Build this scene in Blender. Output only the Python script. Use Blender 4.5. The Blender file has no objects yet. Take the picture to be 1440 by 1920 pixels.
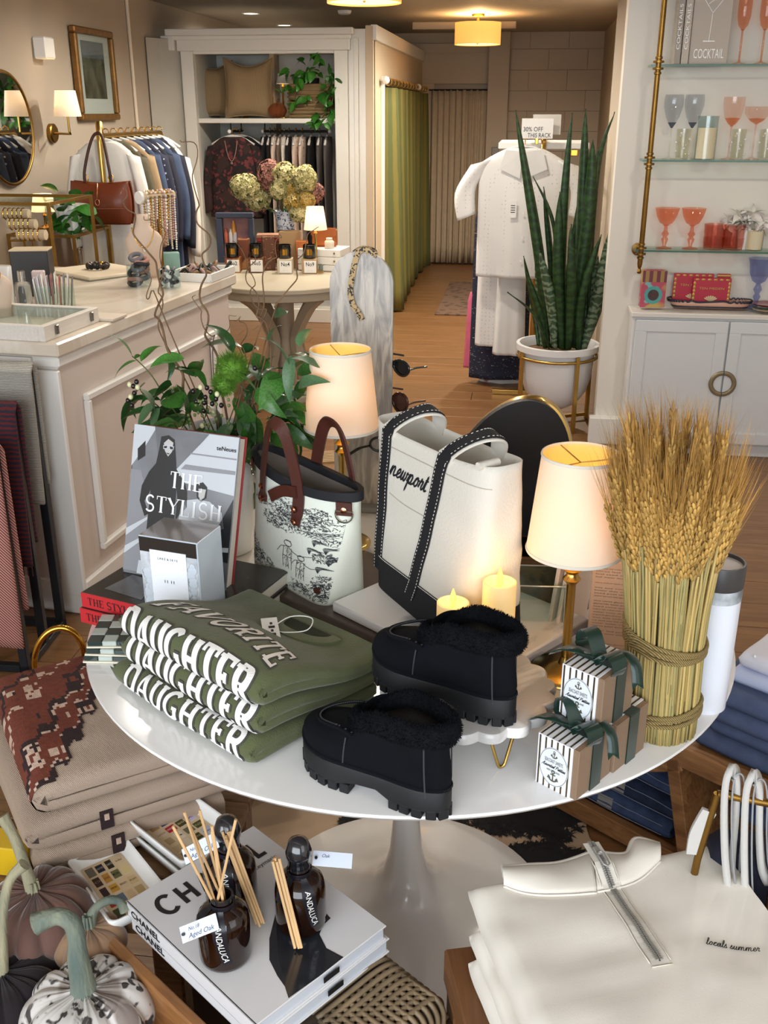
import bpy,bmesh,math,random
from math import sin,cos,pi,radians,sqrt,atan2,exp
from mathutils import Vector,Matrix
from mathutils.geometry import tessellate_polygon
V=Vector
sc=bpy.context.scene
COL=sc.collection
RN=random.Random(11)
# camera
F_PX,PITCH,YAW,CAMH=1870.0,radians(21.9),radians(7.9),1.6
cd=bpy.data.cameras.new('camera')
cam=bpy.data.objects.new('camera',cd)
COL.objects.link(cam)
cam.location=(0,0,CAMH)
cam.rotation_euler=(pi/2-PITCH,0,YAW)
cd.sensor_fit='VERTICAL'
cd.sensor_height=24.0
cd.lens=F_PX/1920*24.0
cd.clip_start=0.02
sc.camera=cam
# world, window daylight, exposure
wd=bpy.data.worlds.new('world')
sc.world=wd
wd.use_nodes=True
wd.node_tree.nodes['Background'].inputs[0].default_value=(0.80,0.90,1.0,1)
wd.node_tree.nodes['Background'].inputs[1].default_value=WORLD=0.55
def area(name,loc,target,sx,sy,power,col):
 l=bpy.data.lights.new(name,'AREA')
 l.shape='RECTANGLE';l.size=sx;l.size_y=sy;l.energy=power;l.color=col
 o=bpy.data.objects.new(name,l)
 o.location=loc
 o.rotation_euler=(V(target)-V(loc)).to_track_quat('-Z','Y').to_euler()
 COL.objects.link(o)
 return o
area('shop_window_daylight',(-0.9,-1.5,1.75),(-0.5,3.0,0.9),4.2,2.3,190,(0.88,0.94,1.0))
area('side_soft_light',(1.75,0.1,1.75),(0.0,2.4,0.8),1.6,1.9,16,(0.96,0.97,1.0))  # weak soft light from the right of the camera
sc.view_settings.view_transform='Standard'
sc.view_settings.look='None'
sc.view_settings.gamma=1.0
sc.view_settings.exposure=0.0
sc.view_settings.use_curve_mapping=False
try:
 sc.cycles.max_bounces=10
 sc.cycles.transparent_max_bounces=24
 sc.cycles.sample_clamp_indirect=6.0
 sc.cycles.caustics_refractive=False
 sc.cycles.caustics_reflective=False
 sc.cycles.use_denoising=True
except Exception:
 pass
# picture point -> place in the room
def _ray(x,y):
 r=x-720.;u=960.-y
 wu=u*cos(PITCH)-F_PX*sin(PITCH);hf=F_PX*cos(PITCH)+u*sin(PITCH)
 return V((-hf*sin(YAW)+r*cos(YAW),hf*cos(YAW)+r*sin(YAW),wu))
CAM=V((0,0,CAMH))
def PZ(x,y,z):d=_ray(x,y);return CAM+d*((z-CAMH)/d.z)
def PY(x,y,Y):d=_ray(x,y);return CAM+d*(Y/d.y)
def PX(x,y,X):d=_ray(x,y);return CAM+d*(X/d.x)
def PH(x,y,g):
 d=_ray(x,y);return CAM+d*(sqrt(g[0]**2+g[1]**2)/sqrt(d.x**2+d.y**2))
# materials
def lin(h):
 if not isinstance(h,str):return tuple(h)
 h=h.lstrip('#');o=[]
 for i in(0,2,4):
  c=int(h[i:i+2],16)/255.
  o.append(c/12.92 if c<=.04045 else((c+.055)/1.055)**2.4)
 return tuple(o)
MATS={}
class NT:
 def __init__(s,m):s.t=m.node_tree;s.n=s.t.nodes;s.l=s.t.links
 def add(s,typ,**k):
  nd=s.n.new(typ)
  for a,b in k.items():
   if a.startswith('i_'):
    key=a[2:]
    key=int(key)if key.isdigit()else key.replace('_',' ')
    nd.inputs[key].default_value=b
   else:setattr(nd,a,b)
  return nd
 def link(s,a,b):s.l.new(a,b)
def c4(c):c=lin(c);return(c[0],c[1],c[2],1)
def mat(name,col,rough=.5,metal=0.,var=0.,vscale=6.,bump=0.,bscale=60.,stretch=(1,1,1),trans=0.,ior=1.45,alpha=1.,emis=0.,emcol=None,sheen=0.,coat=0.,spec=.5,col2=None,rnd=0.,subs=0.):
 if name in MATS:return MATS[name]
 m=bpy.data.materials.new(name);m.use_nodes=True
 t=NT(m);p=t.n['Principled BSDF']
 p.inputs['Base Color'].default_value=c4(col)
 p.inputs['Roughness'].default_value=rough
 p.inputs['Metallic'].default_value=metal
 p.inputs['Specular IOR Level'].default_value=spec
 p.inputs['IOR'].default_value=ior
 if trans:p.inputs['Transmission Weight'].default_value=trans
 if alpha<1:p.inputs['Alpha'].default_value=alpha
 if sheen:p.inputs['Sheen Weight'].default_value=sheen;p.inputs['Sheen Roughness'].default_value=.4
 if coat:p.inputs['Coat Weight'].default_value=coat;p.inputs['Coat Roughness'].default_value=.08
 if subs:p.inputs['Subsurface Weight'].default_value=subs;p.inputs['Subsurface Radius'].default_value=(.02,.01,.006)
 if emis:
  p.inputs['Emission Color'].default_value=c4(emcol or col);p.inputs['Emission Strength'].default_value=emis
 if var or bump or rnd or col2:
  tc=t.add('ShaderNodeTexCoord');mp=t.add('ShaderNodeMapping');mp.inputs['Scale'].default_value=stretch
  t.link(tc.outputs['Object'],mp.inputs[0])
  src=None
  if var or col2:
   nz=t.add('ShaderNodeTexNoise',i_Scale=vscale,i_Detail=4.0);t.link(mp.outputs[0],nz.inputs['Vector'])
   mx=t.add('ShaderNodeMix',data_type='RGBA');c=lin(col)
   if col2:a,b=lin(col),lin(col2)
   else:a=tuple(x*(1-var)for x in c);b=tuple(min(1,x*(1+var))for x in c)
   mx.inputs[6].default_value=(*a,1);mx.inputs[7].default_value=(*b,1)
   rp=t.add('ShaderNodeMapRange',i_1=.3,i_2=.7);t.link(nz.outputs[0],rp.inputs[0]);t.link(rp.outputs[0],mx.inputs[0])
   src=mx.outputs[2]
  if rnd:
   oi=t.add('ShaderNodeObjectInfo');hs=t.add('ShaderNodeHueSaturation')
   mr=t.add('ShaderNodeMapRange',i_3=1-rnd,i_4=1+rnd);t.link(oi.outputs['Random'],mr.inputs[0]);t.link(mr.outputs[0],hs.inputs['Value'])
   if src:t.link(src,hs.inputs['Color'])
   else:hs.inputs['Color'].default_value=c4(col)
   src=hs.outputs[0]
  if src:t.link(src,p.inputs['Base Color'])
  if bump:
   n2=t.add('ShaderNodeTexNoise',i_Scale=bscale,i_Detail=3.0);t.link(mp.outputs[0],n2.inputs['Vector'])
   bp=t.add('ShaderNodeBump',i_Strength=bump,i_Distance=.004);t.link(n2.outputs[0],bp.inputs['Height']);t.link(bp.outputs[0],p.inputs['Normal'])
 MATS[name]=m
 return m
def wavemat(name,c1,c2,scale=40.,axis='X',rough=.8,bump=.5,dist=0.,lo=.35,hi=.65,dscale=2.,wtype='BANDS',detail=2.):
 """woven / ribbed / striped surface: bands of two colours with matching relief"""
 if name in MATS:return MATS[name]
 m=bpy.data.materials.new(name);m.use_nodes=True;t=NT(m);p=t.n['Principled BSDF'];p.inputs['Roughness'].default_value=rough
 tc=t.add('ShaderNodeTexCoord');w=t.add('ShaderNodeTexWave',wave_type=wtype,i_Scale=scale,i_Distortion=dist)
 w.inputs['Detail'].default_value=detail;w.inputs['Detail Scale'].default_value=dscale
 if wtype=='BANDS':w.bands_direction=axis
 t.link(tc.outputs['Object'],w.inputs['Vector'])
 mr=t.add('ShaderNodeMapRange',i_1=lo,i_2=hi);t.link(w.outputs['Fac'],mr.inputs[0])
 mx=t.add('ShaderNodeMix',data_type='RGBA');mx.inputs[6].default_value=c4(c1);mx.inputs[7].default_value=c4(c2)
 t.link(mr.outputs[0],mx.inputs[0]);t.link(mx.outputs[2],p.inputs['Base Color'])
 if bump:
  bp=t.add('ShaderNodeBump',i_Strength=bump,i_Distance=.003);t.link(w.outputs['Fac'],bp.inputs['Height']);t.link(bp.outputs[0],p.inputs['Normal'])
 MATS[name]=m
 return m
def vormat(name,c1,c2,scale=30.,lo=.2,hi=.3,rough=.8,stretch=(1,1,1),c3=None,bump=0.,rand=1.):
 """spots / blotches of c2 on c1"""
 if name in MATS:return MATS[name]
 m=bpy.data.materials.new(name);m.use_nodes=True;t=NT(m);p=t.n['Principled BSDF'];p.inputs['Roughness'].default_value=rough
 tc=t.add('ShaderNodeTexCoord');mp=t.add('ShaderNodeMapping');mp.inputs['Scale'].default_value=stretch;t.link(tc.outputs['Object'],mp.inputs[0])
 nz=t.add('ShaderNodeTexNoise',i_Scale=scale*.7);t.link(mp.outputs[0],nz.inputs['Vector'])
 ad=t.add('ShaderNodeMix',data_type='RGBA',blend_type='LINEAR_LIGHT',i_0=.04*rand)
 t.link(mp.outputs[0],ad.inputs[6]);t.link(nz.outputs['Color'],ad.inputs[7])
 vo=t.add('ShaderNodeTexVoronoi',i_Scale=scale,i_Randomness=rand);t.link(ad.outputs[2],vo.inputs['Vector'])
 mr=t.add('ShaderNodeMapRange',i_1=lo,i_2=hi,i_3=1.,i_4=0.);t.link(vo.outputs['Distance'],mr.inputs[0])
 mx=t.add('ShaderNodeMix',data_type='RGBA');mx.inputs[6].default_value=c4(c1);mx.inputs[7].default_value=c4(c2);t.link(mr.outputs[0],mx.inputs[0])
 out=mx.outputs[2]
 if c3:
  n3=t.add('ShaderNodeTexNoise',i_Scale=scale*.25);t.link(mp.outputs[0],n3.inputs['Vector'])
  m3=t.add('ShaderNodeMapRange',i_1=.52,i_2=.56);t.link(n3.outputs[0],m3.inputs[0])
  x3=t.add('ShaderNodeMix',data_type='RGBA');x3.inputs[7].default_value=c4(c3);t.link(m3.outputs[0],x3.inputs[0]);t.link(out,x3.inputs[6]);out=x3.outputs[2]
 t.link(out,p.inputs['Base Color'])
 if bump:
  bp=t.add('ShaderNodeBump',i_Strength=bump,i_Distance=.003);t.link(vo.outputs['Distance'],bp.inputs['Height']);t.link(bp.outputs[0],p.inputs['Normal'])
 MATS[name]=m
 return m
def marblemat(name,base,vein,scale=4.,rough=.25,stretch=(1,1,1),lo=.47,hi=.56):
 if name in MATS:return MATS[name]
 m=bpy.data.materials.new(name);m.use_nodes=True;t=NT(m);p=t.n['Principled BSDF'];p.inputs['Roughness'].default_value=rough
 tc=t.add('ShaderNodeTexCoord');mp=t.add('ShaderNodeMapping');mp.inputs['Scale'].default_value=stretch;t.link(tc.outputs['Object'],mp.inputs[0])
 nz=t.add('ShaderNodeTexNoise',i_Scale=scale,i_Detail=6.,i_Distortion=1.6);t.link(mp.outputs[0],nz.inputs['Vector'])
 mr=t.add('ShaderNodeMapRange',i_1=lo,i_2=hi);t.link(nz.outputs[0],mr.inputs[0])
 mx=t.add('ShaderNodeMix',data_type='RGBA');mx.inputs[6].default_value=c4(vein);mx.inputs[7].default_value=c4(base);t.link(mr.outputs[0],mx.inputs[0]);t.link(mx.outputs[2],p.inputs['Base Color'])
 MATS[name]=m
 return m
def glassmat(name,col='ffffff',rough=.02,alpha=.22,tint=None):
 """thin clear sheet: lets light straight through, reflects at grazing angles"""
 if name in MATS:return MATS[name]
 m=bpy.data.materials.new(name);m.use_nodes=True;t=NT(m);t.n.remove(t.n['Principled BSDF']);o=t.n['Material Output']
 tr=t.add('ShaderNodeBsdfTransparent');tr.inputs[0].default_value=c4(col)
 gl=t.add('ShaderNodeBsdfGlossy');gl.inputs['Roughness'].default_value=rough
 lw=t.add('ShaderNodeLayerWeight',i_Blend=.5);fr=t.add('ShaderNodeMath',operation='POWER',i_1=4.);t.link(lw.outputs['Facing'],fr.inputs[0]);f2=t.add('ShaderNodeMath',operation='MULTIPLY_ADD',i_1=.22,i_2=.04);t.link(fr.outputs[0],f2.inputs[0]);fr=f2;mx=t.add('ShaderNodeMixShader')
 t.link(fr.outputs[0],mx.inputs[0]);t.link(tr.outputs[0],mx.inputs[1]);t.link(gl.outputs[0],mx.inputs[2]);t.link(mx.outputs[0],o.inputs[0])
 MATS[name]=m
 return m
def shademat(name,col='fff4e2',k=.5):
 """lampshade cloth: reflects and lets light glow through"""
 if name in MATS:return MATS[name]
 m=bpy.data.materials.new(name);m.use_nodes=True;t=NT(m);t.n.remove(t.n['Principled BSDF']);o=t.n['Material Output']
 d=t.add('ShaderNodeBsdfDiffuse');d.inputs[0].default_value=c4(col);s=t.add('ShaderNodeBsdfTranslucent');s.inputs[0].default_value=c4(col)
 mx=t.add('ShaderNodeMixShader',i_0=k);t.link(d.outputs[0],mx.inputs[1]);t.link(s.outputs[0],mx.inputs[2]);t.link(mx.outputs[0],o.inputs[0])
 MATS[name]=m
 return m
# mesh building
class MB:
 def __init__(s):s.v=[];s.f=[];s.m=[]
 def add(s,vs,fs,mi=0,M=None):
  b=len(s.v)
  s.v+=[(M@V(p))if M else V(p)for p in vs]
  s.f+=[tuple(i+b for i in f)for f in fs];s.m+=[mi]*len(fs);return s
 def box(s,c,d,M=None,bev=0.,mi=0):
  x,y,z=d[0]/2,d[1]/2,d[2]/2;c=V(c)
  if bev<=0:
   vs=[c+V((i*x,j*y,k*z))for i in(-1,1)for j in(-1,1)for k in(-1,1)]
   return s.add(vs,[(0,1,3,2),(4,6,7,5),(0,4,5,1),(2,3,7,6),(0,2,6,4),(1,5,7,3)],mi,M)
  b=min(bev,x*.49,y*.49,z*.49);vs=[];ix={}
  for i in(-1,1):
   for j in(-1,1):
    for k in(-1,1):
     for a,(ox,oy,oz)in enumerate(((0,b,b),(b,0,b),(b,b,0))):
      ix[i,j,k,a]=len(vs);vs.append(c+V((i*(x-ox),j*(y-oy),k*(z-oz))))
  fs=[]
  for g in(-1,1):
   q=[ix[g,-1,-1,0],ix[g,1,-1,0],ix[g,1,1,0],ix[g,-1,1,0]];fs.append(q if g>0 else q[::-1])
   q=[ix[-1,g,-1,1],ix[-1,g,1,1],ix[1,g,1,1],ix[1,g,-1,1]];fs.append(q if g>0 else q[::-1])
   q=[ix[-1,-1,g,2],ix[1,-1,g,2],ix[1,1,g,2],ix[-1,1,g,2]];fs.append(q if g>0 else q[::-1])
   for h in(-1,1):
    q=[ix[g,h,-1,0],ix[g,h,1,0],ix[g,h,1,1],ix[g,h,-1,1]];fs.append(q[::-1]if g*h>0 else q)
    q=[ix[g,-1,h,0],ix[g,1,h,0],ix[g,1,h,2],ix[g,-1,h,2]];fs.append(q if g*h>0 else q[::-1])
    q=[ix[-1,g,h,1],ix[1,g,h,1],ix[1,g,h,2],ix[-1,g,h,2]];fs.append(q[::-1]if g*h>0 else q)
    for k in(-1,1):
     q=[ix[g,h,k,0],ix[g,h,k,1],ix[g,h,k,2]];fs.append(q if g*h*k>0 else q[::-1])
  return s.add(vs,fs,mi,M)
 def lathe(s,prof,n=24,o=(0,0,0),M=None,cap=(1,1),mi=0,rf=None,a0=0.,a1=2*pi):
  """prof: (r, z) from bottom up; rf(angle, z) scales the radius"""
  full=a1-a0>6.28;nn=n if full else n+1;vs=[];fs=[];o=V(o)
  for r,z in prof:
   for i in range(nn):
    a=a0+(a1-a0)*i/n;k=rf(a,z)if rf else 1.
    vs.append(o+V((r*k*cos(a),r*k*sin(a),z)))
  for j in range(len(prof)-1):
   for i in range(n):
    i2=(i+1)%nn
    fs.append((j*nn+i,j*nn+i2,(j+1)*nn+i2,(j+1)*nn+i))
  if full and cap[0]and prof[0][0]>1e-5:fs.append(tuple(range(nn))[::-1])
  if full and cap[1]and prof[-1][0]>1e-5:fs.append(tuple((len(prof)-1)*nn+i for i in range(nn)))
  return s.add(vs,fs,mi,M)
 def tube(s,pts,r,n=8,M=None,cap=True,mi=0,closed=False,flat=None):
  """tube along points; r a number or list; flat=(w, h, up) makes a strap"""
  pts=[V(p)for p in pts];N=len(pts);vs=[];fs=[];up=V((0,0,1));prev=None
  for i,p in enumerate(pts):
   t=(pts[(i+1)%N]-pts[i-1])if closed else(pts[min(i+1,N-1)]-pts[max(i-1,0)])
   t=t.normalized()if t.length>1e-9 else V((0,0,1))
   if flat:a=V(flat[2])if not callable(flat[2])else V(flat[2](i));a=(a-t*a.dot(t)).normalized()
   elif prev is None:a=t.orthogonal().normalized()
   else:a=(prev-t*prev.dot(t)).normalized()
   prev=a;b=t.cross(a)
   rr=r[i]if isinstance(r,(list,tuple))else r
   for k in range(n):
    th=2*pi*k/n
    if flat:
     x,y=[(1,1),(-1,1),(-1,-1),(1,-1)][k%4]
     vs.append(p+b*(x*flat[0]/2)+a*(y*flat[1]/2))
    else:vs.append(p+a*(rr*cos(th))+b*(rr*sin(th)))
  for i in range(N if closed else N-1):
   j=(i+1)%N
   for k in range(n):fs.append((i*n+k,i*n+(k+1)%n,j*n+(k+1)%n,j*n+k))
  if cap and not closed:fs.append(tuple(range(n))[::-1]);fs.append(tuple((N-1)*n+k for k in range(n)))
  return s.add(vs,fs,mi,M)
 def strap(s,pts,w,h,up,M=None,mi=0,closed=False):return s.tube(pts,0,4,M,True,mi,closed,(w,h,up))
 def grid(s,nu,nv,fn,M=None,mi=0,wrap=False):
  vs=[fn(i/nu,j/nv)for j in range(nv+1)for i in range(nu if wrap else nu+1)];w=nu if wrap else nu+1
  fs=[(j*w+i,j*w+(i+1)%w,(j+1)*w+(i+1)%w,(j+1)*w+i)for j in range(nv)for i in range(nu)]
  return s.add(vs,fs,mi,M)
 def loft(s,rings,cap=True,M=None,mi=0):
  n=len(rings[0]);vs=[p for r in rings for p in r];fs=[]
  for j in range(len(rings)-1):
   for i in range(n):fs.append((j*n+i,j*n+(i+1)%n,(j+1)*n+(i+1)%n,(j+1)*n+i))
  if cap:fs.append(tuple(range(n))[::-1]);fs.append(tuple((len(rings)-1)*n+i for i in range(n)))
  return s.add(vs,fs,mi,M)
 def prism(s,poly,z0,z1,M=None,mi=0):
  n=len(poly);tr=tessellate_polygon([[V((p[0],p[1],0))for p in poly]])
  ar=sum(poly[i][0]*poly[(i+1)%n][1]-poly[(i+1)%n][0]*poly[i][1]for i in range(n))
  if ar<0:poly=poly[::-1];tr=tessellate_polygon([[V((p[0],p[1],0))for p in poly]])
  vs=[(p[0],p[1],z0)for p in poly]+[(p[0],p[1],z1)for p in poly];fs=[]
  for t in tr:
   a,b,c=[V(poly[i]+(0,)if len(poly[i])==2 else poly[i])for i in t]
   t=tuple(t)if(b-a).cross(c-a).z>0 else tuple(t)[::-1]
   fs.append(tuple(i+n for i in t));fs.append(t[::-1])
  fs+=[(i,(i+1)%n,(i+1)%n+n,i+n)for i in range(n)]
  return s.add(vs,fs,mi,M)
 def poly(s,pts,mi=0,M=None):
  """flat sheet from an outline of 3D points"""
  tr=tessellate_polygon([[V(p)for p in pts]]);return s.add(pts,[tuple(t)for t in tr],mi,M)
 def ball(s,c,r,nu=12,nv=8,M=None,mi=0,fn=None):
  r=(r,r,r)if not isinstance(r,(tuple,list,V))else r;c=V(c);vs=[];fs=[]
  for j in range(nv+1):
   ph=-pi/2+pi*j/nv
   for i in range(nu):
    a=2*pi*i/nu;k=fn(a,ph)if fn else 1.
    vs.append(c+V((r[0]*k*cos(ph)*cos(a),r[1]*k*cos(ph)*sin(a),r[2]*k*sin(ph))))
  for j in range(nv):
   for i in range(nu):fs.append((j*nu+i,j*nu+(i+1)%nu,(j+1)*nu+(i+1)%nu,(j+1)*nu+i))
  return s.add(vs,fs,mi,M)
RM={}
def rootm(p):
 M=Matrix()
 while p is not None:
  M=Matrix.LocRotScale(p.location,p.rotation_euler,p.scale)@M;p=p.parent
 return M
def obj(name,mb,m,parent=None,smooth=38,W=False,mods=None):
 me=bpy.data.meshes.new(name)
 if W and parent is not None:
  Mi=rootm(parent).inverted();vs=[Mi@p for p in mb.v]
 else:vs=mb.v
 me.from_pydata([tuple(p)for p in vs],[],mb.f)
 ms=m if isinstance(m,(list,tuple))else[m]
 for q in ms:me.materials.append(q)
 if len(ms)>1:me.polygons.foreach_set('material_index',mb.m)
 if smooth:
  me.polygons.foreach_set('use_smooth',[True]*len(me.polygons))
  if smooth<179:me.set_sharp_from_angle(angle=radians(smooth))
 me.validate();me.update()
 o=bpy.data.objects.new(name,me);COL.objects.link(o)
 if parent is not None:o.parent=parent
 for k in mods or[]:
  a=o.modifiers.new(k[0].lower(),k[0])
  for b,c in k[1].items():setattr(a,b,c)
 return o
def tag(o,label,cat,group=None,kind=None):
 if label:o['label']=label
 if cat:o['category']=cat
 if group:o['group']=group
 if kind:o['kind']=kind
 return o
def thing(name,label,cat,loc=(0,0,0),rz=0.,group=None,rot=None):
 o=bpy.data.objects.new(name,None);COL.objects.link(o);o.empty_display_size=.05
 o.location=loc;o.rotation_euler=rot if rot else(0,0,rz)
 return tag(o,label,cat,group)
def struct(name,mb,m,parent=None,smooth=30,label=None):
 o=obj(name,mb,m,parent,smooth)
 if parent is None:o['kind']='structure'
 if label:o['label']=label
 return o
def part(o,label):o['label']=label;return o
def dup(root,loc,rz=None,label=None,group=None,rot=None,scale=None):
 def cp(o,par):
  c=o.copy();COL.objects.link(c);c.parent=par
  for ch in[q for q in kids.get(o.name,[])]:cp(ch,c)
  return c
 kids={}
 def walk(o):
  kids[o.name]=list(o.children)
  for ch in kids[o.name]:walk(ch)
 walk(root)
 r=cp(root,None);r.location=loc
 if rz is not None:r.rotation_euler=(0,0,rz)
 if rot:r.rotation_euler=rot
 if scale:r.scale=(scale,)*3 if not isinstance(scale,tuple)else scale
 if label:r['label']=label
 if group:r['group']=group
 return r
def frame(o,ex,ey=None,ez=None):
 """4x4 with origin o, x axis ex, z axis ez (or y axis ey)"""
 ex=V(ex).normalized()
 if ez is not None:ez=V(ez);ez=(ez-ex*ez.dot(ex)).normalized();ey=ez.cross(ex)
 else:ey=V(ey);ey=(ey-ex*ey.dot(ex)).normalized();ez=ex.cross(ey)
 M=Matrix((ex,ey,ez)).transposed().to_4x4();M.translation=V(o);return M
def catmull(pts,n=6,closed=False):
 pts=[V(p)if len(p)==3 else V((p[0],p[1],0))for p in pts];N=len(pts);out=[]
 for i in range(N if closed else N-1):
  g=(lambda k:pts[k%N])if closed else(lambda k:pts[max(0,min(N-1,k))])
  a,b,c,d=g(i-1),g(i),g(i+1),g(i+2)
  for k in range(n):
   t=k/n;out.append(.5*((2*b)+(c-a)*t+(2*a-5*b+4*c-d)*t*t+(3*b-a-3*c+d)*t**3))
 if not closed:out.append(pts[-1])
 return out
def lerp(a,b,t):return a+(b-a)*t
def smooth01(t):t=max(0.,min(1.,t));return t*t*(3-2*t)
def interp(tab,x):
 if x<=tab[0][0]:return tab[0][1]
 for(a,b),(c,d)in zip(tab,tab[1:]):
  if x<=c:return b+(d-b)*(x-a)/(c-a)
 return tab[-1][1]
# lettering
def _arc(cx,cy,rx,ry,a0,a1,n=12):return[(cx+rx*cos(radians(a0+(a1-a0)*i/n)),cy+ry*sin(radians(a0+(a1-a0)*i/n)))for i in range(n+1)]
CAPS={'A':(.86,[(0,[(.06,0),(.43,1)]),(1,[(.43,1),(.80,0)]),(0,[(.2,.33),(.68,.33)])],[(.06,0),(.8,0)]),'C':(.84,[(.85,_arc(.45,.5,.37,.5,45,315,18))],[]),'D':(.86,[(1,[(.14,0),(.14,1)]),(1,[(.1,1),(.42,1)]+_arc(.42,.5,.36,.5,90,-90,14)+[(.1,0)])],[(.1,0),(.1,1)]),'E':(.74,[(1,[(.16,0),(.16,1)]),(0,[(.1,1),(.66,1),(.66,.8)]),(0,[(.1,0),(.68,0),(.68,.22)]),(0,[(.16,.52),(.48,.52)]),(0,[(.48,.63),(.48,.41)])],[(.12,0),(.12,1)]),'F':(.70,[(1,[(.16,0),(.16,1)]),(0,[(.1,1),(.64,1),(.64,.8)]),(0,[(.16,.52),(.48,.52)]),(0,[(.48,.63),(.48,.41)])],[(.16,0),(.12,1)]),'G':(.90,[(.85,_arc(.45,.5,.37,.5,48,300,18)+[(.74,.12),(.74,.42)]),(0,[(.54,.42),(.86,.42)])],[]),'H':(.90,[(1,[(.17,0),(.17,1)]),(1,[(.73,0),(.73,1)]),(0,[(.17,.5),(.73,.5)])],[(.17,0),(.17,1),(.73,0),(.73,1)]),'I':(.42,[(1,[(.21,0),(.21,1)])],[(.21,0),(.21,1)]),'K':(.84,[(1,[(.16,0),(.16,1)]),(0,[(.16,.4),(.7,1)]),(1,[(.34,.56),(.74,0)])],[(.16,0),(.16,1),(.7,1),(.74,0)]),'L':(.72,[(1,[(.16,0),(.16,1)]),(0,[(.1,0),(.66,0),(.66,.24)])],[(.12,0),(.16,1)]),'N':(.90,[(0,[(.16,0),(.16,1)]),(1,[(.16,1),(.74,0)]),(0,[(.74,0),(.74,1)])],[(.16,0),(.74,1)]),'O':(.90,[(.85,_arc(.45,.5,.37,.5,90,450,24))],[]),'P':(.78,[(1,[(.16,0),(.16,1)]),(0,[(.1,1),(.44,1)]+_arc(.44,.75,.26,.25,90,-90,10)+[(.16,.5)])],[(.16,0),(.12,1)]),'R':(.86,[(1,[(.16,0),(.16,1)]),(1,[(.1,1),(.44,1)]+_arc(.44,.75,.27,.25,90,-90,10)+[(.16,.5)]),(1,[(.46,.5),(.74,0)])],[(.16,0),(.1,1),(.77,0)]),'S':(.74,[(.6,_arc(.37,.74,.27,.26,30,270,12)+_arc(.37,.24,.29,.24,90,-150,12))],[]),'T':(.80,[(1,[(.4,0),(.4,1)]),(0,[(.06,.8),(.06,1),(.74,1),(.74,.8)])],[(.4,0)]),'U':(.88,[(1,[(.17,1),(.17,.32)]+_arc(.44,.32,.27,.32,180,360,12)+[(.71,1)])],[(.17,1),(.71,1)]),'V':(.86,[(1,[(.06,1),(.43,0)]),(0,[(.43,0),(.8,1)])],[(.06,1),(.8,1)]),'X':(.84,[(1,[(.08,1),(.76,0)]),(0,[(.1,0),(.74,1)])],[(.08,1),(.76,0),(.1,0),(.74,1)]),'Y':(.86,[(1,[(.06,1),(.43,.46)]),(0,[(.8,1),(.43,.46)]),(1,[(.43,.46),(.43,0)])],[(.06,1),(.8,1),(.43,0)]),}
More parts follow.
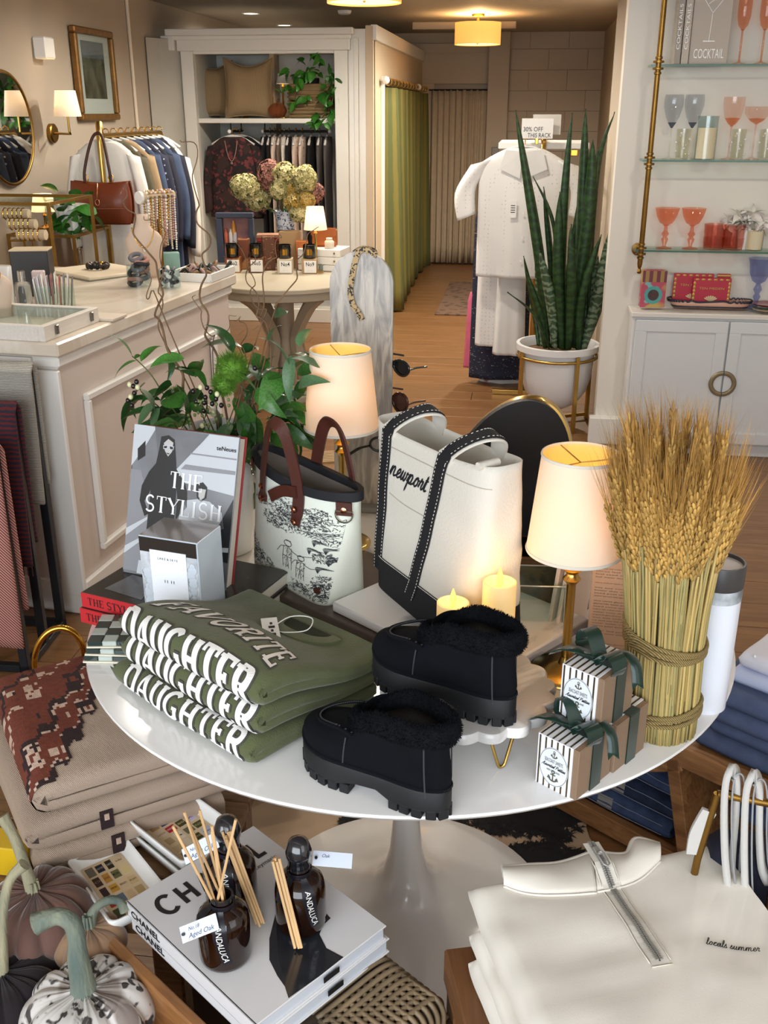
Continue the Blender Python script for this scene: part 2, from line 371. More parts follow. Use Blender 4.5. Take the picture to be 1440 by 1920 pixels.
SCRIPT={'a':(.95,[[(0,.1),(.35,.5),(.72,.86),(.5,1),(.2,.75),(.12,.3),(.3,0),(.6,.35),(.76,.95),(.7,.2),(.8,0),(.95,.15)]]),'c':(.7,[[(0,.1),(.2,.5),(.55,.95),(.62,.8),(.4,1),(.14,.6),(.18,.15),(.4,0),(.7,.2)]]),'d':(.98,[[(0,.1),(.4,.6),(.7,.86),(.5,1),(.2,.75),(.12,.3),(.3,0),(.6,.35),(.95,2.),(.74,.4),(.8,0),(.98,.15)]]),'e':(.7,[[(0,.1),(.3,.4),(.55,.7),(.42,1),(.18,.7),(.16,.2),(.38,0),(.7,.2)]]),'g':(.9,[[(0,.1),(.35,.5),(.7,.86),(.5,1),(.2,.75),(.14,.3),(.32,.08),(.6,.4),(.76,.95),(.6,-.5),(.35,-.9),(.2,-.6),(.5,-.15),(.9,.15)]]),'i':(.45,[[(0,.1),(.22,.95),(.2,.2),(.28,0),(.45,.15)],[(.32,1.35),(.34,1.42)]]),'k':(.85,[[(0,.1),(.35,1.5),(.42,2),(.25,1.7),(.15,0),(.3,.7),(.6,.95),(.55,.6),(.28,.5),(.55,.1),(.85,.15)]]),'l':(.5,[[(0,.1),(.38,1.3),(.4,1.95),(.24,1.9),(.16,.9),(.2,.1),(.34,0),(.5,.15)]]),'m':(1.4,[[(0,.1),(.18,.95),(.16,0),(.3,.7),(.5,1),(.6,.8),(.58,0),(.72,.7),(.92,1),(1.04,.8),(1.02,.2),(1.14,0),(1.4,.15)]]),'n':(1.0,[[(0,.1),(.18,.95),(.16,0),(.3,.7),(.5,1),(.64,.8),(.62,.2),(.74,0),(1.,.15)]]),'o':(.85,[[(0,.1),(.3,.8),(.5,1),(.24,.8),(.16,.3),(.36,0),(.62,.3),(.6,.8),(.48,.98),(.6,.75),(.85,.8)]]),'p':(.95,[[(0,.1),(.22,.95),(.08,-.9),(.24,.5),(.48,1),(.66,.75),(.58,.15),(.36,0),(.26,.2),(.6,0),(.95,.15)]]),'r':(.7,[[(0,.1),(.22,1.05),(.28,.85),(.5,.88),(.42,.3),(.5,0),(.7,.15)]]),'s':(.62,[[(0,.1),(.32,1.05),(.34,.7),(.46,.25),(.3,0),(.1,.1),(.3,.0),(.62,.15)]]),'t':(.55,[[(0,.1),(.3,1.6),(.2,.4),(.28,0),(.55,.15)],[(.06,1.12),(.5,1.16)]]),'u':(.95,[[(0,.1),(.2,.95),(.16,.3),(.3,0),(.52,.3),(.66,.95),(.6,.2),(.72,0),(.95,.15)]]),'w':(1.15,[[(0,.1),(.2,.95),(.16,.3),(.3,0),(.5,.4),(.56,.9),(.54,.2),(.7,0),(.9,.4),(.92,.95),(1.15,.8)]]),'A':(1.4,[[(0,.1),(.3,.1),(.95,2.),(1.0,.2),(1.1,0),(1.4,.15)],[(.3,.8),(1.1,.85)]]),'O':(1.4,[[(.7,2.),(.3,1.7),(.2,.8),(.5,0),(1.,.4),(1.15,1.3),(.8,1.95),(.6,1.8)]]),'P':(1.2,[[(.4,1.9),(.2,0)],[(.1,1.6),(.6,2.),(1.05,1.6),(.8,1.),(.35,.9)]]),' ':(.5,[]),}
SANS={'E':(.66,[(1,[(.14,0),(.14,1)]),(1,[(.06,.915),(.6,.915)]),(1,[(.06,.085),(.6,.085)]),(1,[(.14,.5),(.55,.5)])],[]),'L':(.62,[(1,[(.14,0),(.14,1)]),(1,[(.06,.085),(.56,.085)])],[]),'A':(.86,[(1,[(.06,0),(.43,.97)]),(1,[(.43,.97),(.80,0)]),(1,[(.2,.26),(.66,.26)])],[]),'H':CAPS['H'],'N':CAPS['N'],'C':CAPS['C']}
def sans(txt,h,wt,gap):
 out=[];x=0.
 for ch in txt:
  w,st,_=SANS[ch]
  for _,pts in st:out.append(([(p[0]*h+x,p[1]*h)for p in pts],wt*h))
  x+=(w+gap)*h
 return out,x-gap*h
def caps(txt,h=1.,xs=1.,thick=.17,thin=.07,serif=.26,serh=.06,gap=.1,grow=0.):
 """strokes for a line of serifed capitals: list of (points2d, width), total width"""
 out=[];x=0.
 for ch in txt:
  if ch==' ':x+=.45*xs*h;continue
  w,st,se=CAPS[ch]
  for wt,pts in st:out.append(([((p[0]*xs)*h+x,p[1]*h)for p in pts],(thin+(thick-thin)*wt)*h+grow))
  for sx,sy in se:
   sy2=serh/2 if sy==0 else 1-serh/2
   out.append(([(x+h*(sx*xs-serif/2)-grow/2,sy2*h),(x+h*(sx*xs+serif/2)+grow/2,sy2*h)],serh*h+grow))
  x+=(w*xs+gap)*h
 return out,x-gap*h
def script(txt,h=1.,w=.16,slant=.25,xs=1.,sp=1.):
 out=[];x=0.
 for ch in txt:
  ad,st=SCRIPT[ch]
  for s in st:
   out.append(([(((p.x*xs+x)+slant*p.y)*h,p.y*h)for p in catmull(s,5)],w*h))
  x+=ad*xs*sp
 return out,x*h
def ribbon(mb,strokes,fn,step=.004,lift=0.,mi=0,z0=0.):
 """each 2D stroke becomes a flat ribbon laid on the surface fn(u, v, lift)"""
 z=z0
 for pts,w in strokes:
  z+=lift
  P=[V((p[0],p[1]))for p in pts];Q=[P[0]]
  for a,b in zip(P,P[1:]):
   n=max(1,int((b-a).length/step+.5));Q+=[a.lerp(b,(i+1)/n)for i in range(n)]
  N=len(Q)
  vs=[]
  closed=(Q[0]-Q[-1]).length<1e-6 and N>3
  for i in range(N):
   if closed:d0=Q[i]-Q[i-1 if i>0 else N-2];d1=Q[i+1 if i<N-1 else 1]-Q[i]
   else:d0=Q[i]-Q[max(i-1,0)];d1=Q[min(i+1,N-1)]-Q[i]
   if d0.length<1e-9:d0=d1
   if d1.length<1e-9:d1=d0
   d0=d0.normalized();d1=d1.normalized();t=d0+d1
   t=t.normalized()if t.length>1e-6 else d1
   nn=V((-t.y,t.x));k=w/2/max(.5,abs(nn.dot(V((-d1.y,d1.x)))))
   for sg in(1,-1):q=Q[i]+nn*(k*sg);vs.append(fn(q.x,q.y,z))
  mb.add(vs,[(2*i,2*i+1,2*i+3,2*i+2)for i in range(N-1)],mi)
 return mb
def onplane(M,dz=.0006):return lambda u,v,z:M@V((u,v,dz+z))
_fc={}
def font_mesh(txt,bold=0.):
 k=(txt,bold)
 if k not in _fc:
  cu=bpy.data.curves.new('t','FONT');cu.body=txt;cu.size=1.;cu.align_x='LEFT';cu.resolution_u=3;cu.offset=bold
  ob=bpy.data.objects.new('t',cu);me=ob.to_mesh()
  vs=[v.co.copy()for v in me.vertices];fs=[tuple(p.vertices)for p in me.polygons]
  ob.to_mesh_clear();bpy.data.objects.remove(ob);bpy.data.curves.remove(cu)
  _fc[k]=(vs,fs)
 return _fc[k]
def text(mb,txt,M,h,xs=1.,bold=0.,align='L',width=None,dz=.0006,track=None,mi=0,slant=0.):
 """sans lettering: cap height h, on the plane of M from its origin"""
 if track is not None:
  x=0.
  tot=sum(.72+track for _ in txt)
  for i,ch in enumerate(txt):
   if ch!=' ':text(mb,ch,M@Matrix.Translation((i*(.72+track)*h*xs*1.4-(tot*h*xs*.7 if align=='C' else 0),0,0)),h,xs,bold,'L',dz=dz,mi=mi)
  return mb
 vs,fs=font_mesh(txt,bold)
 if not vs:return mb
 k=h/.70;x0=min(v.x for v in vs);x1=max(v.x for v in vs);kx=k*xs
 if width:kx=width/max(1e-6,x1-x0)
 off=-(x0+x1)/2 if align=='C' else-x0
 return mb.add([V(((v.x+off)*kx+slant*v.y*k,v.y*k,dz))for v in vs],fs,mi,M)
# COMMON MATERIALS
BRASS=mat('brass','c2a05a',.28,1.,var=.12,vscale=8)
BRASS_D=mat('aged_brass','8d6b34',.35,1.,var=.2,vscale=12)
GOLD=mat('polished_gold','d9a441',.16,1.)
WHITEP=mat('white_paint','e4e2dc',.42,var=.02,vscale=3)
WHITEG=mat('white_gloss','eeedea',.2,coat=.4)
CERAM=mat('white_ceramic','efefec',.18,coat=.5)
BLACKM=mat('black_metal','17181a',.45,.3)
BLACK=mat('black_plain','0d0d0f',.6)
PAPERW=mat('white_paper','eceae6',.6)
INK=mat('black_ink','141414',.6)
SHADE=shademat('lampshade_cloth','fdf3e8',.38);LINE_=shademat('yellow_glow_lining','fbe39a',.35)  # lining colour carries the yellow bulb glow inside the shade
BULB=mat('lit_bulb','ffd9a0',.5,emis=14.,emcol='ffc873')
GLASS=glassmat('clear_glass','f4faf8')
GLASSG=mat('green_glass_edge','5f8d7d',.1,trans=.5,ior=1.5)
def point(name,loc,power,col=(1.,.70,.38),r=.02):
 l=bpy.data.lights.new(name,'POINT');l.energy=power;l.color=col;l.shadow_soft_size=r
 o=bpy.data.objects.new(name,l);o.location=loc;COL.objects.link(o);return o
# ROOM
def plain_wall(name,x0,y0,x1,y1,z0,z1,m,th=.06):
 """wall from (x0,y0) to (x1,y1), thickness to the right-hand side of the walk"""
 d=V((x1-x0,y1-y0,0));L=d.length;M=frame((x0,y0,0),d,ez=(0,0,1))
 mb=MB();mb.box((L/2,-th/2,(z0+z1)/2),(L,th,z1-z0),M);return struct(name,mb,m)
W_LEFT=mat('greige_wall_paint','aca090',.75,var=.03,vscale=2,bump=.08,bscale=90)
W_RIGHT=mat('pale_wall_paint','dfdad0',.7,var=.02,vscale=2,bump=.06,bscale=90)
W_HALL=mat('hall_wall_paint','b8aa96',.75,var=.03,vscale=2,bump=.08,bscale=90)
CEILM=mat('ceiling_paint','a89d8e',.8,var=.02,vscale=2)
ZC=2.36
LX=-2.85
plain_wall('wall_left',LX,11.6,LX,-1.6,0,ZC,W_LEFT)
fl=MB();fl.box((-.3,5.,-.04),(5.4,13.6,.05));floor=struct('floor',fl,mat('floor_base','86664a',.8))
cl=MB();cl.box((-.3,5.,ZC+.03),(5.4,13.6,.06));struct('ceiling',cl,CEILM)
def woodmat(name,c1,c2,rough=.4,scale=3.,st=(1,12,12),rnd=.12,coat=0.):
 m=bpy.data.materials.new(name);m.use_nodes=True;t=NT(m);p=t.n['Principled BSDF'];p.inputs['Roughness'].default_value=rough
 if coat:p.inputs['Coat Weight'].default_value=coat
 tc=t.add('ShaderNodeTexCoord');oi=t.add('ShaderNodeObjectInfo');mp=t.add('ShaderNodeMapping');mp.inputs['Scale'].default_value=st
 va=t.add('ShaderNodeVectorMath',operation='ADD');t.link(tc.outputs['Object'],va.inputs[0]);t.link(oi.outputs['Location'],va.inputs[1]);t.link(va.outputs[0],mp.inputs[0])
 nz=t.add('ShaderNodeTexNoise',i_Scale=scale,i_Detail=6.,i_Distortion=1.2);t.link(mp.outputs[0],nz.inputs['Vector'])
 mr=t.add('ShaderNodeMapRange',i_1=.35,i_2=.68);t.link(nz.outputs[0],mr.inputs[0])
 mx=t.add('ShaderNodeMix',data_type='RGBA');mx.inputs[6].default_value=c4(c1);mx.inputs[7].default_value=c4(c2);t.link(mr.outputs[0],mx.inputs[0])
 hs=t.add('ShaderNodeHueSaturation');m2=t.add('ShaderNodeMapRange',i_3=1-rnd,i_4=1+rnd);t.link(oi.outputs['Random'],m2.inputs[0]);t.link(m2.outputs[0],hs.inputs['Value']);t.link(mx.outputs[2],hs.inputs['Color'])
 t.link(hs.outputs[0],p.inputs['Base Color']);return m
FLOORW=woodmat('floor_oak','74502f','8a6440',.34,2.6,(1.2,14,14),.07)
pb=MB();pb.box((0,0,-.006),(1.8,.178,.012),bev=.0012);pm=None
rf=random.Random(3)
y=1.2
while y<11.5:
 x=-2.84-rf.random()*1.2;x1=1.7
 while x<x1:
  a=max(x,-2.84);b=min(x+1.798,x1)
  if b-a>.05:
   if pm is None:pm=obj('plank',pb,FLOORW,floor,0);o=pm
   else:o=pm.copy();COL.objects.link(o)
   o.location=((a+b)/2,y,0);o.scale=((b-a-.0006)/1.8,1,1)
  x+=1.8
 y+=.18
RY=5.078
rx0=PY(1147,400,RY).x
plain_wall('wall_right',rx0,RY+.12,2.2,RY+.12,0,ZC,W_RIGHT,.12)
o=MB();o.box((rx0+.06,RY+.62,ZC/2),(.06,1.0,ZC));struct('wall_end',o,W_HALL)
o=MB();o.box((rx0+.055,RY-.02,.07),(.17,.06,.14),bev=.004);struct('baseboard_right',o,WHITEP)
plain_wall('wall_hall_right',.75,6.15,.75,11.6,0,ZC,W_HALL,-.06)
plain_wall('wall_side_right',2.2,-1.6,2.2,RY+.1,0,ZC,W_RIGHT,-.06)
BY=11.48
cx0,cx1,cz=PY(810,165,BY).x,PY(915,165,BY).x,PY(860,165,BY).z
o=MB();o.box(((LX+.75)/2,BY+.10,ZC/2),(3.6,.06,ZC))
wb=struct('wall_back',o,W_HALL)
o=MB()
hz1=PY(860,85,BY).z
o.box(((cx0+cx1)/2-.1,BY+.03,(cz+hz1)/2+.03),(cx1-cx0+.24,.08,hz1-cz-.02),bev=.004)
o.box(((cx0+cx1)/2-.1,BY+.0,cz+.33),(cx1-cx0+.24,.03,.018),bev=.003)
struct('trim_1',o,W_HALL)
colx0,colx1=cx1,PY(958,70,BY).x
o=MB();o.box(((colx0+colx1)/2,BY-.02,ZC/2),(colx1-colx0,.18,ZC),bev=.006);struct('trim_2',o,W_HALL)
o=MB();o.box((PY(870,66,10.2).x,10.2,ZC-.03),(.95,.10,.06),bev=.004);struct('trim_3',o,W_HALL)
bk=MB();bk.box((0,0,0),(.3975,.03,.1975),bev=.002);b0=None
for r in range(12):
 for c in range(3):
  xx=colx1+.2+.4*c-(.2 if r%2 else 0)
  if xx-.2<colx1-.25:continue
  if b0 is None:b0=obj('block',bk,W_HALL,wb,0);o=b0
  else:o=b0.copy();COL.objects.link(o)
  o.location=(xx,BY+.062+rf.random()*.003,.1+.2*r)
def curtain(name,p0,p1,z0,z1,m,label,nf,amp,parent=None,flare=0.,seed=1):
 rr=random.Random(seed);d=V(p1)-V(p0);L=d.length;d.normalize();nrm=V((d.y,-d.x,0));ph=[rr.random()*6 for _ in range(4)]
 def fn(u,v):
  a=amp*(.45+.55*(1-v))*(1+.3*sin(ph[0]+u*7))
  w=sin(u*nf*2*pi+.7*sin(u*9+ph[1])+.25*(1-v)*sin(u*5+ph[2]))
  q=V(p0)+d*(L*(u*(1+flare*(1-v))-.5*flare*(1-v)))+nrm*(a*w+.3*a*sin(u*nf*4.1*pi+ph[3]))
  return V((q.x,q.y,z0+(z1-z0)*v))
 mb=MB();mb.grid(nf*14,10,fn)
 o=obj(name,mb,m,parent,180,mods=[('SOLIDIFY',dict(thickness=.003))])
 if label:tag(o,label,'curtain')
 return o
CUR_B=mat('cream_curtain_cloth','b7a68c',.85,var=.05,vscale=20,bump=.2,bscale=300)
curtain('door_curtain',(cx0,BY-.03,0),(cx1,BY-.03,0),.02,cz-.02,CUR_B,'cream gathered curtain hanging across the doorway at the end of the passage',9,.022,seed=5)
o=MB();o.tube([(cx0-.03,BY-.03,cz-.02),(cx1+.02,BY-.03,cz-.02)],.008);struct('trim_4',o,BLACKM)
t=thing('door_card_holder','small grey holder on the column beside the cream doorway curtain','holder',PY(928,290,BY-.13))
o=MB();o.box((0,0,0),(.075,.02,.15),bev=.006);obj('back_plate',o,mat('grey_plastic','8b8b88',.5),t)
o=MB();o.box((0,-.014,-.04),(.07,.012,.08),bev=.004);obj('pocket',o,mat('dark_plastic','4a4a48',.5),t)
BXX=PY(700,47,7.97).x
CF=7.97
bz=PY(700,75,CF).z
FIT=mat('fitting_room_paint','c9b79c',.7,var=.02,vscale=3)
ce0=PX(716,200,BXX).y;ce1=PX(800,200,BXX).y
rodz=PX(732,152,BXX+.05).z
def ybox(name,ya,yb,za,zb,m,x0,x1):o=MB();o.box(((x0+x1)/2,(ya+yb)/2,(za+zb)/2),(x1-x0,yb-ya,zb-za),bev=.003);return struct(name,o,m)
ybox('wall_fitting',CF,ce0-.02,0,2.18,FIT,BXX-.06,BXX)
ybox('wall_fitting_top',ce0-.02,BY,rodz-.03,2.18,FIT,BXX-.06,BXX)
ybox('wall_fitting_end',ce1,BY,0,rodz-.03,FIT,BXX-.06,BXX)
ybox('trim_5',CF,BY,bz,2.185,WHITEP,BXX-.02,BXX+.025)
ybox('trim_6',ce0-.05,ce0,0,rodz+.03,WHITEP,BXX,BXX+.025)
ybox('wall_fitting_inner',ce0,ce1,0,2.1,mat('fitting_inner_paint','a99f90',.8),BXX-.9,BXX-.86)  # inner wall in a darker, greyer paint
ybox('baseboard_fitting',CF+.02,ce0-.05,0,.12,WHITEP,BXX,BXX+.018)
CUR_G=wavemat('green_fold_toned_curtain','555a30','736a30',5,'Y',.85,0.,.5)  # vertical bands put the light and dark of the folds into the colour
t=thing('fitting_room_curtain','long olive green curtain on brass rings closing the fitting room','curtain',(BXX+.06,ce0,0))
curtain('cloth',(BXX+.05,ce0+.02,0),(BXX+.05,ce1,0),.015,rodz-.05,CUR_G,'',8,.075,None,seed=8)
o=bpy.data.objects['cloth'];
for p in o.data.vertices:p.co=p.co-V(t.location)
o.parent=t
t2=thing('curtain_rod','brass curtain rod with rings and white end knobs above the olive curtain','curtain rod',(BXX+.05,ce0,rodz))
o=MB();L=ce1-ce0;o.tube([(0,-.12,0),(0,L,0)],.014,10);obj('rod',o,BRASS,t2)
for yy in(-.13,L*.62):
 o=MB();o.ball((0,yy,0),.03,12,8);obj('finial',o,WHITEG,t2)
rg=MB();rg.tube([(.026*cos(a),0,.026*sin(a)-.008)for a in[k*pi/6 for k in range(12)]],.004,6,closed=True);r0=None
for k in range(16):
 o=obj('ring',rg,BRASS,t2)if r0 is None else r0.copy()
 if r0 is None:r0=o
 else:COL.objects.link(o)
 o.location=(0,.02+k*L/16,0)
a_,b_=PX(1140,300,.70),PX(1118,300,.70);zt_m=PX(1132,165,.70).z
t=thing('leaning_mirror','tall brown-framed mirror on the right wall of the passage behind the snake plant','mirror',(.735,(a_.y+b_.y)/2,0));Lm_=b_.y-a_.y
for y in(-Lm_/2,Lm_/2):o=MB();o.box((-.015,y,zt_m/2),(.03,.05,zt_m),bev=.004);obj('frame_side',o,mat('dark_brown_wood','5a3a20',.45),t,0)
for z in(.03,zt_m-.03):o=MB();o.box((-.015,0,z),(.03,Lm_-.05,.06),bev=.004);obj('frame_end',o,MATS['dark_brown_wood'],t,0)
o=MB();o.box((-.006,0,zt_m/2),(.006,Lm_-.04,zt_m-.1));obj('glass',o,mat('mirror_glass_dim','d8dcdc',.03,1.),t,0)
q=[PZ(815,591,0),PZ(905,594,0),PZ(850,530,0)]
o=MB();xa,ya,yb=q[0].x,q[0].y,q[2].y;o.box((xa+.33,(ya+yb)/2,.006),(.66,yb-ya,.012),bev=.004)
tag(obj('runner_rug',o,vormat('rug_pile','6d5544','4c3a30',14,.25,.45,.95,(1,1,1),bump=.3)),'faded brown runner rug on the passage floor','rug')
c0=PX(237,2,LX+.012);c1=PX(260,262,LX+.012)
o=MB();o.tube([(LX+.012,(c0.y+c1.y)/2,.1),(LX+.012,(c0.y+c1.y)/2,ZC-.01)],.012,10);tag(obj('wall_conduit',o,mat('conduit_paint','d8cab5',.6)),'thin painted conduit running up the left wall beside the framed picture','conduit')
def downlight(px,py,label,p=None,power=30):
 p=p or PZ(px,py,ZC);t=thing('recessed_light',label,'ceiling light',p)
 o=MB();o.lathe([(.055,0),(.075,-.006),(.078,-.001)],20,cap=(0,0));obj('rim',o,WHITEG,t)
 o=MB();o.lathe([(.0,-.003),(.056,-.003)],20,cap=(0,0));obj('lens',o,mat('downlight_lens','fff6e6',.5,emis=6.),t)
 l=bpy.data.lights.new('downlight','SPOT');l.energy=power;l.spot_size=radians(172);l.spot_blend=.5;l.color=(1,.92,.80);l.shadow_soft_size=.05
 q=bpy.data.objects.new('downlight',l);q.location=p-V((0,0,.02));COL.objects.link(q)
downlight(470,25,'round recessed ceiling light nearer the left wall, larger of the two')
downlight(533,47,'round recessed ceiling light right above the white cupboard cornice')
for x,y,pw,lb in((-1.7,3.1,22,'added unseen ceiling light over the counter, nearest the shop window'),(-1.5,4.7,30,'added unseen ceiling light over the far end of the counter'),(-1.75,6.1,52,'added unseen ceiling light in front of the brass clothes rack'),(-.55,3.3,30,'added unseen ceiling light over the back of the white tulip table'),(-.55,4.9,60,'added unseen ceiling light between the counter and the sideboard'),(-1.1,6.3,130,'added unseen ceiling light in front of the white cupboard'),(.95,3.3,34,'added unseen ceiling light in front of the glass shelves'),(.1,7.95,280,'added unseen ceiling light at the mouth of the passage')):
 downlight(0,0,lb,V((x,y,ZC)),pw)  # unseen ceiling lights added to brighten the room behind the table
p=PZ(646,20,ZC);t=thing('smoke_detector','small round white detector on the ceiling beside the cupboard','detector',p)
o=MB();o.lathe([(.035,-.03),(.05,-.022),(.058,0)],18);obj('body',o,WHITEP,t)
LMP=mat('drum_shade','f3c67a',.7,emis=.75,emcol='ffb85a')
def drum(p,label,zb,power):
 t=thing('drum_ceiling_light',label,'ceiling light',(p.x,p.y,ZC))
 h=ZC-zb
 o=MB();o.lathe([(.05,-.02),(.055,-.006),(.055,0)],20);obj('canopy',o,BRASS,t)
 o=MB();o.tube([(0,0,-.02),(0,0,-h+.12)],.012,8);obj('stem',o,BRASS,t)
 o=MB();o.lathe([(.195,-h),(.195,-h+.17)],40,cap=(0,0));obj('drum_shade',o,LMP,t)
 o=MB();o.lathe([(0,-h+.012),(.19,-h+.012)],32,cap=(0,0));obj('diffuser',o,mat('drum_diffuser','ffe2ad',.6,emis=2.2,emcol='ffd9a0'),t)
 o=MB();o.lathe([(0,-h+.002),(.008,-h+.006),(.008,-h+.014)],10);obj('finial',o,BRASS,t)
 point('drum_glow',(p.x,p.y,ZC-.09),power,(1,.62,.28),.03)
p1_=PZ(897,26,ZC);zb_=PY(897,84,p1_.y).z
drum(p1_,'warm drum shade ceiling light hanging in the passage',zb_,60)
p2_=PZ(683,6,zb_);drum(p2_,'drum shade ceiling light cut by the top of the picture',zb_,45)
# BUILT-IN CUPBOARD
t=cup=thing('display_cupboard','tall white built-in cupboard with open front, one shelf and hanging rails','cupboard',(0,0,0))
CUPW=mat('cupboard_paint','dcdad2',.45,var=.015,vscale=3)
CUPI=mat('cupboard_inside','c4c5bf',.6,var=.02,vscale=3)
fx0,fx1=PY(337,90,CF).x,PY(651,90,CF).x
ix0,ix1=PY(364,150,CF).x,PY(627,150,CF).x
izt=PY(500,95,CF).z;cz0=PY(500,66,CF).z
def cb(name,x0,x1,y0,y1,z0,z1,m=CUPW,bev=.004,par=None):o=MB();o.box(((x0+x1)/2,(y0+y1)/2,(z0+z1)/2),(x1-x0,y1-y0,z1-z0),bev=bev);return obj(name,o,m,par or cup,30)
cb('post',fx0,ix0,CF,CF+.06,0,izt);cb('post',ix1,fx1,CF,CF+.06,0,izt)
cb('head_board',fx0-.02,fx1+.02,CF-.015,CF+.06,izt,cz0)
cb('bead',ix0,ix1,CF+.01,CF+.05,izt-.02,izt+.004)
cb('cornice',fx0-.09,fx1+.05,CF-.06,CF+.7,cz0,cz0+.045)
cb('cornice_step',fx0-.05,fx1+.03,CF-.03,CF+.06,cz0-.03,cz0)
cb('side_panel',fx1+.0,BXX,CF+.03,CF+.08,0,cz0+.04,WHITEP)
cb('side_strip',fx1+.045,fx1+.08,CF+.0,CF+.03,0,cz0-.02)
DEP=.62
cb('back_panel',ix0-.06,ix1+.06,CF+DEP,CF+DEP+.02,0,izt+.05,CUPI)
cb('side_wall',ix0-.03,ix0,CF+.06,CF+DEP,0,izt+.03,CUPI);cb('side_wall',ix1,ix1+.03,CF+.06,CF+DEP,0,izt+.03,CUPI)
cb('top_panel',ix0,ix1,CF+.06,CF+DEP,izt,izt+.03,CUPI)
SHZ=PY(500,222,CF).z
cb('shelf',ix0+.001,ix1-.001,CF+.035,CF+DEP,SHZ-.035,SHZ,CUPW)
cb('base_platform',ix0,ix1,CF+.02,CF+DEP,.0,.13,CUPW)
cb('base_board',fx0,fx1,CF-.01,CF+.02,.0,.11,CUPW)
mb=MB();pts=[(LX+.012,CF-.22),(LX+.004,CF-.20),(fx0+.01,CF+.05),(fx0-.02,CF+.06)]
mb.prism(pts,0,cz0-.02);obj('filler_panel',mb,mat('filler_paint','aaa79d',.6),cup,30)
mb=MB();mb.box((fx0-.08,CF-.02,cz0-.05),(.10,.06,.10),bev=.004);obj('cornice_return',mb,CUPW,cup,30)
rz1=PY(540,246,CF+.3).z
def rail(name,a,b,label,hangs):
 t=thing(name,label,'clothes rail',a);a=V(a);b=V(b)
 o=MB();o.tube([(0,0,0),b-a],.010,10);obj('rod',o,BLACKM if name=='clothes_rail' else BRASS_D,t)
 for h in hangs:
  q=(b-a)*h;o=MB();o.tube([q,q+V((0,0,SHZ-.036-a.z))],.005,6);obj('hanger_rod',o,BLACKM,t)
 for q in(V((0,0,0)),b-a):
  o=MB();o.ball(q,.016,10,6);obj('knob',o,WHITEG,t)
RYB=CF+.30
ra,rb=PY(492,246,RYB),PY(618,247,RYB);ra.z=rb.z=rz1
rail('clothes_rail',ra,rb,'long dark clothes rail under the cupboard shelf, parallel to the front',(.04,.97))
sa=PY(430,245,CF+.08);sb=PY(455,245,CF+.42);sa.z=sb.z=rz1
rail('clothes_rail',sa,sb,'short clothes rail under the cupboard shelf, pointing out to the front',(.12,.9))
# COUNTER
K0=PZ(153,1160,0);K0=V((-1.405,2.852,0));kf=V((-1.251,4.309,0));ku=(kf-K0).normalized();kn=V((-ku.y,ku.x,0))
KZ=.94;KL=(kf-K0).length
MK=frame((K0.x,K0.y,0),ku,ez=(0,0,1))
t=ctr=thing('shop_counter','white panelled shop counter with pale stone-look top, left of the round table','counter',K0,atan2(ku.y,ku.x))
CTM=mat('counter_paint','d6c9c0',.5,var=.015,vscale=3)
CTW=mat('counter_white_trim','e8e6e1',.4)
TOPM=marblemat('counter_top_stone','e0d6c8','d3c6b5',3,.22)
KD=1.35
o=MB();o.box((KL/2,KD/2,.43),(KL-.06,KD-.06,.86),bev=.004);obj('body',o,CTM,t,30)
o=MB();o.box((KL/2,KD/2,.918),(KL,KD,.045),bev=.006);obj('counter_top',o,TOPM,t,30)
o=MB();o.box((KL/2,KD/2,.875),(KL-.03,KD-.03,.045),bev=.012);obj('top_moulding',o,CTW,t,30)
def moulding(x0,x1,z0,z1,w=.026):
 for a,b,c,d in((x0,x1,z0,z0+w),(x0,x1,z1-w,z1),(x0,x0+w,z0+w*.9,z1-w*.9),(x1-w,x1,z0+w*.9,z1-w*.9)):
  o=MB();o.box(((a+b)/2,.021,(c+d)/2),(b-a,.022,d-c),bev=.008);obj('panel_moulding',o,CTW,t,30)
moulding(.16,KL-.22,.18,.74)
o=MB();o.box((KL/2,.022,.06),(KL-.05,.018,.12),bev=.004);obj('plinth',o,CTW,t,30)
o=MB();o.box((.022,KD/2,.06),(.018,KD-.05,.12),bev=.004);obj('plinth',o,CTW,t,30)
o=MB();o.box((.021,.06,.46),(.02,.085,.78),bev=.004);obj('corner_board',o,CTW,t,30)
o=MB();o.box((.012,.55,.86),(.02,.9,.06),bev=.003);obj('apron',o,CTW,t,30)
o=MB();o.box((KL*.83,.02,.60),(.05,.008,.2),bev=.002);obj('wall_plate',o,WHITEG,t,30)
CT=lambda x,y:PZ(x,y,KZ)
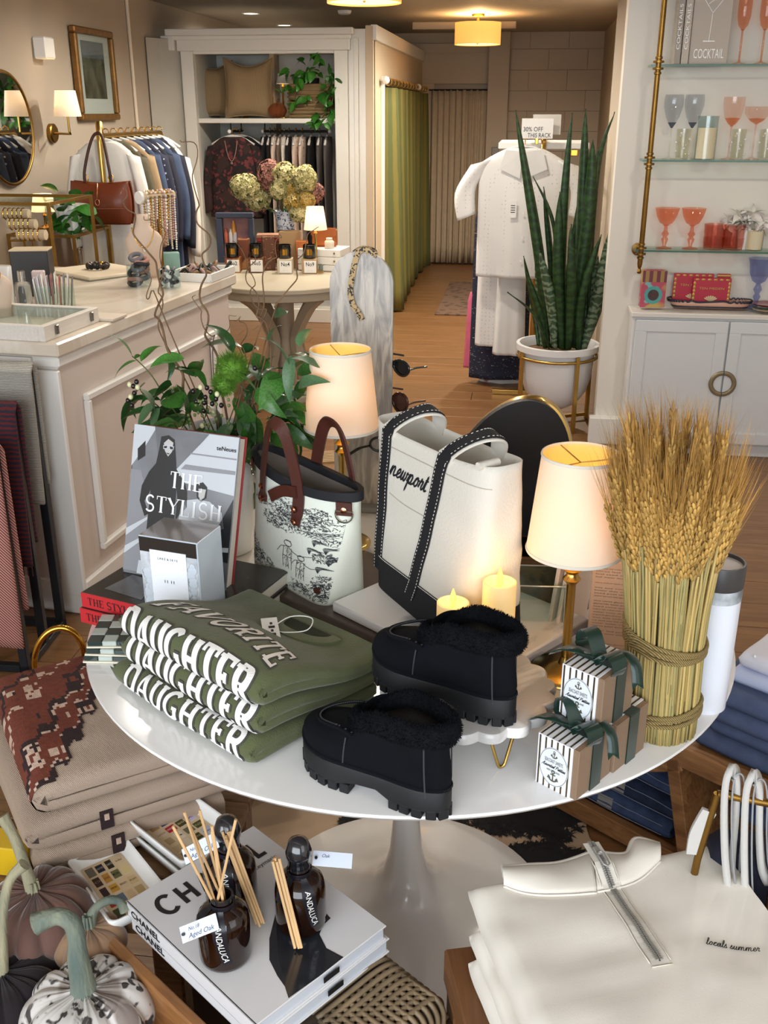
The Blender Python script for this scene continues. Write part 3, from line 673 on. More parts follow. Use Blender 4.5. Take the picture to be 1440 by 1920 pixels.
# WHITE SIDEBOARD + GLASS SHELVES
SY=4.894
sx0=PY(1187,600,SY).x;SZ=.71;sxm=PY(1357,690,SY).x;sx1=sxm*2-sx0
t=thing('sideboard','white shaker sideboard with round brass handle against the right wall','cabinet',((sx0+sx1)/2,SY,0))
SBM=mat('sideboard_paint','d5d8da',.4,var=.01,vscale=3)
w=sx1-sx0;D=.17
o=MB();o.box((0,D/2+.012,.375),(w,D,.63),bev=.004);obj('body',o,SBM,t,30)
o=MB();o.box((0,D/2+.0,SZ-.012),(w+.02,D+.02,.024),bev=.004);obj('top',o,mat('sideboard_top','dcd9d2',.35),t,30)
o=MB();o.box((0,D/2+.02,.035),(w-.01,D-.02,.07),bev=.003);obj('plinth',o,SBM,t,30)
hm=mat('sideboard_handle','8a7a5e',.4,.7)
for s in(-1,1):
 dw=w/2-.018;cx=s*(dw/2+.004)
 o=MB();o.box((cx,.004,.375),(dw,.012,.60),bev=.002)
 fr=.055
 for(x,z,a,b)in((cx,.675-fr/2,dw,fr),(cx,.075+fr/2,dw,fr),(cx-dw/2+fr/2,.375,fr,.6-2*fr),(cx+dw/2-fr/2,.375,fr,.6-2*fr)):o.box((x,-.006,z),(a,.012,b),bev=.002)
 d=obj('door',o,SBM,t,30)
 hr=.052;hz_=PY(1352,718,SY).z
 o=MB();a0=pi/2 if s<0 else-pi/2;n=16
 o.grid(n,8,lambda u,v:(s*.002+(hr+.011*cos(2*pi*v))*cos(a0+pi*u),-.018+.006*sin(2*pi*v),hz_+(hr+.011*cos(2*pi*v))*sin(a0+pi*u)))
 obj('handle',o,hm,d)
t=thing('glass_etagere','wall-mounted glass shelves on a turned brass post, right wall','shelf',(0,0,0))
px_,py_=.536,4.93
zs=[PY(1300,y,py_).z for y in(122,302,472)]
prof=[(.0,.80),(.006,.802),(.012,.81),(.008,.824),(.009,.84),(.013,.855),(.013,.9)]
def post(x,y):
 o=MB();o.lathe([(.0,zs[2]-.107),(.008,zs[2]-.104),(.012,zs[2]-.095),(.006,zs[2]-.083),(.009,zs[2]-.075),(.012,zs[2]-.06),(.012,ZC)],14,(x,y,0));obj('post',o,BRASS_D,t)
 for z in zs:
  for dz,r in((-.014,.024),(.014,.024),(.030,.016),(-.032,.016)):
   o=MB();o.lathe([(.012,z+dz-.006),(r,z+dz-.004),(r,z+dz+.004),(.012,z+dz+.006)],16,(x,y,0));obj('collar',o,BRASS_D,t)
 o=MB();o.tube([(x,y,zs[2]-.01),(x-.0,RY-.004,zs[2]-.01)],.009,8);o.lathe([(.03,0),(.03,.008),(.012,.014)],18,M=frame((x,RY-.001,zs[2]-.01),(1,0,0),ez=(0,-1,0)));obj('wall_rosette',o,BRASS_D,t)
post(px_,py_)
for z in zs:
 o=MB();o.box((px_+.55,(py_+RY)/2+.008,z),(1.16,RY-py_+.02,.008));s_=obj('glass_shelf',o,glassmat('shelf_glass','e4f1ec'),t,0)
 o=MB();o.box((px_+.55,py_-.0035,z),(1.16,.003,.008));obj('glass_edge',o,GLASSG,s_,0)
post(px_+1.06,py_)
# ROUND PEDESTAL TABLE
from mathutils import noise as MN
TC=V((-.183,1.651,0));TZ=.73
def RAYAT(x,y,P0,L,far=True):
 """point on the sight line at distance L from P0"""
 d=_ray(x,y).normalized();w=CAM-V(P0);b=w.dot(d);c=w.length_squared-L*L;q=b*b-c
 if q<0:return CAM+d*(-b)
 return CAM+d*(-b+(sqrt(q)if far else-sqrt(q)))
TGLOSS=mat('table_lacquer','e9e8e6',.16,coat=.6)
t=thing('pedestal_table','large round white tulip table carrying the whole display','table',TC)
o=MB();o.lathe([(0,TZ-.034),(.40,TZ-.034),(.55,TZ-.022),(.578,TZ-.010),(.5822,TZ-.004),(.581,TZ-.0005),(.579,TZ)],128,cap=(0,1));obj('tabletop',o,TGLOSS,t)
o=MB();o.lathe([(.315,.008),(.317,.012),(.30,.018),(.25,.028),(.18,.042),(.115,.062),(.07,.092),(.046,.13),(.034,.18),(.0275,.25),(.0245,.33),(.025,.42),(.029,.52),(.045,.61),(.08,.67),(.13,.697)],72);obj('pedestal',o,TGLOSS,t,60)
# folded sweatshirts
OLIVE=mat('olive_fleece','545b3b',.92,var=.06,vscale=40,bump=.35,bscale=420,sheen=.25)
WPRINT=mat('white_print','e9e8e4',.7);DPRINT=mat('dark_print_edge','4b4846',.8)
sA,sB=PZ(205,1284,TZ),PZ(468,1449,TZ)
d1=(sB-sA).normalized();d2=V((-d1.y,d1.x,0))
if d2.y<0:d2=-d2
def shirt_surface(W,D,h,tl,bul,seed,wavy=.0035):
 """returns S(u metres, a arc metres, lift): a=0 front of the fold, + over the top, - underneath"""
 r=h/2
 def mid(u):
  e=min(u,W-u);return bul*smooth01(e/.12)
 def S(u,a,lift=0.):
  ro=r+lift;arc=pi*r/2
  if a>arc:s=r+(a-arc);z=h+lift;nz=1
  elif a<-arc:s=r+(-a-arc);z=-lift;nz=-1
  else:th=a/r;s=r-ro*cos(th);z=r+ro*sin(th);nz=0
  e=max(0.,min(u,W-u));k=min(1.,e/(tl*.9));sink=(1-sqrt(max(0.,1-(1-k)**2)))*tl*.55
  zz=z/h
  dz=mid(u)*smooth01((z/h-.35)/.65)*(1-.55*smooth01((s-.12)/.2))
  wv=wavy*(MN.noise(V((u*9+seed,s*9,seed*2.3+zz)))+.5*MN.noise(V((u*24+seed,s*15,seed))))
  z2=z+dz+wv*smooth01(zz*1.5)-sink*(1 if zz>.5 else-1)
  s2=s+.006*MN.noise(V((u*6,seed*1.7,0)))+.012*(u/W-.5)**2
  return s2,z2
 return S
def make_shirt(name,label,z0,W,D,h,tl,bul,seed,dx,ds,group,org=None,d1=None,d2=None,m=None,cat='sweatshirt',part_name='body',sag=0.,wavy=.0035):
 def wz(s_,z):return(z0+z-TZ)*(1-sag*smooth01((s_-.03)/.2))+TZ-z0 if sag else z
 S=shirt_surface(W,D,h,tl,bul,seed,wavy)
 d1=d1 or globals()['d1'];d2=d2 or globals()['d2'];org=org or sA
 o0=org+d1*dx+d2*ds;o0.z=z0
 t=thing(name,label,cat,o0,0,group)
 r=h/2;arc=pi*r/2;tot=arc+(D-r);ri=r-tl
 NA=40
 outer=[tot-2*tot*i/NA for i in range(NA+1)]
 NU=44;rings=[]
 for i in range(NU+1):
  tt=i/NU;u=W*(.5-.5*cos(pi*tt));k=sqrt(max(0.,1-(abs(2*tt-1))**7));ring=[]
  ws=1+.0*tt
  pts=[S(u,a)for a in outer]
  lay=tl*(.25+.75*k)
  for(s,z)in pts:ring.append((u,s,z))
  inn=[]
  for j in range(NA,-1,-1):
   a=outer[j];s,z=pts[j]
   if a>arc:s2,z2=s,z-lay
   elif a<-arc:s2,z2=s,z+lay
   else:
    th=a/r;s2=s+lay*cos(th);z2=z-lay*sin(th)
   inn.append((u,s2,z2))
  rings.append([o0+d1*p[0]+d2*p[1]+V((0,0,wz(p[1],p[2])))for p in ring+inn])
 mb=MB();mb.loft(rings);obj(part_name,mb,m or OLIVE,t,70,W=True)
 def fn(u,a,z):s,zz=S(u,a,z+.0009);return o0+d1*u+d2*s+V((0,0,wz(s,zz)))
 return t,S,fn,o0
def daughter(t,fn,W,a0,hgt,x0,wid):
 st,w=caps('DAUGHTER',hgt,1.,.205,.12,.34,.105,.13)
 k=wid/w;sc_=lambda st:[([(p[0]*k+x0,p[1]+a0)for p in pts],wd)for pts,wd in st]
 bg,_=caps('DAUGHTER',hgt,1.,.205,.12,.34,.105,.13,.0055)
 m2=MB();ribbon(m2,sc_(bg),lambda u,v,z:fn(u,v,z),.003,.00001);obj('print_outline',m2,DPRINT,t,0,W=True)
 m1=MB();ribbon(m1,sc_(st),lambda u,v,z:fn(u,v,z+.0006),.003,.00001);obj('print_lettering',m1,WPRINT,t,0,W=True)
GRP='folded olive sweatshirts'
W0=(sB-sA).length
ts3,S3,f3,o3=make_shirt('sweatshirt','olive folded sweatshirt with white lettering, bottom one of its stack of three',TZ+.001,W0,.265,.043,.020,.002,1,0,0,None,sag=.42)
daughter(ts3,f3,W0,-.010,.042,.040,W0*.83)
ts2,S2,f2,o2=make_shirt('sweatshirt','olive folded sweatshirt with white lettering, middle one of its stack of three',TZ+.0455,W0*.95,.265,.046,.0215,.003,7,.02,.012,None,sag=.42)
daughter(ts2,f2,W0*.95,-.020,.052,.018,W0*.87)
ts1,S1,f1,o1=make_shirt('sweatshirt','olive folded sweatshirt with tagged neckline, top one of its stack of three',TZ+.093,W0*.96,.265,.048,.0225,.010,4,.022,.014,None,sag=.42)
daughter(ts1,f1,W0*.96,-.024,.056,.012,W0*.87)
st,w=caps('FAVORITE',.056,1.,.2,.12,.32,.11,.13);k=.285/w
bg,_=caps('FAVORITE',.056,1.,.2,.12,.32,.11,.13,.006)
def archmap(lift):
 def g(u,v,z):
  x=u*k;c=(x/.285-.5);return f1(.030+x-.10*c*v*4,.058+v*1.0+.026*(1-(2*c)**2),z+lift)
 return g
m2=MB();ribbon(m2,bg,archmap(0),.003,.00001);obj('print_outline',m2,DPRINT,ts1,0,W=True)
m1=MB();ribbon(m1,st,archmap(.0006),.003,.00001);obj('print_lettering',m1,WPRINT,ts1,0,W=True)
NK=.200;NU_=W0*.96*.60
def topat(u,a,l=0.):return f1(u,a,l)
cp=[topat(NU_+.058*cos(a),NK+.048-.048*sin(a)*1.1,.004)for a in[pi*k/16 for k in range(17)]]
mb=MB();mb.strap(catmull(cp,2),.020,.006,(0,0,1));obj('neck_rib',mb,OLIVE,ts1,60,W=True)
mb=MB();mb.poly([p+V((0,0,.001))for p in cp]);obj('neck_shade_sheet',mb,mat('olive_neck_shade','2c3122',.95),ts1,0,W=True)  # flat dark sheet; shade inside the neck is put into its colour
mb=MB();M=frame(topat(NU_-.02,NK-.022,.004),d1*.8-d2*.6,ez=(0,0,1));mb.box((0,0,0),(.070,.026,.0012),M);tg=obj('price_tag',mb,PAPERW,ts1,0,W=True)
mb=MB();[mb.box((-.015+.012*i,.002,.0009),(.007,.010 if i%2 else.004,.0004),M)for i in range(4)];obj('tag_print',mb,INK,tg,0,W=True)
mb=MB();q0=topat(NU_,NK,.006);mb.tube(catmull([q0+d1*a+d2*b+V((0,0,c))for a,b,c in((-.03,-.015,0),(-.02,.02,.012),(.015,.035,.016),(.03,.01,.010),(.0,-.012,.004),(-.03,-.015,.0))],5),.0009,5);obj('tag_string',mb,PAPERW,ts1,60,W=True)
# shearling boots
SUEDE=mat('black_suede','080b11',.95,var=.2,vscale=30,bump=.15,bscale=300,spec=.2)
RUBB=mat('black_rubber','0f1114',.6,bump=.05,bscale=80)
FURM=mat('black_shearling','0d0f13',.95,var=.35,vscale=40,bump=.9,bscale=90,spec=.15)
def boot(label,heel,toe,z,group):
 heel=V((heel[0],heel[1],z));d=V((toe[0],toe[1],z))-heel;L=d.length;rz=atan2(d.y,d.x)
 t=thing('shearling_boot',label,'boot',heel,rz,group)
 k=L/.27
 def outline(x0,x1,wf,n=44,off=0.):
  pts=[]
  for i in range(n):
   a=2*pi*i/n;c,s=cos(a),sin(a)
   x=(x0+x1)/2+(x1-x0)/2*(abs(c)**(.60 if c>0 else.75))*(1 if c>=0 else-1)
   f=(x/k-.0)/.27;wd=interp([(0,.032),(.12,.037),(.35,.036),(.55,.044),(.72,.052),(.88,.052),(1,.044)],f)*k*wf
   y=wd*(abs(s)**.8)*(1 if s>=0 else-1)-.006*k*smooth01((f-.5)*2)*0
   pts.append((x+off*c,y+off*s))
  return pts
 R3=lambda pts,zz:[V((p[0],p[1],zz))for p in pts]
 def zarch(x):f=x/k/.27;return.014*k+.012*k*smooth01((f-.33)/.06)*smooth01((.56-f)/.06)
 def rise(x):f=x/k/.27;return.018*k*max(0,(f-.8)/.2)**2
 base=outline(0,L,1.06);rings=[]
 lo=[V((p[0],p[1],zarch(p[0])+rise(p[0])))for p in base]
 hi_=[V((p[0],p[1],.045*k+rise(p[0])*.6))for p in base]
 in_=[V((L/2+(p[0]-L/2)*.97,p[1]*.95,.049*k+rise(p[0])*.6))for p in base]
 mb=MB();mb.loft([lo,hi_,in_]);obj('sole',mb,RUBB,t,40)
 N=30;dense=outline(0,L,1.055,240)
 per=[0];
 for a,b in zip(dense,dense[1:]+dense[:1]):per.append(per[-1]+sqrt((a[0]-b[0])**2+(a[1]-b[1])**2))
 for j in range(N):
  s0=per[-1]*(j+.5)/N;i=next(q for q in range(240)if per[q+1]>=s0);a,b=V(dense[i]),V(dense[(i+1)%240])
  c=(a+b)/2;f=c.x/k/.27
  if.34<f<.55:continue
  tg_=(b-a).normalized();nn=V((tg_.y,-tg_.x));M=frame((c.x-nn.x*.011*k,c.y-nn.y*.011*k,rise(c.x)),(tg_.x,tg_.y,0),ez=(0,0,1))
  mb=MB();mb.box((0,0,.0085*k),(per[-1]/N*.78,.024*k,.017*k),M,.0015);obj('lug',mb,RUBB,t,30)
 mb=MB();w_=outline(0,L,1.0);mb.tube([V((L/2+(p[0]-L/2)*.985,p[1]*1.0,.0515*k+rise(p[0])*.6))for p in w_],.0038*k,6,closed=True);obj('welt',mb,SUEDE,t,60)
 mb=MB()
 for p,q in zip(w_[::1],w_[1:]+w_[:1]):
  for s_ in(.25,.75):
   c=V((lerp(p[0],q[0],s_),lerp(p[1],q[1],s_),0));mb.box((L/2+(c.x-L/2)*1.0,c.y*1.015,.0525*k+rise(c.x)*.6),(.0022,.0022,.001))
 o_=obj('welt_stitches',mb,mat('grey_thread','34363b',.7),t,0);o_['kind']='stuff'
 lev=[(.042,.004,.268,.97),(.052,.001,.270,.99),(.062,.0,.268,1.0),(.072,.001,.262,.985),(.080,.002,.250,.95),(.087,.003,.232,.90),(.092,.004,.212,.87),(.097,.005,.190,.86),(.103,.006,.172,.88),(.112,.007,.161,.92),(.125,.008,.153,.97),(.132,.009,.150,1.0),(.142,.010,.148,1.02)]
 rings=[]
 for zz,xa,xb,wf in lev:
  ring=[]
  for p in outline(xa*k,xb*k,wf):ring.append(V((p[0],p[1],(zz+.005)*k+rise(p[0])*.5)))
  rings.append(ring)
 mb=MB();mb.loft(rings,cap=False);obj('upper',mb,SUEDE,t,180)
 def surf(x,side,lift=.0012):
  return None
 ap=[]
 for i in range(25):
  a=-pi/2+pi*i/24;x=(.176+.066*cos(a))*k;y=.037*sin(a)*k;f=x/k/.27
  zz=(.1065-.0170*max(0,cos(a))**1.5)*k+rise(x)*.5;ap.append(V((x,y*1.10,zz+.0022*k)))
 ap=[V((.150*k,ap[0].y*1.02,ap[0].z-.002*k))]+ap+[V((.150*k,ap[-1].y*1.02,ap[-1].z-.002*k))]
 mb=MB();mb.tube(ap,.0026*k,6);obj('apron_seam',mb,SUEDE,t,60)
 mb=MB();[mb.box(p+V((-.004*k,0,.0015*k))if 0 else V(((p.x-.176*k)*.93+.176*k,p.y*.93,p.z+.0025*k)),(.002,.002,.0012))for p in catmull(ap,2)];o_=obj('apron_stitches',mb,MATS['grey_thread'],t,0);o_['kind']='stuff'
 for s in(-1,1):
  mb=MB();mb.tube([V(((.160+.004*(1-q))*k,s*(.0466+.0010*sin(q*pi)-.0035*q*q)*k,(.047+.052*q)*k))for q in[i/8 for i in range(9)]],.0012*k,5);obj('side_seam',mb,MATS['grey_thread'],t,60)
  mb=MB();mb.tube([V(((.020+.004*q)*k,s*(.0355+.0015*sin(q*pi))*k,(.047+.095*q)*k))for q in[i/8 for i in range(9)]],.0012*k,5);obj('back_seam',mb,MATS['grey_thread'],t,60)
 path=[]
 for i in range(72):
  a=2*pi*i/72;x=(.080+.078*cos(a))*k;y=.040*sin(a)*k;fr=smooth01((cos(a)-.1)/.9)
  path.append(V((x+.010*k*fr,y*(1-.25*fr),(.146-.036*fr**1.3)*k)))
 mb=MB()
 N=len(path);rs=random.Random(5)
 def fn(u,v):
  i=int(round(u*N))%N;p=path[i];t_=(path[(i+1)%N]-path[i-1]).normalized();out=V((t_.y,-t_.x,0)).normalized();up=out.cross(t_)
  th=2*pi*v;rr=.0150*k*(1+.05*MN.noise(V((p.x*60,p.y*60+th*2,th*2))));return p+out*(rr*cos(th)*.85)+V((0,0,1))*(rr*sin(th)*1.15)
 mb.grid(N,14,fn,wrap=True);cl_=obj('shearling_collar',mb,FURM,t,180)
 tf=MB();rs=random.Random(9)
 for _ in range(9000):
  u=rs.random()*N;v=rs.random();i=int(u);q_=u-i;p=fn(i/N,v).lerp(fn((i+1)/N,v),q_);n_=(p-path[i%N].lerp(path[(i+1)%N],q_)).normalized()
  dr=(n_+V((rs.uniform(-.6,.6),rs.uniform(-.6,.6),rs.uniform(-.5,.6)))).normalized();s_=dr.orthogonal().normalized()*.0006;l_=rs.uniform(.0025,.0055)*k
  tf.add([p-s_,p+s_,p+dr*l_],[(0,1,2)])
 f_=obj('wool_pile',tf,FURM,cl_,0);f_['kind']='stuff'
 mb=MB();mb.loft([[V((.08*k+(p.x-.08*k)*.93,p.y*.86,p.z-.002))for p in path],[V((.075*k+(p.x-.08*k)*.72,p.y*.62,.07*k))for p in path]],cap=True);obj('lining',mb,mat('boot_inside','050506',.95),t,180)
 mb=MB()
 return t
boot('black suede boot with shearling collar standing on the white tabletop',PZ(842,1532,TZ),PZ(581,1412,TZ),TZ,None)
CKZ=TZ+.072
boot('black suede boot with shearling collar standing on the scalloped cake stand',PZ(963,1358,CKZ),PZ(708,1258,CKZ),CKZ,None)
MARB=marblemat('white_marble','e8e6e2','b9b7b5',5,.25)
cc=PZ(878,1284,CKZ);NS=18
t=thing('cake_stand','scalloped white stone cake stand on brass hairpin legs under the rear boot','stand',(cc.x,cc.y,TZ))
mb=MB();ro=lambda a:.123+.010*abs(sin(a*NS/2))
ring=lambda r,z:[V(((ro(2*pi*i/216)+r)*cos(2*pi*i/216),(ro(2*pi*i/216)+r)*sin(2*pi*i/216),z))for i in range(216)]
mb.loft([ring(-.006,.054),ring(-.001,.056),ring(0,.06),ring(0,.067),ring(-.003,.071),ring(-.008,.072)]);obj('plate',mb,MARB,t,40)
lt_=PZ(944,1446,TZ)-V((cc.x,cc.y,TZ));la_=atan2(lt_.y,lt_.x);lr_=min(.112,lt_.length/1.02);print('leg',lt_.length)
for a in(la_,la_+2.09,la_+4.19):
 bx,by=lr_*cos(a),lr_*sin(a);tx,ty=-sin(a)*.019,cos(a)*.019
 mb=MB();mb.tube([V((bx-tx,by-ty,.054)),V((bx*1.02-tx*.3,by*1.02-ty*.3,.008))]+[V((bx*1.02+tx*.3*sin(q),by*1.02+ty*.3*sin(q),.0085-.0055*cos(q)))for q in(-.9,-.4,0,.4,.9)]+[V((bx*1.02+tx*.3,by*1.02+ty*.3,.008)),V((bx+tx,by+ty,.054))],.0026,8);obj('hairpin_leg',mb,BRASS,t,60)
# flat boards under the bags
BRD=mat('taupe_board','5d534c',.3,var=.06,vscale=6)
bz_=TZ+.022
q=[PZ(455,1085,bz_),PZ(800,1238,bz_)]
e1=(q[1]-q[0]).normalized();e2=V((-e1.y,e1.x,0))
t=thing('taupe_board','dark taupe board lying flat on the table under the handbags','board',(0,0,0));
MBd=frame(q[0],e1,ez=(0,0,1));Lb=(q[1]-q[0]).length
mb=MB();mb.box((Lb/2,.13,-.011),(Lb,.26,.022),MBd,.002);obj('board',mb,BRD,t,30,W=True)
mz=bz_+.020
q=[PZ(622,1128,mz),PZ(868,1248,mz)];m1_=(q[1]-q[0]).normalized();m2_=V((-m1_.y,m1_.x,0))
MMs=frame(q[0],m1_,ez=(0,0,1));Lm=(q[1]-q[0]).length
mb=MB();mb.box((Lm/2+.025,.14,-.010),(Lm+.05,.28,.020),MMs,.003);o=obj('marble_slab',mb,marblemat('veined_marble','f0eeec','a9abb4',4,.2,lo=.42,hi=.5));tag(o,'thick white marble slab with grey veins under the canvas tote','slab')
# toile handbag
TOI=mat('toile_canvas','dfe4d8',.75,var=.02,vscale=8,bump=.15,bscale=250)
TOID=mat('toile_ink','32343a',.8)
NAVYB=mat('black_binding','17181d',.7)
LEA=mat('brown_bridle_leather','4a241b',.42,var=.12,vscale=14,bump=.1,bscale=200);LEAE=mat('leather_edge','7a4a36',.6)
COPP=mat('copper_rivet','c98a6a',.25,1.)
bb=bz_
BL,BF,BR_=PZ(463,1060,bb),PZ(604,1143,bb),PZ(697,1108,bb)
w1=BF-BL;w2=BR_-BF;w2=w2-w1.normalized()*w2.dot(w1.normalized())
lm=BL+w2*.5;rm=BF+w2*.5
Tl=PH(484,842,lm);Tr=PH(672,930,rm)
zt=(Tl.z+Tr.z)/2
t=bag=thing('toile_handbag','small cream toile handbag with brown leather handles, in front of the vase','handbag',(BL+BF+w2)/2)
def bagring(v):
 """rounded rectangle at the bottom to a pinched lens at the rim"""
 ring=[];n=56
 for i in range(n):
  a=2*pi*i/n;c,s=cos(a),sin(a)
  ex=lerp(.35,.9,v**.8);xx=(abs(c)**ex)*(1 if c>=0 else-1);yy=(abs(s)**lerp(.45,1.0,v))*(1 if s>=0 else-1)
  bot=BL+w1*.5+w2*.5+w1*(xx*.5)+w2*(yy*.5)
  tp=(Tl+Tr)/2+(Tr-Tl)*(xx*.5)+w2.normalized()*(yy*.040)
  p=bot.lerp(tp,v);p.z=lerp(bb,lerp(lerp(Tl.z,Tr.z,.5+xx*.5),zt,.0),v)
  if v>.5:p.z-=.014*smooth01((v-.5)*2)*(1-xx*xx)*(1 if yy<0 else.6)
  p+=w2.normalized()*(.006*sin(3*v)*yy)*(1-v)
  ring.append(p)
 return ring
vs_=[0,.02,.06]+[.06+.94*i/16 for i in range(1,17)]
mb=MB();mb.loft([bagring(v)for v in vs_],cap=False);mb.poly(bagring(0));obj('bag_body',mb,TOI,t,60,W=True,mods=[('SOLIDIFY',dict(thickness=.003,offset=-1))])
rim=bagring(1.0)
mb=MB();mb.strap(rim,.010,.018,(0,0,1),closed=True);obj('rim_binding',mb,NAVYB,t,40,W=True)
mb=MB();mb.loft([[p+(((Tl+Tr)/2)-p)*.03 for p in rim],[p*.3+((Tl+Tr)/2)*.7-V((0,0,.05))for p in rim]],cap=False);obj('lining',mb,mat('bag_lining','6a625c',.9),t,180,W=True)
def bagpt(x,v,lift=.0015,back=False):
 """front face point: x 0..1 along the front, v 0..1 up"""
 r=bagring(v);n=len(r);best=None
 ax=w1.normalized()
 f=[p for i,p in enumerate(r)if(sin(2*pi*i/n)<=.02)!=back]
 f.sort(key=lambda p:(p-BL).dot(ax));lo_,hi_=(f[0]-BL).dot(ax),(f[-1]-BL).dot(ax);tx=lerp(lo_,hi_,x)
 for a,b in zip(f,f[1:]):
  xa,xb=(a-BL).dot(ax),(b-BL).dot(ax)
  if xa<=tx<=xb+1e-9:p=a.lerp(b,(tx-xa)/max(1e-9,xb-xa));break
 else:p=f[-1].copy()
 return p-w2.normalized()*(lift if not back else-lift)
ink=[];rt=random.Random(21)
def scr(cx,cy,r,n,ln=.020,curl=1.,dirs=None):
 for _ in range(int(n*2.3)):
  a=rt.random()*2*pi;q=sqrt(rt.random())*r;x,y=cx+q*cos(a)*1.1,cy+q*sin(a)
  d=(dirs if dirs is not None else rt.random()*2*pi)+rt.uniform(-.5,.5);l=ln*rt.uniform(.5,1.3)
  ink.append(([(x,y),(x+l*.5*cos(d),y+l*.5*sin(d)+.006*curl),(x+l*cos(d),y+l*sin(d))],rt.uniform(.0025,.006)))
for cx,cy,r,n in((.30,.76,.10,60),(.42,.70,.13,90),(.60,.66,.14,90),(.70,.60,.10,55),(.33,.62,.10,70),(.25,.58,.07,45),(.15,.70,.05,30),(.5,.80,.06,34),(.57,.42,.05,40),(.60,.2,.06,50)):scr(cx,cy,r,n)
for cx,cy,r,n in((.08,.20,.09,80),(.16,.12,.10,100),(.04,.30,.05,34),(.58,.10,.08,70),(.70,.13,.09,80),(.83,.10,.07,60),(.45,.08,.06,40),(.9,.2,.05,22)):scr(cx,cy,r,n,.02)
for cx,cy in((.52,.50),(.60,.36),(.50,.42),(.56,.28),(.58,.46)):
 for k_ in range(9):a=1.0+.14*k_;ink.append((catmull([(cx,cy),(cx+.03*cos(a),cy+.05*sin(a)),(cx+.075*cos(a-.5),cy+.06*sin(a-.3))],4),.003))
for k_ in range(7):ink.append((catmull([(.40+.02*k_,.56),(.43+.03*k_,.60+.01*k_),(.54+.03*k_,.58+.012*k_)],4),.0035))
def figure(cx,cy,h):
 H=lambda x,y:(cx+x*h,cy+y*h)
 ink.append(([H(.10*cos(a),.88+.10*sin(a))for a in[k*pi/5 for k in range(11)]],.006))
 for pts in(((-.06,.95),(.08,.98)),((0,.78),(-.18,.70),(-.28,.48)),((0,.78),(.16,.66),(.3,.62),(.62,.78)),((-.1,.75),(-.12,.42)),((.1,.75),(.12,.42)),((-.12,.42),(-.1,.02)),((0,.4),(-.02,.02)),((.02,.4),(.06,.02)),((.12,.42),(.14,.02)),((-.12,.42),(.12,.42)),((0,.76),(0,.44))):ink.append(([H(*p)for p in pts],.005))
 for _ in range(26):x,y=rt.uniform(-.11,.12),rt.uniform(.05,.72);ink.append(([H(x,y),H(x+.03,y+.08)],.003))
figure(.36,.20,.26);figure(.455,.16,.22);figure(.64,.12,.12)
for bx_,by_ in((.80,.27),(.87,.30),(.84,.24)):ink.append(([(bx_,by_),(bx_+.025,by_+.018),(bx_+.05,by_+.01),(bx_+.06,by_+.03)],.006));ink.append(([(bx_+.02,by_),(bx_+.045,by_-.004)],.004))
tab={}
def tof(u,v,z):
 v=max(.02,min(.985,v));u=max(.01,min(.99,u));kx,kv=int(u*40),int(v*30)
 def g(i,j):
  if(i,j)not in tab:tab[i,j]=bagpt(min(1,max(0,i/40)),min(1,j/30),.0016)
  return tab[i,j]
 a,b=u*40-kx,v*30-kv
 p=(g(kx,kv).lerp(g(kx+1,kv),a)).lerp(g(kx,kv+1).lerp(g(kx+1,kv+1),a),b);return p-w2.normalized()*z
mb=MB();ribbon(mb,[([(min(.98,q[0]*1.62-.03),q[1])for q in p],w_*.85)for p,w_ in ink],tof,.02,0.);o_=obj('toile_print',mb,TOID,t,0,W=True);o_['kind']='stuff'
def handle(xa,xb,back,rise,lean):
 pa,pb=bagpt(xa,.70,.004,back),bagpt(xb,.64,.004,back);ra,rb=bagpt(xa,.97,.006,back),bagpt(xb,.97,.006,back)
 n_=w2.normalized()*(-1 if not back else 1);top=(ra+rb)/2+V((0,0,rise))+n_*lean
 dr=w1.normalized()
 pts=catmull([pa,ra,ra.lerp(top,.55)+V((0,0,rise*.25))-dr*.004,top,rb.lerp(top,.55)+V((0,0,rise*.25))+dr*.004,rb,pb],7)
 mb=MB();mb.strap(pts,.024,.004,lambda i:(n_ if i<3 or i>len(pts)-4 else(n_*1.0+(pts[i]-(ra+rb)/2)*6).normalized()));h=obj('handle',mb,LEA,t,50,W=True)
 for p in(pa+V((0,0,.004)),pa+V((0,0,.030)),pb+V((0,0,.004)),pb+V((0,0,.030))):
  m2=MB();m2.lathe([(.0062,0),(.0062,.0015),(.004,.003),(.0015,.0022)],14,M=frame(p+n_*.0022,dr,ez=n_));obj('rivet',m2,COPP,h,40,W=True)
handle(.24,.62,False,.115,.004);handle(.40,.80,True,.110,-.004)
pa=bagpt(.34,.80,.006);pb=bagpt(.62,.93,.010)
mb=MB();mb.strap(catmull([pa,pa.lerp(pb,.5)+V((0,0,.012)),pb+V((0,0,.01))],6),.022,.004,-w2.normalized());h=obj('cross_strap',mb,LEA,t,50,W=True)
m2=MB();m2.lathe([(.006,0),(.006,.0015),(.002,.003)],14,M=frame(pa+V((.006,0,.004))-w2.normalized()*.002,w1,ez=-w2));obj('rivet',m2,COPP,h,40,W=True)
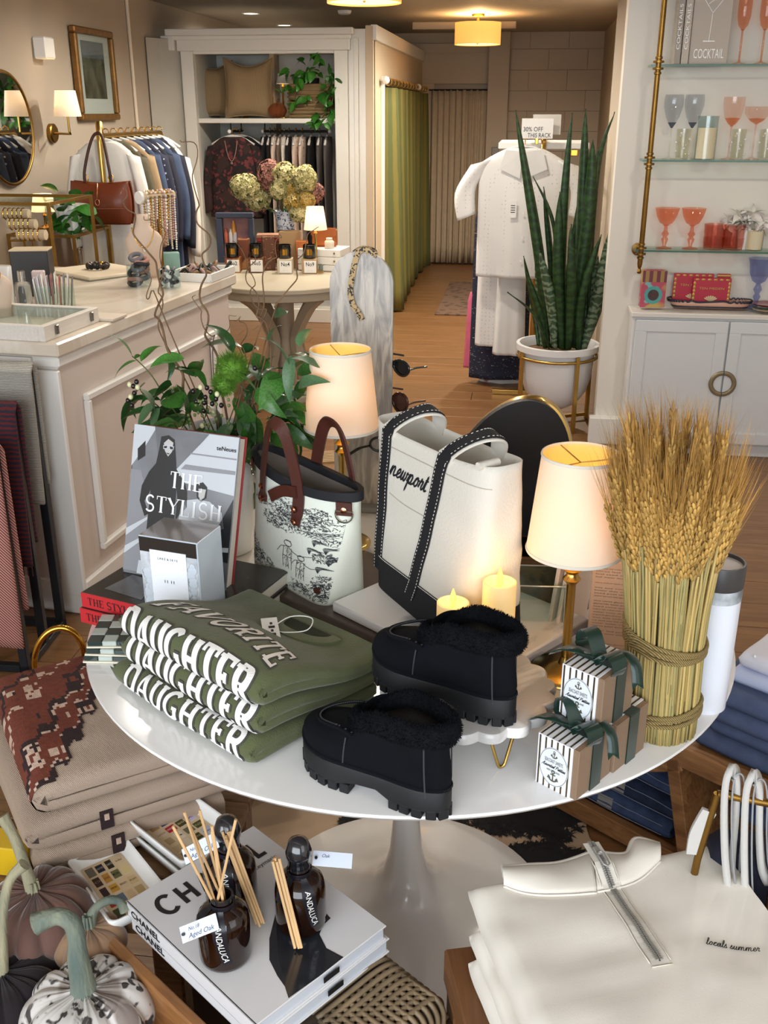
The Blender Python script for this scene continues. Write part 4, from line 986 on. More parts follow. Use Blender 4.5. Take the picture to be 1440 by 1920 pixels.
for p,sg in((bagpt(.965,.90,.004),1),(bagpt(.03,.92,.004),-1)):
 dn=(w1.normalized()*sg*.6-w2.normalized()*.8).normalized()
 M=frame(p,V((0,0,1)).cross(dn),ez=dn)
 m2=MB();m2.box((0,0,.002),(.030,.026,.004),M,.001);tb=obj('side_tab',m2,LEA,t,30,W=True)
 m2=MB();m2.lathe([(.006,0),(.006,.002),(.002,.0035)],14,M=M@Matrix.Translation((0,-.002,.004)));obj('rivet',m2,COPP,tb,40,W=True)
 m2=MB();m2.tube([M@V((.016*cos(a),-.010+.016*sin(a),.003))for a in[pi+pi*k/10 for k in range(11)]]+[M@V((.016,-.004,.003)),M@V((-.016,-.004,.003))],.0018,6,closed=True);obj('d_ring',m2,mat('nickel','d7d0c2',.2,1.),tb,60,W=True)
p=bagpt(.90,.13,.002);M=frame(p,w1.normalized()+V((0,0,.3)),ez=-w2)
m2=MB();m2.lathe([(.011,0),(.010,.002),(.003,.0025)],16,M=M@Matrix.Scale(.6,4,(0,1,0)));obj('leather_patch',m2,LEA,t,40,W=True)
m2=MB();m2.tube(catmull([M@V(q_)for q_ in((-.022,0,.001),(0,.011,.001),(.022,.008,.001),(.024,-.01,.001),(0,-.012,.001),(-.02,-.006,.001))],4),.0009,5);obj('stitched_patch',m2,TOID,t,60,W=True)
p=PH(486,900,lm+w2);mb=MB();mb.box(PH(487,925,lm+w2),(.012,.01,.13),bev=.002);tag(obj('woven_strap',mb,wavemat('rush_weave','9a7340','6f4d26',120,'Z',.8)),'narrow woven rush strip beside the handbag, against the white vase','strap')
# canvas tote
CANV=mat('natural_canvas','d8d3c8',.85,var=.02,vscale=6,bump=.25,bscale=260);WEB=mat('black_webbing','14151a',.75,bump=.2,bscale=300);THR=mat('white_thread','e6e2d8',.8)
b0_=PZ(691,1092,mz);tz_=PH(697,786,b0_).z
a0_=PZ(697,786,tz_);a1_=PZ(957,903,tz_)
tx=(a1_-a0_);Wt=tx.length*.885;tx.normalize();ty=V((-tx.y,tx.x,0));Ht=tz_-mz;Dt=.13
print('tote',Wt,Ht)
MT=frame(a0_*1.0,tx,ez=(0,0,1));MT.translation=V((a0_.x,a0_.y,mz))-tx*.012;MT=MT@Matrix.Rotation(radians(1),4,'X')
t=tote=thing('canvas_tote','natural canvas tote with black straps and black base on the marble slab','tote bag',MT@V((Wt/2,Dt/2,0)),atan2(tx.y,tx.x))
bq=(PZ(808,1172,mz)-PZ(688,1072,mz));TB=max(-.5,min(.5,atan2(bq.y,bq.x)-atan2(tx.y,tx.x)));print('tote base turn',TB)
def tring(v):
 ring=[];n=64;Wv=lerp(.92,1.0,v)
 for i in range(n):
  a=2*pi*(i+.5)/n;c,s=cos(a),sin(a);e=lerp(.22,.30,v)
  x=Wt*(.5+.5*Wv*(abs(c)**e)*(1 if c>=0 else-1));dp=lerp(Dt,.085,v)
  y=Dt/2+.0+dp/2*(abs(s)**lerp(.3,.55,v))*(1 if s>=0 else-1)-.012*v
  z=Ht*v+(-.010*sin(pi*x/Wt)if v>.9 else 0)*(v-.9)*10
  aa=TB*(1-v)**1.3;x0_,y0_=x-.03,y;x=.03*v+x0_*cos(aa)-y0_*sin(aa)+.0*v+(0 if v>.99 else.03*(1-v));y=x0_*sin(aa)+y0_*cos(aa)
  y+=.004*MN.noise(V((x*12,v*5,2.)))*sin(pi*v);x+=.003*MN.noise(V((v*9,y*20,5.)))
  ring.append(V((x,y,z)))
 return ring
tv=[0,.02]+[.02+.98*i/22 for i in range(1,23)]
mb=MB();mb.loft([tring(v)for v in tv],cap=False);mb.poly(tring(0));obj('tote_body',mb,CANV,t,50,W=False)if 0 else obj('tote_body',MB().add([MT@p for p in mb.v],mb.f),CANV,t,60,W=True,mods=[('SOLIDIFY',dict(thickness=.002,offset=-1))])
def tfront(x,z,lift=.001,back=False):
 v=z/Ht;r=tring(max(0,min(1,v)));f=[p for i,p in enumerate(r)if(sin(2*pi*(i+.5)/64)<0)!=back];f.sort(key=lambda p:p.x)
 for a,b in zip(f,f[1:]):
  if a.x<=x<=b.x:p=a.lerp(b,(x-a.x)/max(1e-9,b.x-a.x));break
 else:p=(f[0]if x<f[0].x else f[-1]).copy()
 p.y+=lift if back else-lift;return MT@p
mb=MB();mb.loft([[MT@(V((Wt/2+(p.x-Wt/2)*1.008,Dt/2+(p.y-Dt/2)*1.02-.0005,p.z+.0008)))for p in tring(v)]for v in(.0,.03,.08,.14,.20)],cap=False);obj('base_band',mb,WEB,t,60,W=True)
mb=MB()
for zz in(.205,):
 for i in range(60):
  x=Wt*(.04+.92*i/60);mb.box((0,0,0),(.0035,.0006,.0012),frame(tfront(x,zz*Ht*.96,.0026),tx,ez=(0,0,1)))
o_=obj('base_stitches',mb,THR,t,0,W=True);o_['kind']='stuff'
hm_=MB();hm_.tube([tfront(Wt*(.02+.96*i/40),Ht*.885,.0006)for i in range(41)],.0009,5);obj('hem_stitch',hm_,mat('canvas_seam_thread','b8b1a3',.85),t,60,W=True)  # hem line in thread a tone darker than the canvas
def tstrap(xt,xb):
 """one strap: up the front, over the open top, down the back"""
 nf=MT.to_3x3()@V((0,-1,0))
 pa=[tfront(lerp(xb,xt,(i/10)**.8),Ht*(.10+.87*i/10),.003)for i in range(11)];pb=[tfront(xt+.03,Ht*(.97-.5*i/6),.003,True)for i in range(7)]
 A,B=pa[-1],pb[0];top=[A.lerp(B,q)+V((0,0,.052*sin(pi*q)**.6))+tx*(.045*sin(pi*q)**.8)for q in[i/16 for i in range(1,16)]]
 return pa,top,pb,nf
for(xt,xb)in((Wt*.17,Wt*.07),(Wt*.66,Wt*.44)):
 pa,top,pb,nf=tstrap(xt,xb);pts=pa+top+pb;NP=len(pts);C0=(pa[-1]+pb[0])/2-V((0,0,.02))
 def upv(i):
  if i<=10:return nf
  if i>=11+len(top):return-nf
  return(pts[i]-C0-tx*((pts[i]-C0).dot(tx))*.5).normalized()
 mb=MB();mb.strap(pts,.027,.0025,upv);h=obj('strap',mb,WEB,tote,50,W=True)
 for off in(-.0105,.0105):
  m2=MB()
  for i in range(NP-1):
   a,b=pts[i],pts[i+1];tg_=(b-a);up_=upv(i);sd=tg_.normalized().cross(up_);ns=max(1,int(tg_.length/.006))
   for k_ in range(ns):m2.box((0,0,0),(.0034,.0010,.0006),frame(a.lerp(b,(k_+.3)/ns)+sd*off+up_*.0016,tg_,ez=up_))
  o_=obj('strap_stitches',m2,THR,h,0,W=True);o_['kind']='stuff'
 m2=MB();q_=[pa[-1]]+top+[pb[0]];m2.strap([p-upv(10+i)*.0034 for i,p in enumerate(q_)],.034,.004,lambda i:upv(10+i));obj('handle_lining',m2,CANV,h,50,W=True)
mb=MB();mb.tube([MT@V((Wt*.92,.010+.010*i,Ht*1.0-.002))for i in range(5)],.007,8);obj('rim_roll',mb,CANV,tote,60,W=True)
t=tote
mb=MB();mb.tube(catmull([tfront(Wt*.20,Ht*.62,.0006),tfront(Wt*.35,Ht*.60,.0006),tfront(Wt*.56,Ht*.60,.0006)],8),.0009,5);obj('pocket_seam',mb,MATS['canvas_seam_thread'],t,60,W=True)
st,w=script('newport',1.,.20,.42,1.1);k_=.33*Wt/w
mb=MB();ribbon(mb,[([(p[0]*k_,p[1]*k_)for p in pts],wd*k_)for pts,wd in st],lambda u,v,z:tfront(Wt*.20+u,Ht*.735+v,.0012+z),.0015,.00003);obj('embroidered_word',mb,mat('black_thread','15161b',.7),t,0,W=True)
# table lamps
def table_lamp(label,x,y,z0,zs0,zs1,power,name='table_lamp',r0=.0755,r1=.0600,rb=.058,group=None):
 t=thing(name,label,'lamp',(x,y,z0),0,group);h0,h1=zs0-z0,zs1-z0;k=r0/.0755
 o=MB();o.lathe([(rb,0),(rb,.004),(rb*.93,.008),(rb*.5,.012),(.012*k,.018),(.008*k,.03)],36);obj('base',o,BRASS,t,50)
 prof=[(.0075*k,.02),(.0075*k,h0-.062*k),(.010*k,h0-.058*k),(.015*k,h0-.052*k),(.010*k,h0-.046*k),(.009*k,h0-.042*k),(.016*k,h0-.035*k),(.009*k,h0-.028*k),(.008*k,h0-.02*k),(.008*k,h0+.035*k)]
 o=MB();o.lathe(prof,18);obj('stem',o,BRASS,t,50)
 o=MB();o.lathe([(r0,h0),(r1,h1)],56,cap=(0,0));s_=obj('lamp_shade',o,SHADE,t,180)
 o=MB();o.lathe([(r0-.0009,h0+.001),(r1-.0009,h1-.001)],56,cap=(0,0));obj('inner_glow_skin',o,LINE_,s_,180)  # inner skin added to tint the lit inside of the shade yellow
 for r,z in((r0,h0),(r1,h1)):
  o=MB();o.lathe([(r+.0008,z-.0025),(r+.0016,z),(r+.0008,z+.0025),(r-.0008,z+.0025),(r-.0008,z-.0025),(r+.0008,z-.0025)],56,cap=(0,0));obj('shade_trim',o,mat('shade_binding','d9d2c4',.8),s_,60)
 o=MB();hb=lerp(h0,h1,.42);o.ball((0,0,hb),(.017*k,.017*k,.024*k),14,10);obj('bulb',o,BULB,t,180)
 for a in(0,2.09,4.19):
  o=MB();o.tube([(0,0,h1-.012*k),(r1*cos(a),r1*sin(a),h1-.002)],.0012*k,5);obj('spider_arm',o,BRASS,t,60)
 point('lamp_glow',(x,y,z0+hb),power,(1.,.82,.55),.02)
 return t
lx=PH(1075,1045,PZ(1062,1262,TZ));
table_lamp('brass table lamp with lit white shade beside the wheat bundle',.100,1.475,TZ,.955,1.112,.7)
table_lamp('brass table lamp with lit white shade behind the toile handbag',-.350,1.90,bz_+.0004,1.010,1.166,.85)
# BOOKS, PERFUME BOX, COASTERS
REDC=mat('red_cloth_cover','b8262c',.5,var=.05);PAGES=wavemat('page_edges','e4e0d6','c9c4b8',260,'Z',.8,.1)
DKJ=mat('dark_photo_jacket','3b3734',.22,var=.35,vscale=5);GRY1=mat('print_grey_light','86888d',.25);GRY2=mat('print_grey_mid','6a6c70',.25,var=.2,vscale=14);GRY3=mat('print_grey_dark','2a2b2d',.25);GRYW=mat('print_near_white','bcc1c7',.25);SKIN=mat('print_grey_face','b6b4b3',.25)
rA,rB=PZ(152,1166,TZ),PZ(330,1180,TZ)
rz_=atan2(-.30,.95)
def flat_book(name,label,loc,rz,w,d,h,cover,spine,group=None,spinetext=None,ink=None,tsz=.5):
 """lying book: spine along +x at the front (y=0), cover on top"""
 t=thing(name,label,'book',loc,rz,group)
 o=MB();o.box((w/2,d/2,h/2),(w-.008,d-.006,h-.006));obj('page_block',o,PAGES,t,0)
 for z in(.0015,h-.0015):
  o=MB();o.box((w/2,d/2+.002,z),(w,d,.003),bev=.0008);obj('cover',o,cover,t,0)
 o=MB();o.box((w/2,.0012,h/2),(w,.0028,h),bev=.001);s_=obj('spine',o,spine,t,0)
 if spinetext:
  st,tw=caps(spinetext,h*tsz,.9,.15,.06,.25);k=w*.56/tw
  o=MB();M=frame((w*.05,-.0004,h*(.5-tsz/2)),(1,0,0),ez=(0,-1,0));ribbon(o,[([(p[0]*k,p[1])for p in pts],wd)for pts,wd in st],onplane(M,.0004),.01,.00001);obj('spine_lettering',o,ink,s_,0)
 return t
rb0=V((rA.x,rA.y,TZ))
flat_book('coffee_table_book','red-spined book with dark cover lying flat, bottom of two under the perfume box',rb0,rz_,.30,.235,.029,DKJ,REDC,None,'THE STYLISH LIFE',INK)
t=flat_book('coffee_table_book','red-spined book with dark photo cover lying flat, upper of two under the perfume box',rb0+V((.004,.004,.0295)),rz_+.02,.30,.235,.029,DKJ,REDC,None,'THE STYLISH LIFE',INK)
M=Matrix.Translation((0,0,.0293))
o=MB();o.poly([M@V(p)for p in((.03,.03,.0002),(.12,.02,.0002),(.10,.09,.0002),(.04,.10,.0002))]);o.poly([M@V(p)for p in((.02,.16,.0002),(.08,.14,.0002),(.11,.19,.0002),(.03,.22,.0002))]);obj('cover_print',o,GRY2,t,0)
o=MB();o.tube([(.085+.032*cos(a),.165+.02*sin(a),.0295)for a in[k*pi/10 for k in range(20)]],.0018,5,closed=True);obj('cover_ring',o,GRY1,t,60)
BKZ=TZ+.0592
o=MB();g0=PZ(438,1098,BKZ);text(o,'PRIX',frame(PZ(418,1118,bz_),d1*.55+d2*.85,ez=(0,0,1)),.018,1.2,dz=.0004);obj('board_lettering',o,GRY1,bpy.data.objects['taupe_board'],0,W=True)
bl=PZ(230,1072,BKZ)
MBk=Matrix.LocRotScale(bl,Matrix.Rotation(-.230,3,'Z')@Matrix.Rotation(.003,3,'Y')@Matrix.Rotation(1.274,3,'X'),None)
bw,bh,bt=.222,.281,.030
print('book',bw,bh,'up',(MBk.to_3x3()@V((0,1,0))))
t=bk=thing('picture_book','large black and white photo book propped upright against the plant vase','book',bl,0,None,MBk.to_euler())
def on(M,z):return M@Matrix.Translation((0,0,z))
o=MB();o.box((bw/2,bh/2,-bt/2),(bw-.008,bh-.008,bt-.006));obj('page_block',o,PAGES,t,0)
JK=mat('book_jacket_grey','777a7f',.2,var=.25,vscale=9,coat=.3)
o=MB();o.box((bw/2,bh/2,-.0015),(bw,bh,.003),bev=.0008);obj('front_cover',o,JK,t,0)
o=MB();o.box((bw/2,bh/2,-bt+.0015),(bw,bh,.003),bev=.0008);obj('back_cover',o,mat('book_back_red','8d2b2a',.4),t,0)
o=MB();o.box((.0015,bh/2,-bt/2),(.003,bh,bt),bev=.0008);obj('spine',o,JK,t,0)
def cover(pts,m,z,name='cover_print'):
 o=MB();o.poly([(x*bw,y*bh,.0003+z*.00012)for x,y in pts]);return obj(name,o,m,t,0)
cover([(0,.72),(.0,1),(.22,1),(.12,.86)],GRYW,0);cover([(.05,.84),(.12,.9),(.13,.80),(.06,.76)],GRY3,1)
cover([(.20,1),(.72,.99),(.44,.74),(.26,.78)],GRY2,0);cover([(.72,.995),(.995,.995),(.995,.62),(.5,.66),(.44,.74)],GRYW,0);cover([(.52,.78),(.99,.78),(.99,.755),(.48,.745)],GRY1,1);cover([(.56,.86),(.99,.86),(.99,.85),(.56,.85)],GRY1,1)
cover([(0,.02),(0,.70),(.10,.70),(.30,.30),(.24,.02)],GRY1,0);cover([(.0,.30),(.2,.40),(.2,.38),(.0,.25)],GRYW,1);cover([(.0,.18),(.2,.28),(.2,.26),(.0,.13)],GRYW,1)
cover([(.44,.30),(.995,.36),(.995,.05),(.40,.05)],GRY2,1);cover([(.66,.36),(.995,.36),(.995,.18),(.70,.2)],GRY3,2)
cover([(.87,.40),(.995,.60),(.995,.3),(.86,.32)],GRY3,3)
cover([(.27,.94),(.34,.955),(.40,.93),(.43,.80),(.44,.74),(.53,.66),(.56,.60),(.57,.50),(.50,.44),(.47,.40),(.47,.56),(.455,.62),(.46,.30),(.20,.30),(.21,.58),(.16,.50),(.21,.42),(.17,.40),(.11,.50),(.12,.60),(.18,.70),(.24,.76),(.26,.86)],GRY3,3,'cover_figure')
cover([(.30,.90),(.34,.93),(.39,.91),(.385,.85),(.35,.815),(.315,.85)],SKIN,4,'cover_face');cover([(.295,.885),(.345,.89),(.34,.865),(.30,.86)],GRYW,5);cover([(.352,.89),(.40,.885),(.395,.86),(.355,.863)],GRYW,5);cover([(.303,.88),(.335,.884),(.332,.868),(.305,.866)],GRY3,6);cover([(.36,.884),(.393,.88),(.39,.864),(.362,.867)],GRY3,6);cover([(.33,.838),(.365,.837),(.35,.828)],GRY3,6)
cover([(.23,.30),(.46,.30),(.45,.24),(.42,.22),(.30,.23)],GRY2,4);cover([(.22,.24),(.32,.24),(.24,.0),(.15,.05)],GRY3,3);cover([(.15,.10),(.22,.10),(.2,.01),(.14,.01)],GRYW,5)
cover([(.64,.66),(.70,.68),(.745,.65),(.745,.58),(.70,.55),(.655,.575)],GRY3,3,'cover_figure');cover([(.665,.635),(.735,.635),(.725,.58),(.69,.56),(.67,.585)],SKIN,4,'cover_face')
cover([(.52,.54),(.66,.565),(.78,.56),(.90,.50),(.93,.40),(.84,.36),(.56,.33),(.50,.42)],GRYW,3,'cover_jacket');cover([(.56,.33),(.84,.36),(.80,.26),(.60,.24)],GRY3,4)
cover([(.60,.25),(.99,.28),(.99,.25),(.60,.22)],GRYW,4)
for txt,y,x0,x1 in(('THE',.615,.39,.70),('STYLISH',.440,.17,.90),('LIFE',.265,.35,.71)):
 hh=.105;st,w=caps(txt,hh*bh,.95,.16,.05,.26,.045,.10);k=(x1-x0)*bw/w
 o=MB();ribbon(o,[([(p[0]*k+x0*bw,p[1]+y*bh)for p in pts],wd)for pts,wd in st],lambda u,v,z:V((u,v,.0016+z)),.01,.00001);obj('title_lettering',o,mat('title_white','eceef0',.4),t,0)
o=MB();text(o,'teNeues',Matrix.Translation((.80*bw,.90*bh,0)),.0075,1.1,.01,dz=.0016);obj('publisher_lettering',o,INK,t,0)
q0,q1=PZ(273,1147,BKZ),PZ(380,1166,BKZ)
xb_=(q1-q0).normalized();yb_=V((-xb_.y,xb_.x,0));pw=(q1-q0).length;ph_=PH(258,1003,q0).z-BKZ;
pd=(PZ(420,1126,BKZ)-q1).dot(yb_)
print('perf',pw,ph_,pd)
t=thing('perfume_box','shrink-wrapped perfume box with cloud print standing before the propped book','box',q0,atan2(xb_.y,xb_.x))
CLOUD=mat('cloud_print','8f949b',.25,col2='d9dee4',vscale=30,coat=.5)
o=MB();o.box((pw/2,pd/2,ph_/2),(pw,pd,ph_),bev=.0012);obj('carton',o,mat('pale_blue_carton','c3cfdc',.3,coat=.4),t,0)
o=MB();o.box((pw/2,-.0004,ph_/2),(pw-.003,.001,ph_-.003));obj('front_print',o,CLOUD,t,0)
o=MB();o.box((pw/2,-.0008,ph_*.90),(pw-.003,.001,ph_*.18));obj('top_band',o,mat('carton_black','2a2624',.25),t,0)
o=MB();o.box((pw/2,pd/2,ph_+.0004),(pw-.003,pd-.003,.0008));obj('lid_print',o,mat('carton_top','8d8784',.12,coat=1.),t,0)
o=MB()
for i in range(60):
 sd_=i%2;a=RN.random()**1.6*.26;a=a if sd_ else 1-a;r_=RN.uniform(.004,.010);o.ball((min(pw-.012,max(.012,pw*a)),-.0009-i*.000004,ph_*(.06+RN.random()*(.50 if sd_ else.66))),(r_,.0003,r_*.8),10,6)
obj('clouds',o,mat('cloud_white','bfc8d2',.5),t,180)['kind']='stuff'
o=MB();o.box((pw*.5,-.0022,ph_*.44),(pw*.62,.002,ph_*.82),bev=.0005);lb=obj('label_card',o,mat('label_card_white','e8edf3',.5),t,0)
o=MB();M=frame((pw*.5,-.0034,0),(1,0,0),ez=(0,-1,0))
text(o,'L A K E  &  S K Y E',M@Matrix.Translation((0,ph_*.74,0)),.0042,1,align='C',width=pw*.34);text(o,'11 11',M@Matrix.Translation((0,ph_*.45,0)),.0055,1,align='C',width=pw*.16);text(o,'EAU DE PARFUM',M@Matrix.Translation((0,ph_*.12,0)),.0035,1,align='C',width=pw*.34);obj('label_lettering',o,INK,lb,0)
for i in range(3):
 q0=PZ(157,1243,TZ);xx=(PZ(226,1244,TZ)-q0).normalized()
 lab=('chequered tile coaster lying lowest in the pile of three','chequered tile coaster in the middle of the pile of three','green and white chequered tile coaster on top of its pile of three')[i]
 t=thing('tile_coaster',lab,'coaster',(q0.x+.0035*i,q0.y+.004*(2-i)*0+.003*i,TZ+.0005+.0127*i),atan2(xx.y,xx.x)+(.0,-.03,.04)[i])
 o=MB();o.box((.05,.05,.0015),(.102,.102,.003));obj('base',o,mat('coaster_cream','d9d2bd',.6),t,0)
 for r in range(4):
  for c in range(4):
   o=MB();o.box((.0125+.025*c,.0125+.025*r,.0075),(.0242,.0242,.009),bev=.0012);obj('tile',o,mat('tile_dark_green','2c3a38',.2,coat=.5)if(r+c)%2==0 else mat('tile_pale','b4bdb6',.25,coat=.5),t,0)
# VASE WITH BRANCHES AND LEAVES
vc=PZ(416,1085,TZ);vc=V((vc.x*1.06,vc.y+.15,TZ))
t=vase=thing('flower_vase','tall white vase behind the propped book holding leafy branches','vase',(vc.x,vc.y,TZ))
VH=PH(455,800,vc).z-TZ
o=MB();o.lathe([(.056,0),(.060,.004),(.071,VH*.5),(.075,VH-.003),(.073,VH),(.069,VH-.004),(.064,VH*.5),(.05,.02)],48,cap=(1,1));obj('vessel',o,CERAM,t,60)
arr=thing('foliage_arrangement','loose green arrangement of leaves, berries and curly twigs in the white vase','plant',(vc.x,vc.y,TZ+VH*.5))
STEM=mat('green_stem','4f5a2b',.6,var=.2);TWIG=mat('brown_twig','6d5238',.7,var=.3,vscale=30)
LG=mat('leaf_green','3f702c',.38,var=.35,vscale=25,rnd=.35,coat=.15);LD=mat('leaf_dark','2b5427',.35,var=.3,vscale=25,rnd=.3,coat=.2);LS=mat('leaf_silver','4f6f4a',.45,var=.2,vscale=25,rnd=.25)
def leafmesh(L,W,curl=.25,fold=.25,wave=0.,tip=1.6,n=9):
 mb=MB();vs=[];
 for i in range(n+1):
  s=i/n;w=W*.5*(sin(pi*min(1,s**.75))**.8)*(1-.15*s)if 0<s<1 else.0004
  ang=curl*s*s;x=L*s*cos(ang*.8);z=-L*s*sin(ang)
  for k in(-1,-.5,0,.5,1):vs.append((x,w*k,z+abs(k)*w*fold+wave*w*sin(9*s+k)*.3))
 fs=[(i*5+k,i*5+k+1,i*5+k+6,i*5+k+5)for i in range(n)for k in range(4)]
 mb.add(vs,fs);return mb
_lm={}
def leaf(parent,p,d,L,kind=0,roll=0.,m=None,nm='leaf'):
 key=(kind,id(m),nm)
 if key not in _lm:
  w,c,f,wv=((.42,.5,.25,0),(.30,.35,.3,.15),(.62,.3,.15,.1),(.20,.7,.3,0))[kind]
  o=obj(nm,leafmesh(1,w,c,f,wv),m,parent,180);_lm[key]=o
 else:o=_lm[key].copy();COL.objects.link(o);o.parent=parent
 d=V(d).normalized();up=V((0,0,1))if abs(d.z)<.95 else V((1,0,0))
 M=frame((0,0,0),d,ez=up)@Matrix.Rotation(roll,4,'X')
 o.location=rootm(parent).inverted()@V(p);o.rotation_euler=M.to_euler();o.scale=(L,L,L);return o
base=V((vc.x,vc.y,TZ+VH-.02));VY=vc.y
rl=random.Random(4)
def AT(px,py,dy=0.):return PY(px,py,VY+dy)
def twig(pts,r0,r1,nm='twig',m=None,dy=0.):
 P=[base+V((rl.uniform(-.03,.03),rl.uniform(-.03,.03),-.10))]+[AT(x,y,dy*(i+1)/len(pts)+rl.uniform(-.012,.012))for i,(x,y)in enumerate(pts)]
 Q=catmull(P,6);n=len(Q);w1_=rl.uniform(0,6);Q=[q+V((.006*sin(i*.55+w1_),.006*cos(i*.4+w1_),.003*sin(i*.8)))*min(1,i/8)if nm=='twig' else q for i,q in enumerate(Q)];r0*=.8;o=MB();o.tube(Q,[lerp(r0,r1,i/(n-1))for i in range(n)],6);obj(nm,o,m or TWIG,arr,180,W=True);return Q
twig([(355,760),(335,700),(322,660),(298,610),(294,585),(303,545),(296,500),(262,460),(255,420),(241,395),(236,375),(233,352)],.0042,.0009)
twig([(296,575),(283,560),(279,530),(270,500)],.002,.0007);twig([(330,680),(300,600),(300,560),(303,530),(301,490),(308,440),(290,415),(265,408)],.002,.0007)
twig([(420,740),(405,680),(392,640),(388,600),(378,560),(382,515),(385,480),(388,450),(375,410),(366,380),(366,330),(365,275),(340,262)],.0036,.0008)
twig([(400,660),(393,630),(380,590),(365,570),(366,550)],.002,.0006)
twig([(500,740),(500,650),(495,600),(490,560),(500,500),(516,480),(523,450),(520,440)],.003,.0007)
twig([(500,640),(485,590),(475,550),(465,510),(478,480),(475,470)],.0026,.0006);twig([(505,600),(520,575),(545,535),(560,500),(565,470),(585,435),(592,428)],.0024,.0006)
twig([(455,720),(440,650),(430,625),(426,600),(445,590)],.0018,.0005);twig([(460,690),(455,640),(458,610),(450,595),(440,600)],.0018,.0005)
twig([(485,620),(488,580),(470,545),(475,520),(460,490),(440,450)],.002,.0006)
Q=twig([(320,760),(285,705),(262,680),(248,668)],.002,.0012,'stem',STEM,-.02)
for(x,y),(tx_,ty_),L,k in(((248,668),(218,617),.060,1),((264,678),(298,633),.064,1),((256,676),(205,696),.050,1),((252,672),(266,660),.018,1)):
 a,b=AT(x,y,-.02),AT(tx_,ty_,-.03);leaf(arr,a,b-a,(b-a).length*1.05,k,rl.uniform(-.9,.9),LG)
Q=twig([(330,800),(300,765),(270,740),(262,728)],.002,.0012,'stem',STEM,-.03)
for(x,y),(tx_,ty_),k in(((262,728),(290,752),2),((290,758),(255,790),2),((300,765),(280,800),2)):
 a,b=AT(x,y,-.03),AT(tx_,ty_,-.04);leaf(arr,a,b-a,(b-a).length*1.3,k,rl.uniform(-.6,.6),LS)
blobs=[(330,690,3),(300,720,4),(360,690,4),(345,760,6),(310,770,5),(385,740,5),(330,800,4),(360,810,5),(420,780,5),(470,700,4),(500,690,4),(470,750,6),(440,810,6),(480,800,6),(515,760,6),(495,720,5),(455,840,6),(470,880,4),(540,740,4),(520,800,5),(400,660,3),(560,620,2),(545,660,3),(560,690,3)]
for bx,by,n in blobs:
 for _ in range(n):
  x,y=bx+rl.gauss(0,18),by+12+rl.gauss(0,20);p=AT(x,y,rl.uniform(-.06,.05));dirx=(x-415)/170+rl.gauss(0,.5)
  d=V((dirx,rl.uniform(-.9,.3),rl.uniform(-.7,.9)-max(0,(y-760))/90))
  leaf(arr,p,d,rl.uniform(.055,.095),rl.choice((0,0,2,1)),rl.uniform(-1,1),rl.choice((LG,LG,LD,LS)if bx>420 else(LG,LD,LD)))
for(x,y),(u,v),k,L_ in(((455,800),(462,900),1,LG),((470,790),(455,918),1,LG),((480,780),(495,860),1,LG),((330,720),(372,795),0,LG),((385,740),(392,800),1,LD),((505,640),(512,600),0,LS),((560,650),(578,600),0,LS),((540,690),(520,620),0,LS),((600,690),(555,660),2,LS),((505,720),(540,690),2,LG)):
 a,b=AT(x,y,-.05),AT(u,v,-.06);leaf(arr,a,b-a,(b-a).length*1.05,k,rl.uniform(-.5,.5),L_)
for i in range(16):
 a=AT(505+rl.uniform(-8,8),790+rl.uniform(-10,20),0);b=AT(575+rl.uniform(-20,12),730+i*7,.02);leaf(arr,a,b-a,(b-a).length,3,rl.uniform(-1,1),LD)
for i in range(8):
 a=AT(540,800,.02);b=AT(600+rl.uniform(-20,30),790+i*9,.05);leaf(arr,a,b-a,(b-a).length,3,rl.uniform(-1,1),LD)
GT=mat('moss_green_flower','557f22',.8,var=.3,vscale=60)
for x,y,r in((435,690,.036),(330,745,.022),(420,720,.028)):
 c=AT(x,y,-.035);mb=MB();mb.ball(c,r*.7,12,8)
 for _ in range(900):
  d=V((rl.gauss(0,1),rl.gauss(0,1),rl.gauss(0,1))).normalized();s_=d.orthogonal().normalized()*.0007;p=c+d*r*.6;mb.add([p-s_,p+s_,p+(d+V((0,0,.1)))*r*rl.uniform(.35,.55)],[(0,1,2)])
 obj('green_flower_head',mb,GT,arr,0,W=True)
BD=mat('dark_berry','1d1216',.3,coat=.3);BC=mat('cream_berry','d9d6a8',.4);bm_={}
def berry(x,y,r,m):
 p=AT(x,y,-.065)
 if m not in bm_:o=MB();o.ball((0,0,0),(1,1,1.15),10,8);bm_[m]=q=obj('berry',o,m,arr,180)
 else:q=bm_[m].copy();COL.objects.link(q)
 q.location=rootm(arr).inverted()@p;q.scale=(r,r,r)
for x,y in((250,724),(256,716),(240,751),(247,760),(252,737),(362,734),(388,727),(385,745),(368,753),(383,755),(398,757),(405,748),(382,770),(415,760),(395,735),(478,690)):berry(x,y,.0048,BD)
for x,y in((243,721),(376,726),(407,739),(379,798),(245,744),(258,726),(398,775)):berry(x,y,.005,BC)
for i in range(26):berry(375+rl.uniform(-25,55),775+rl.uniform(-30,25),.0032,mat('green_berry','6a7a44',.5))
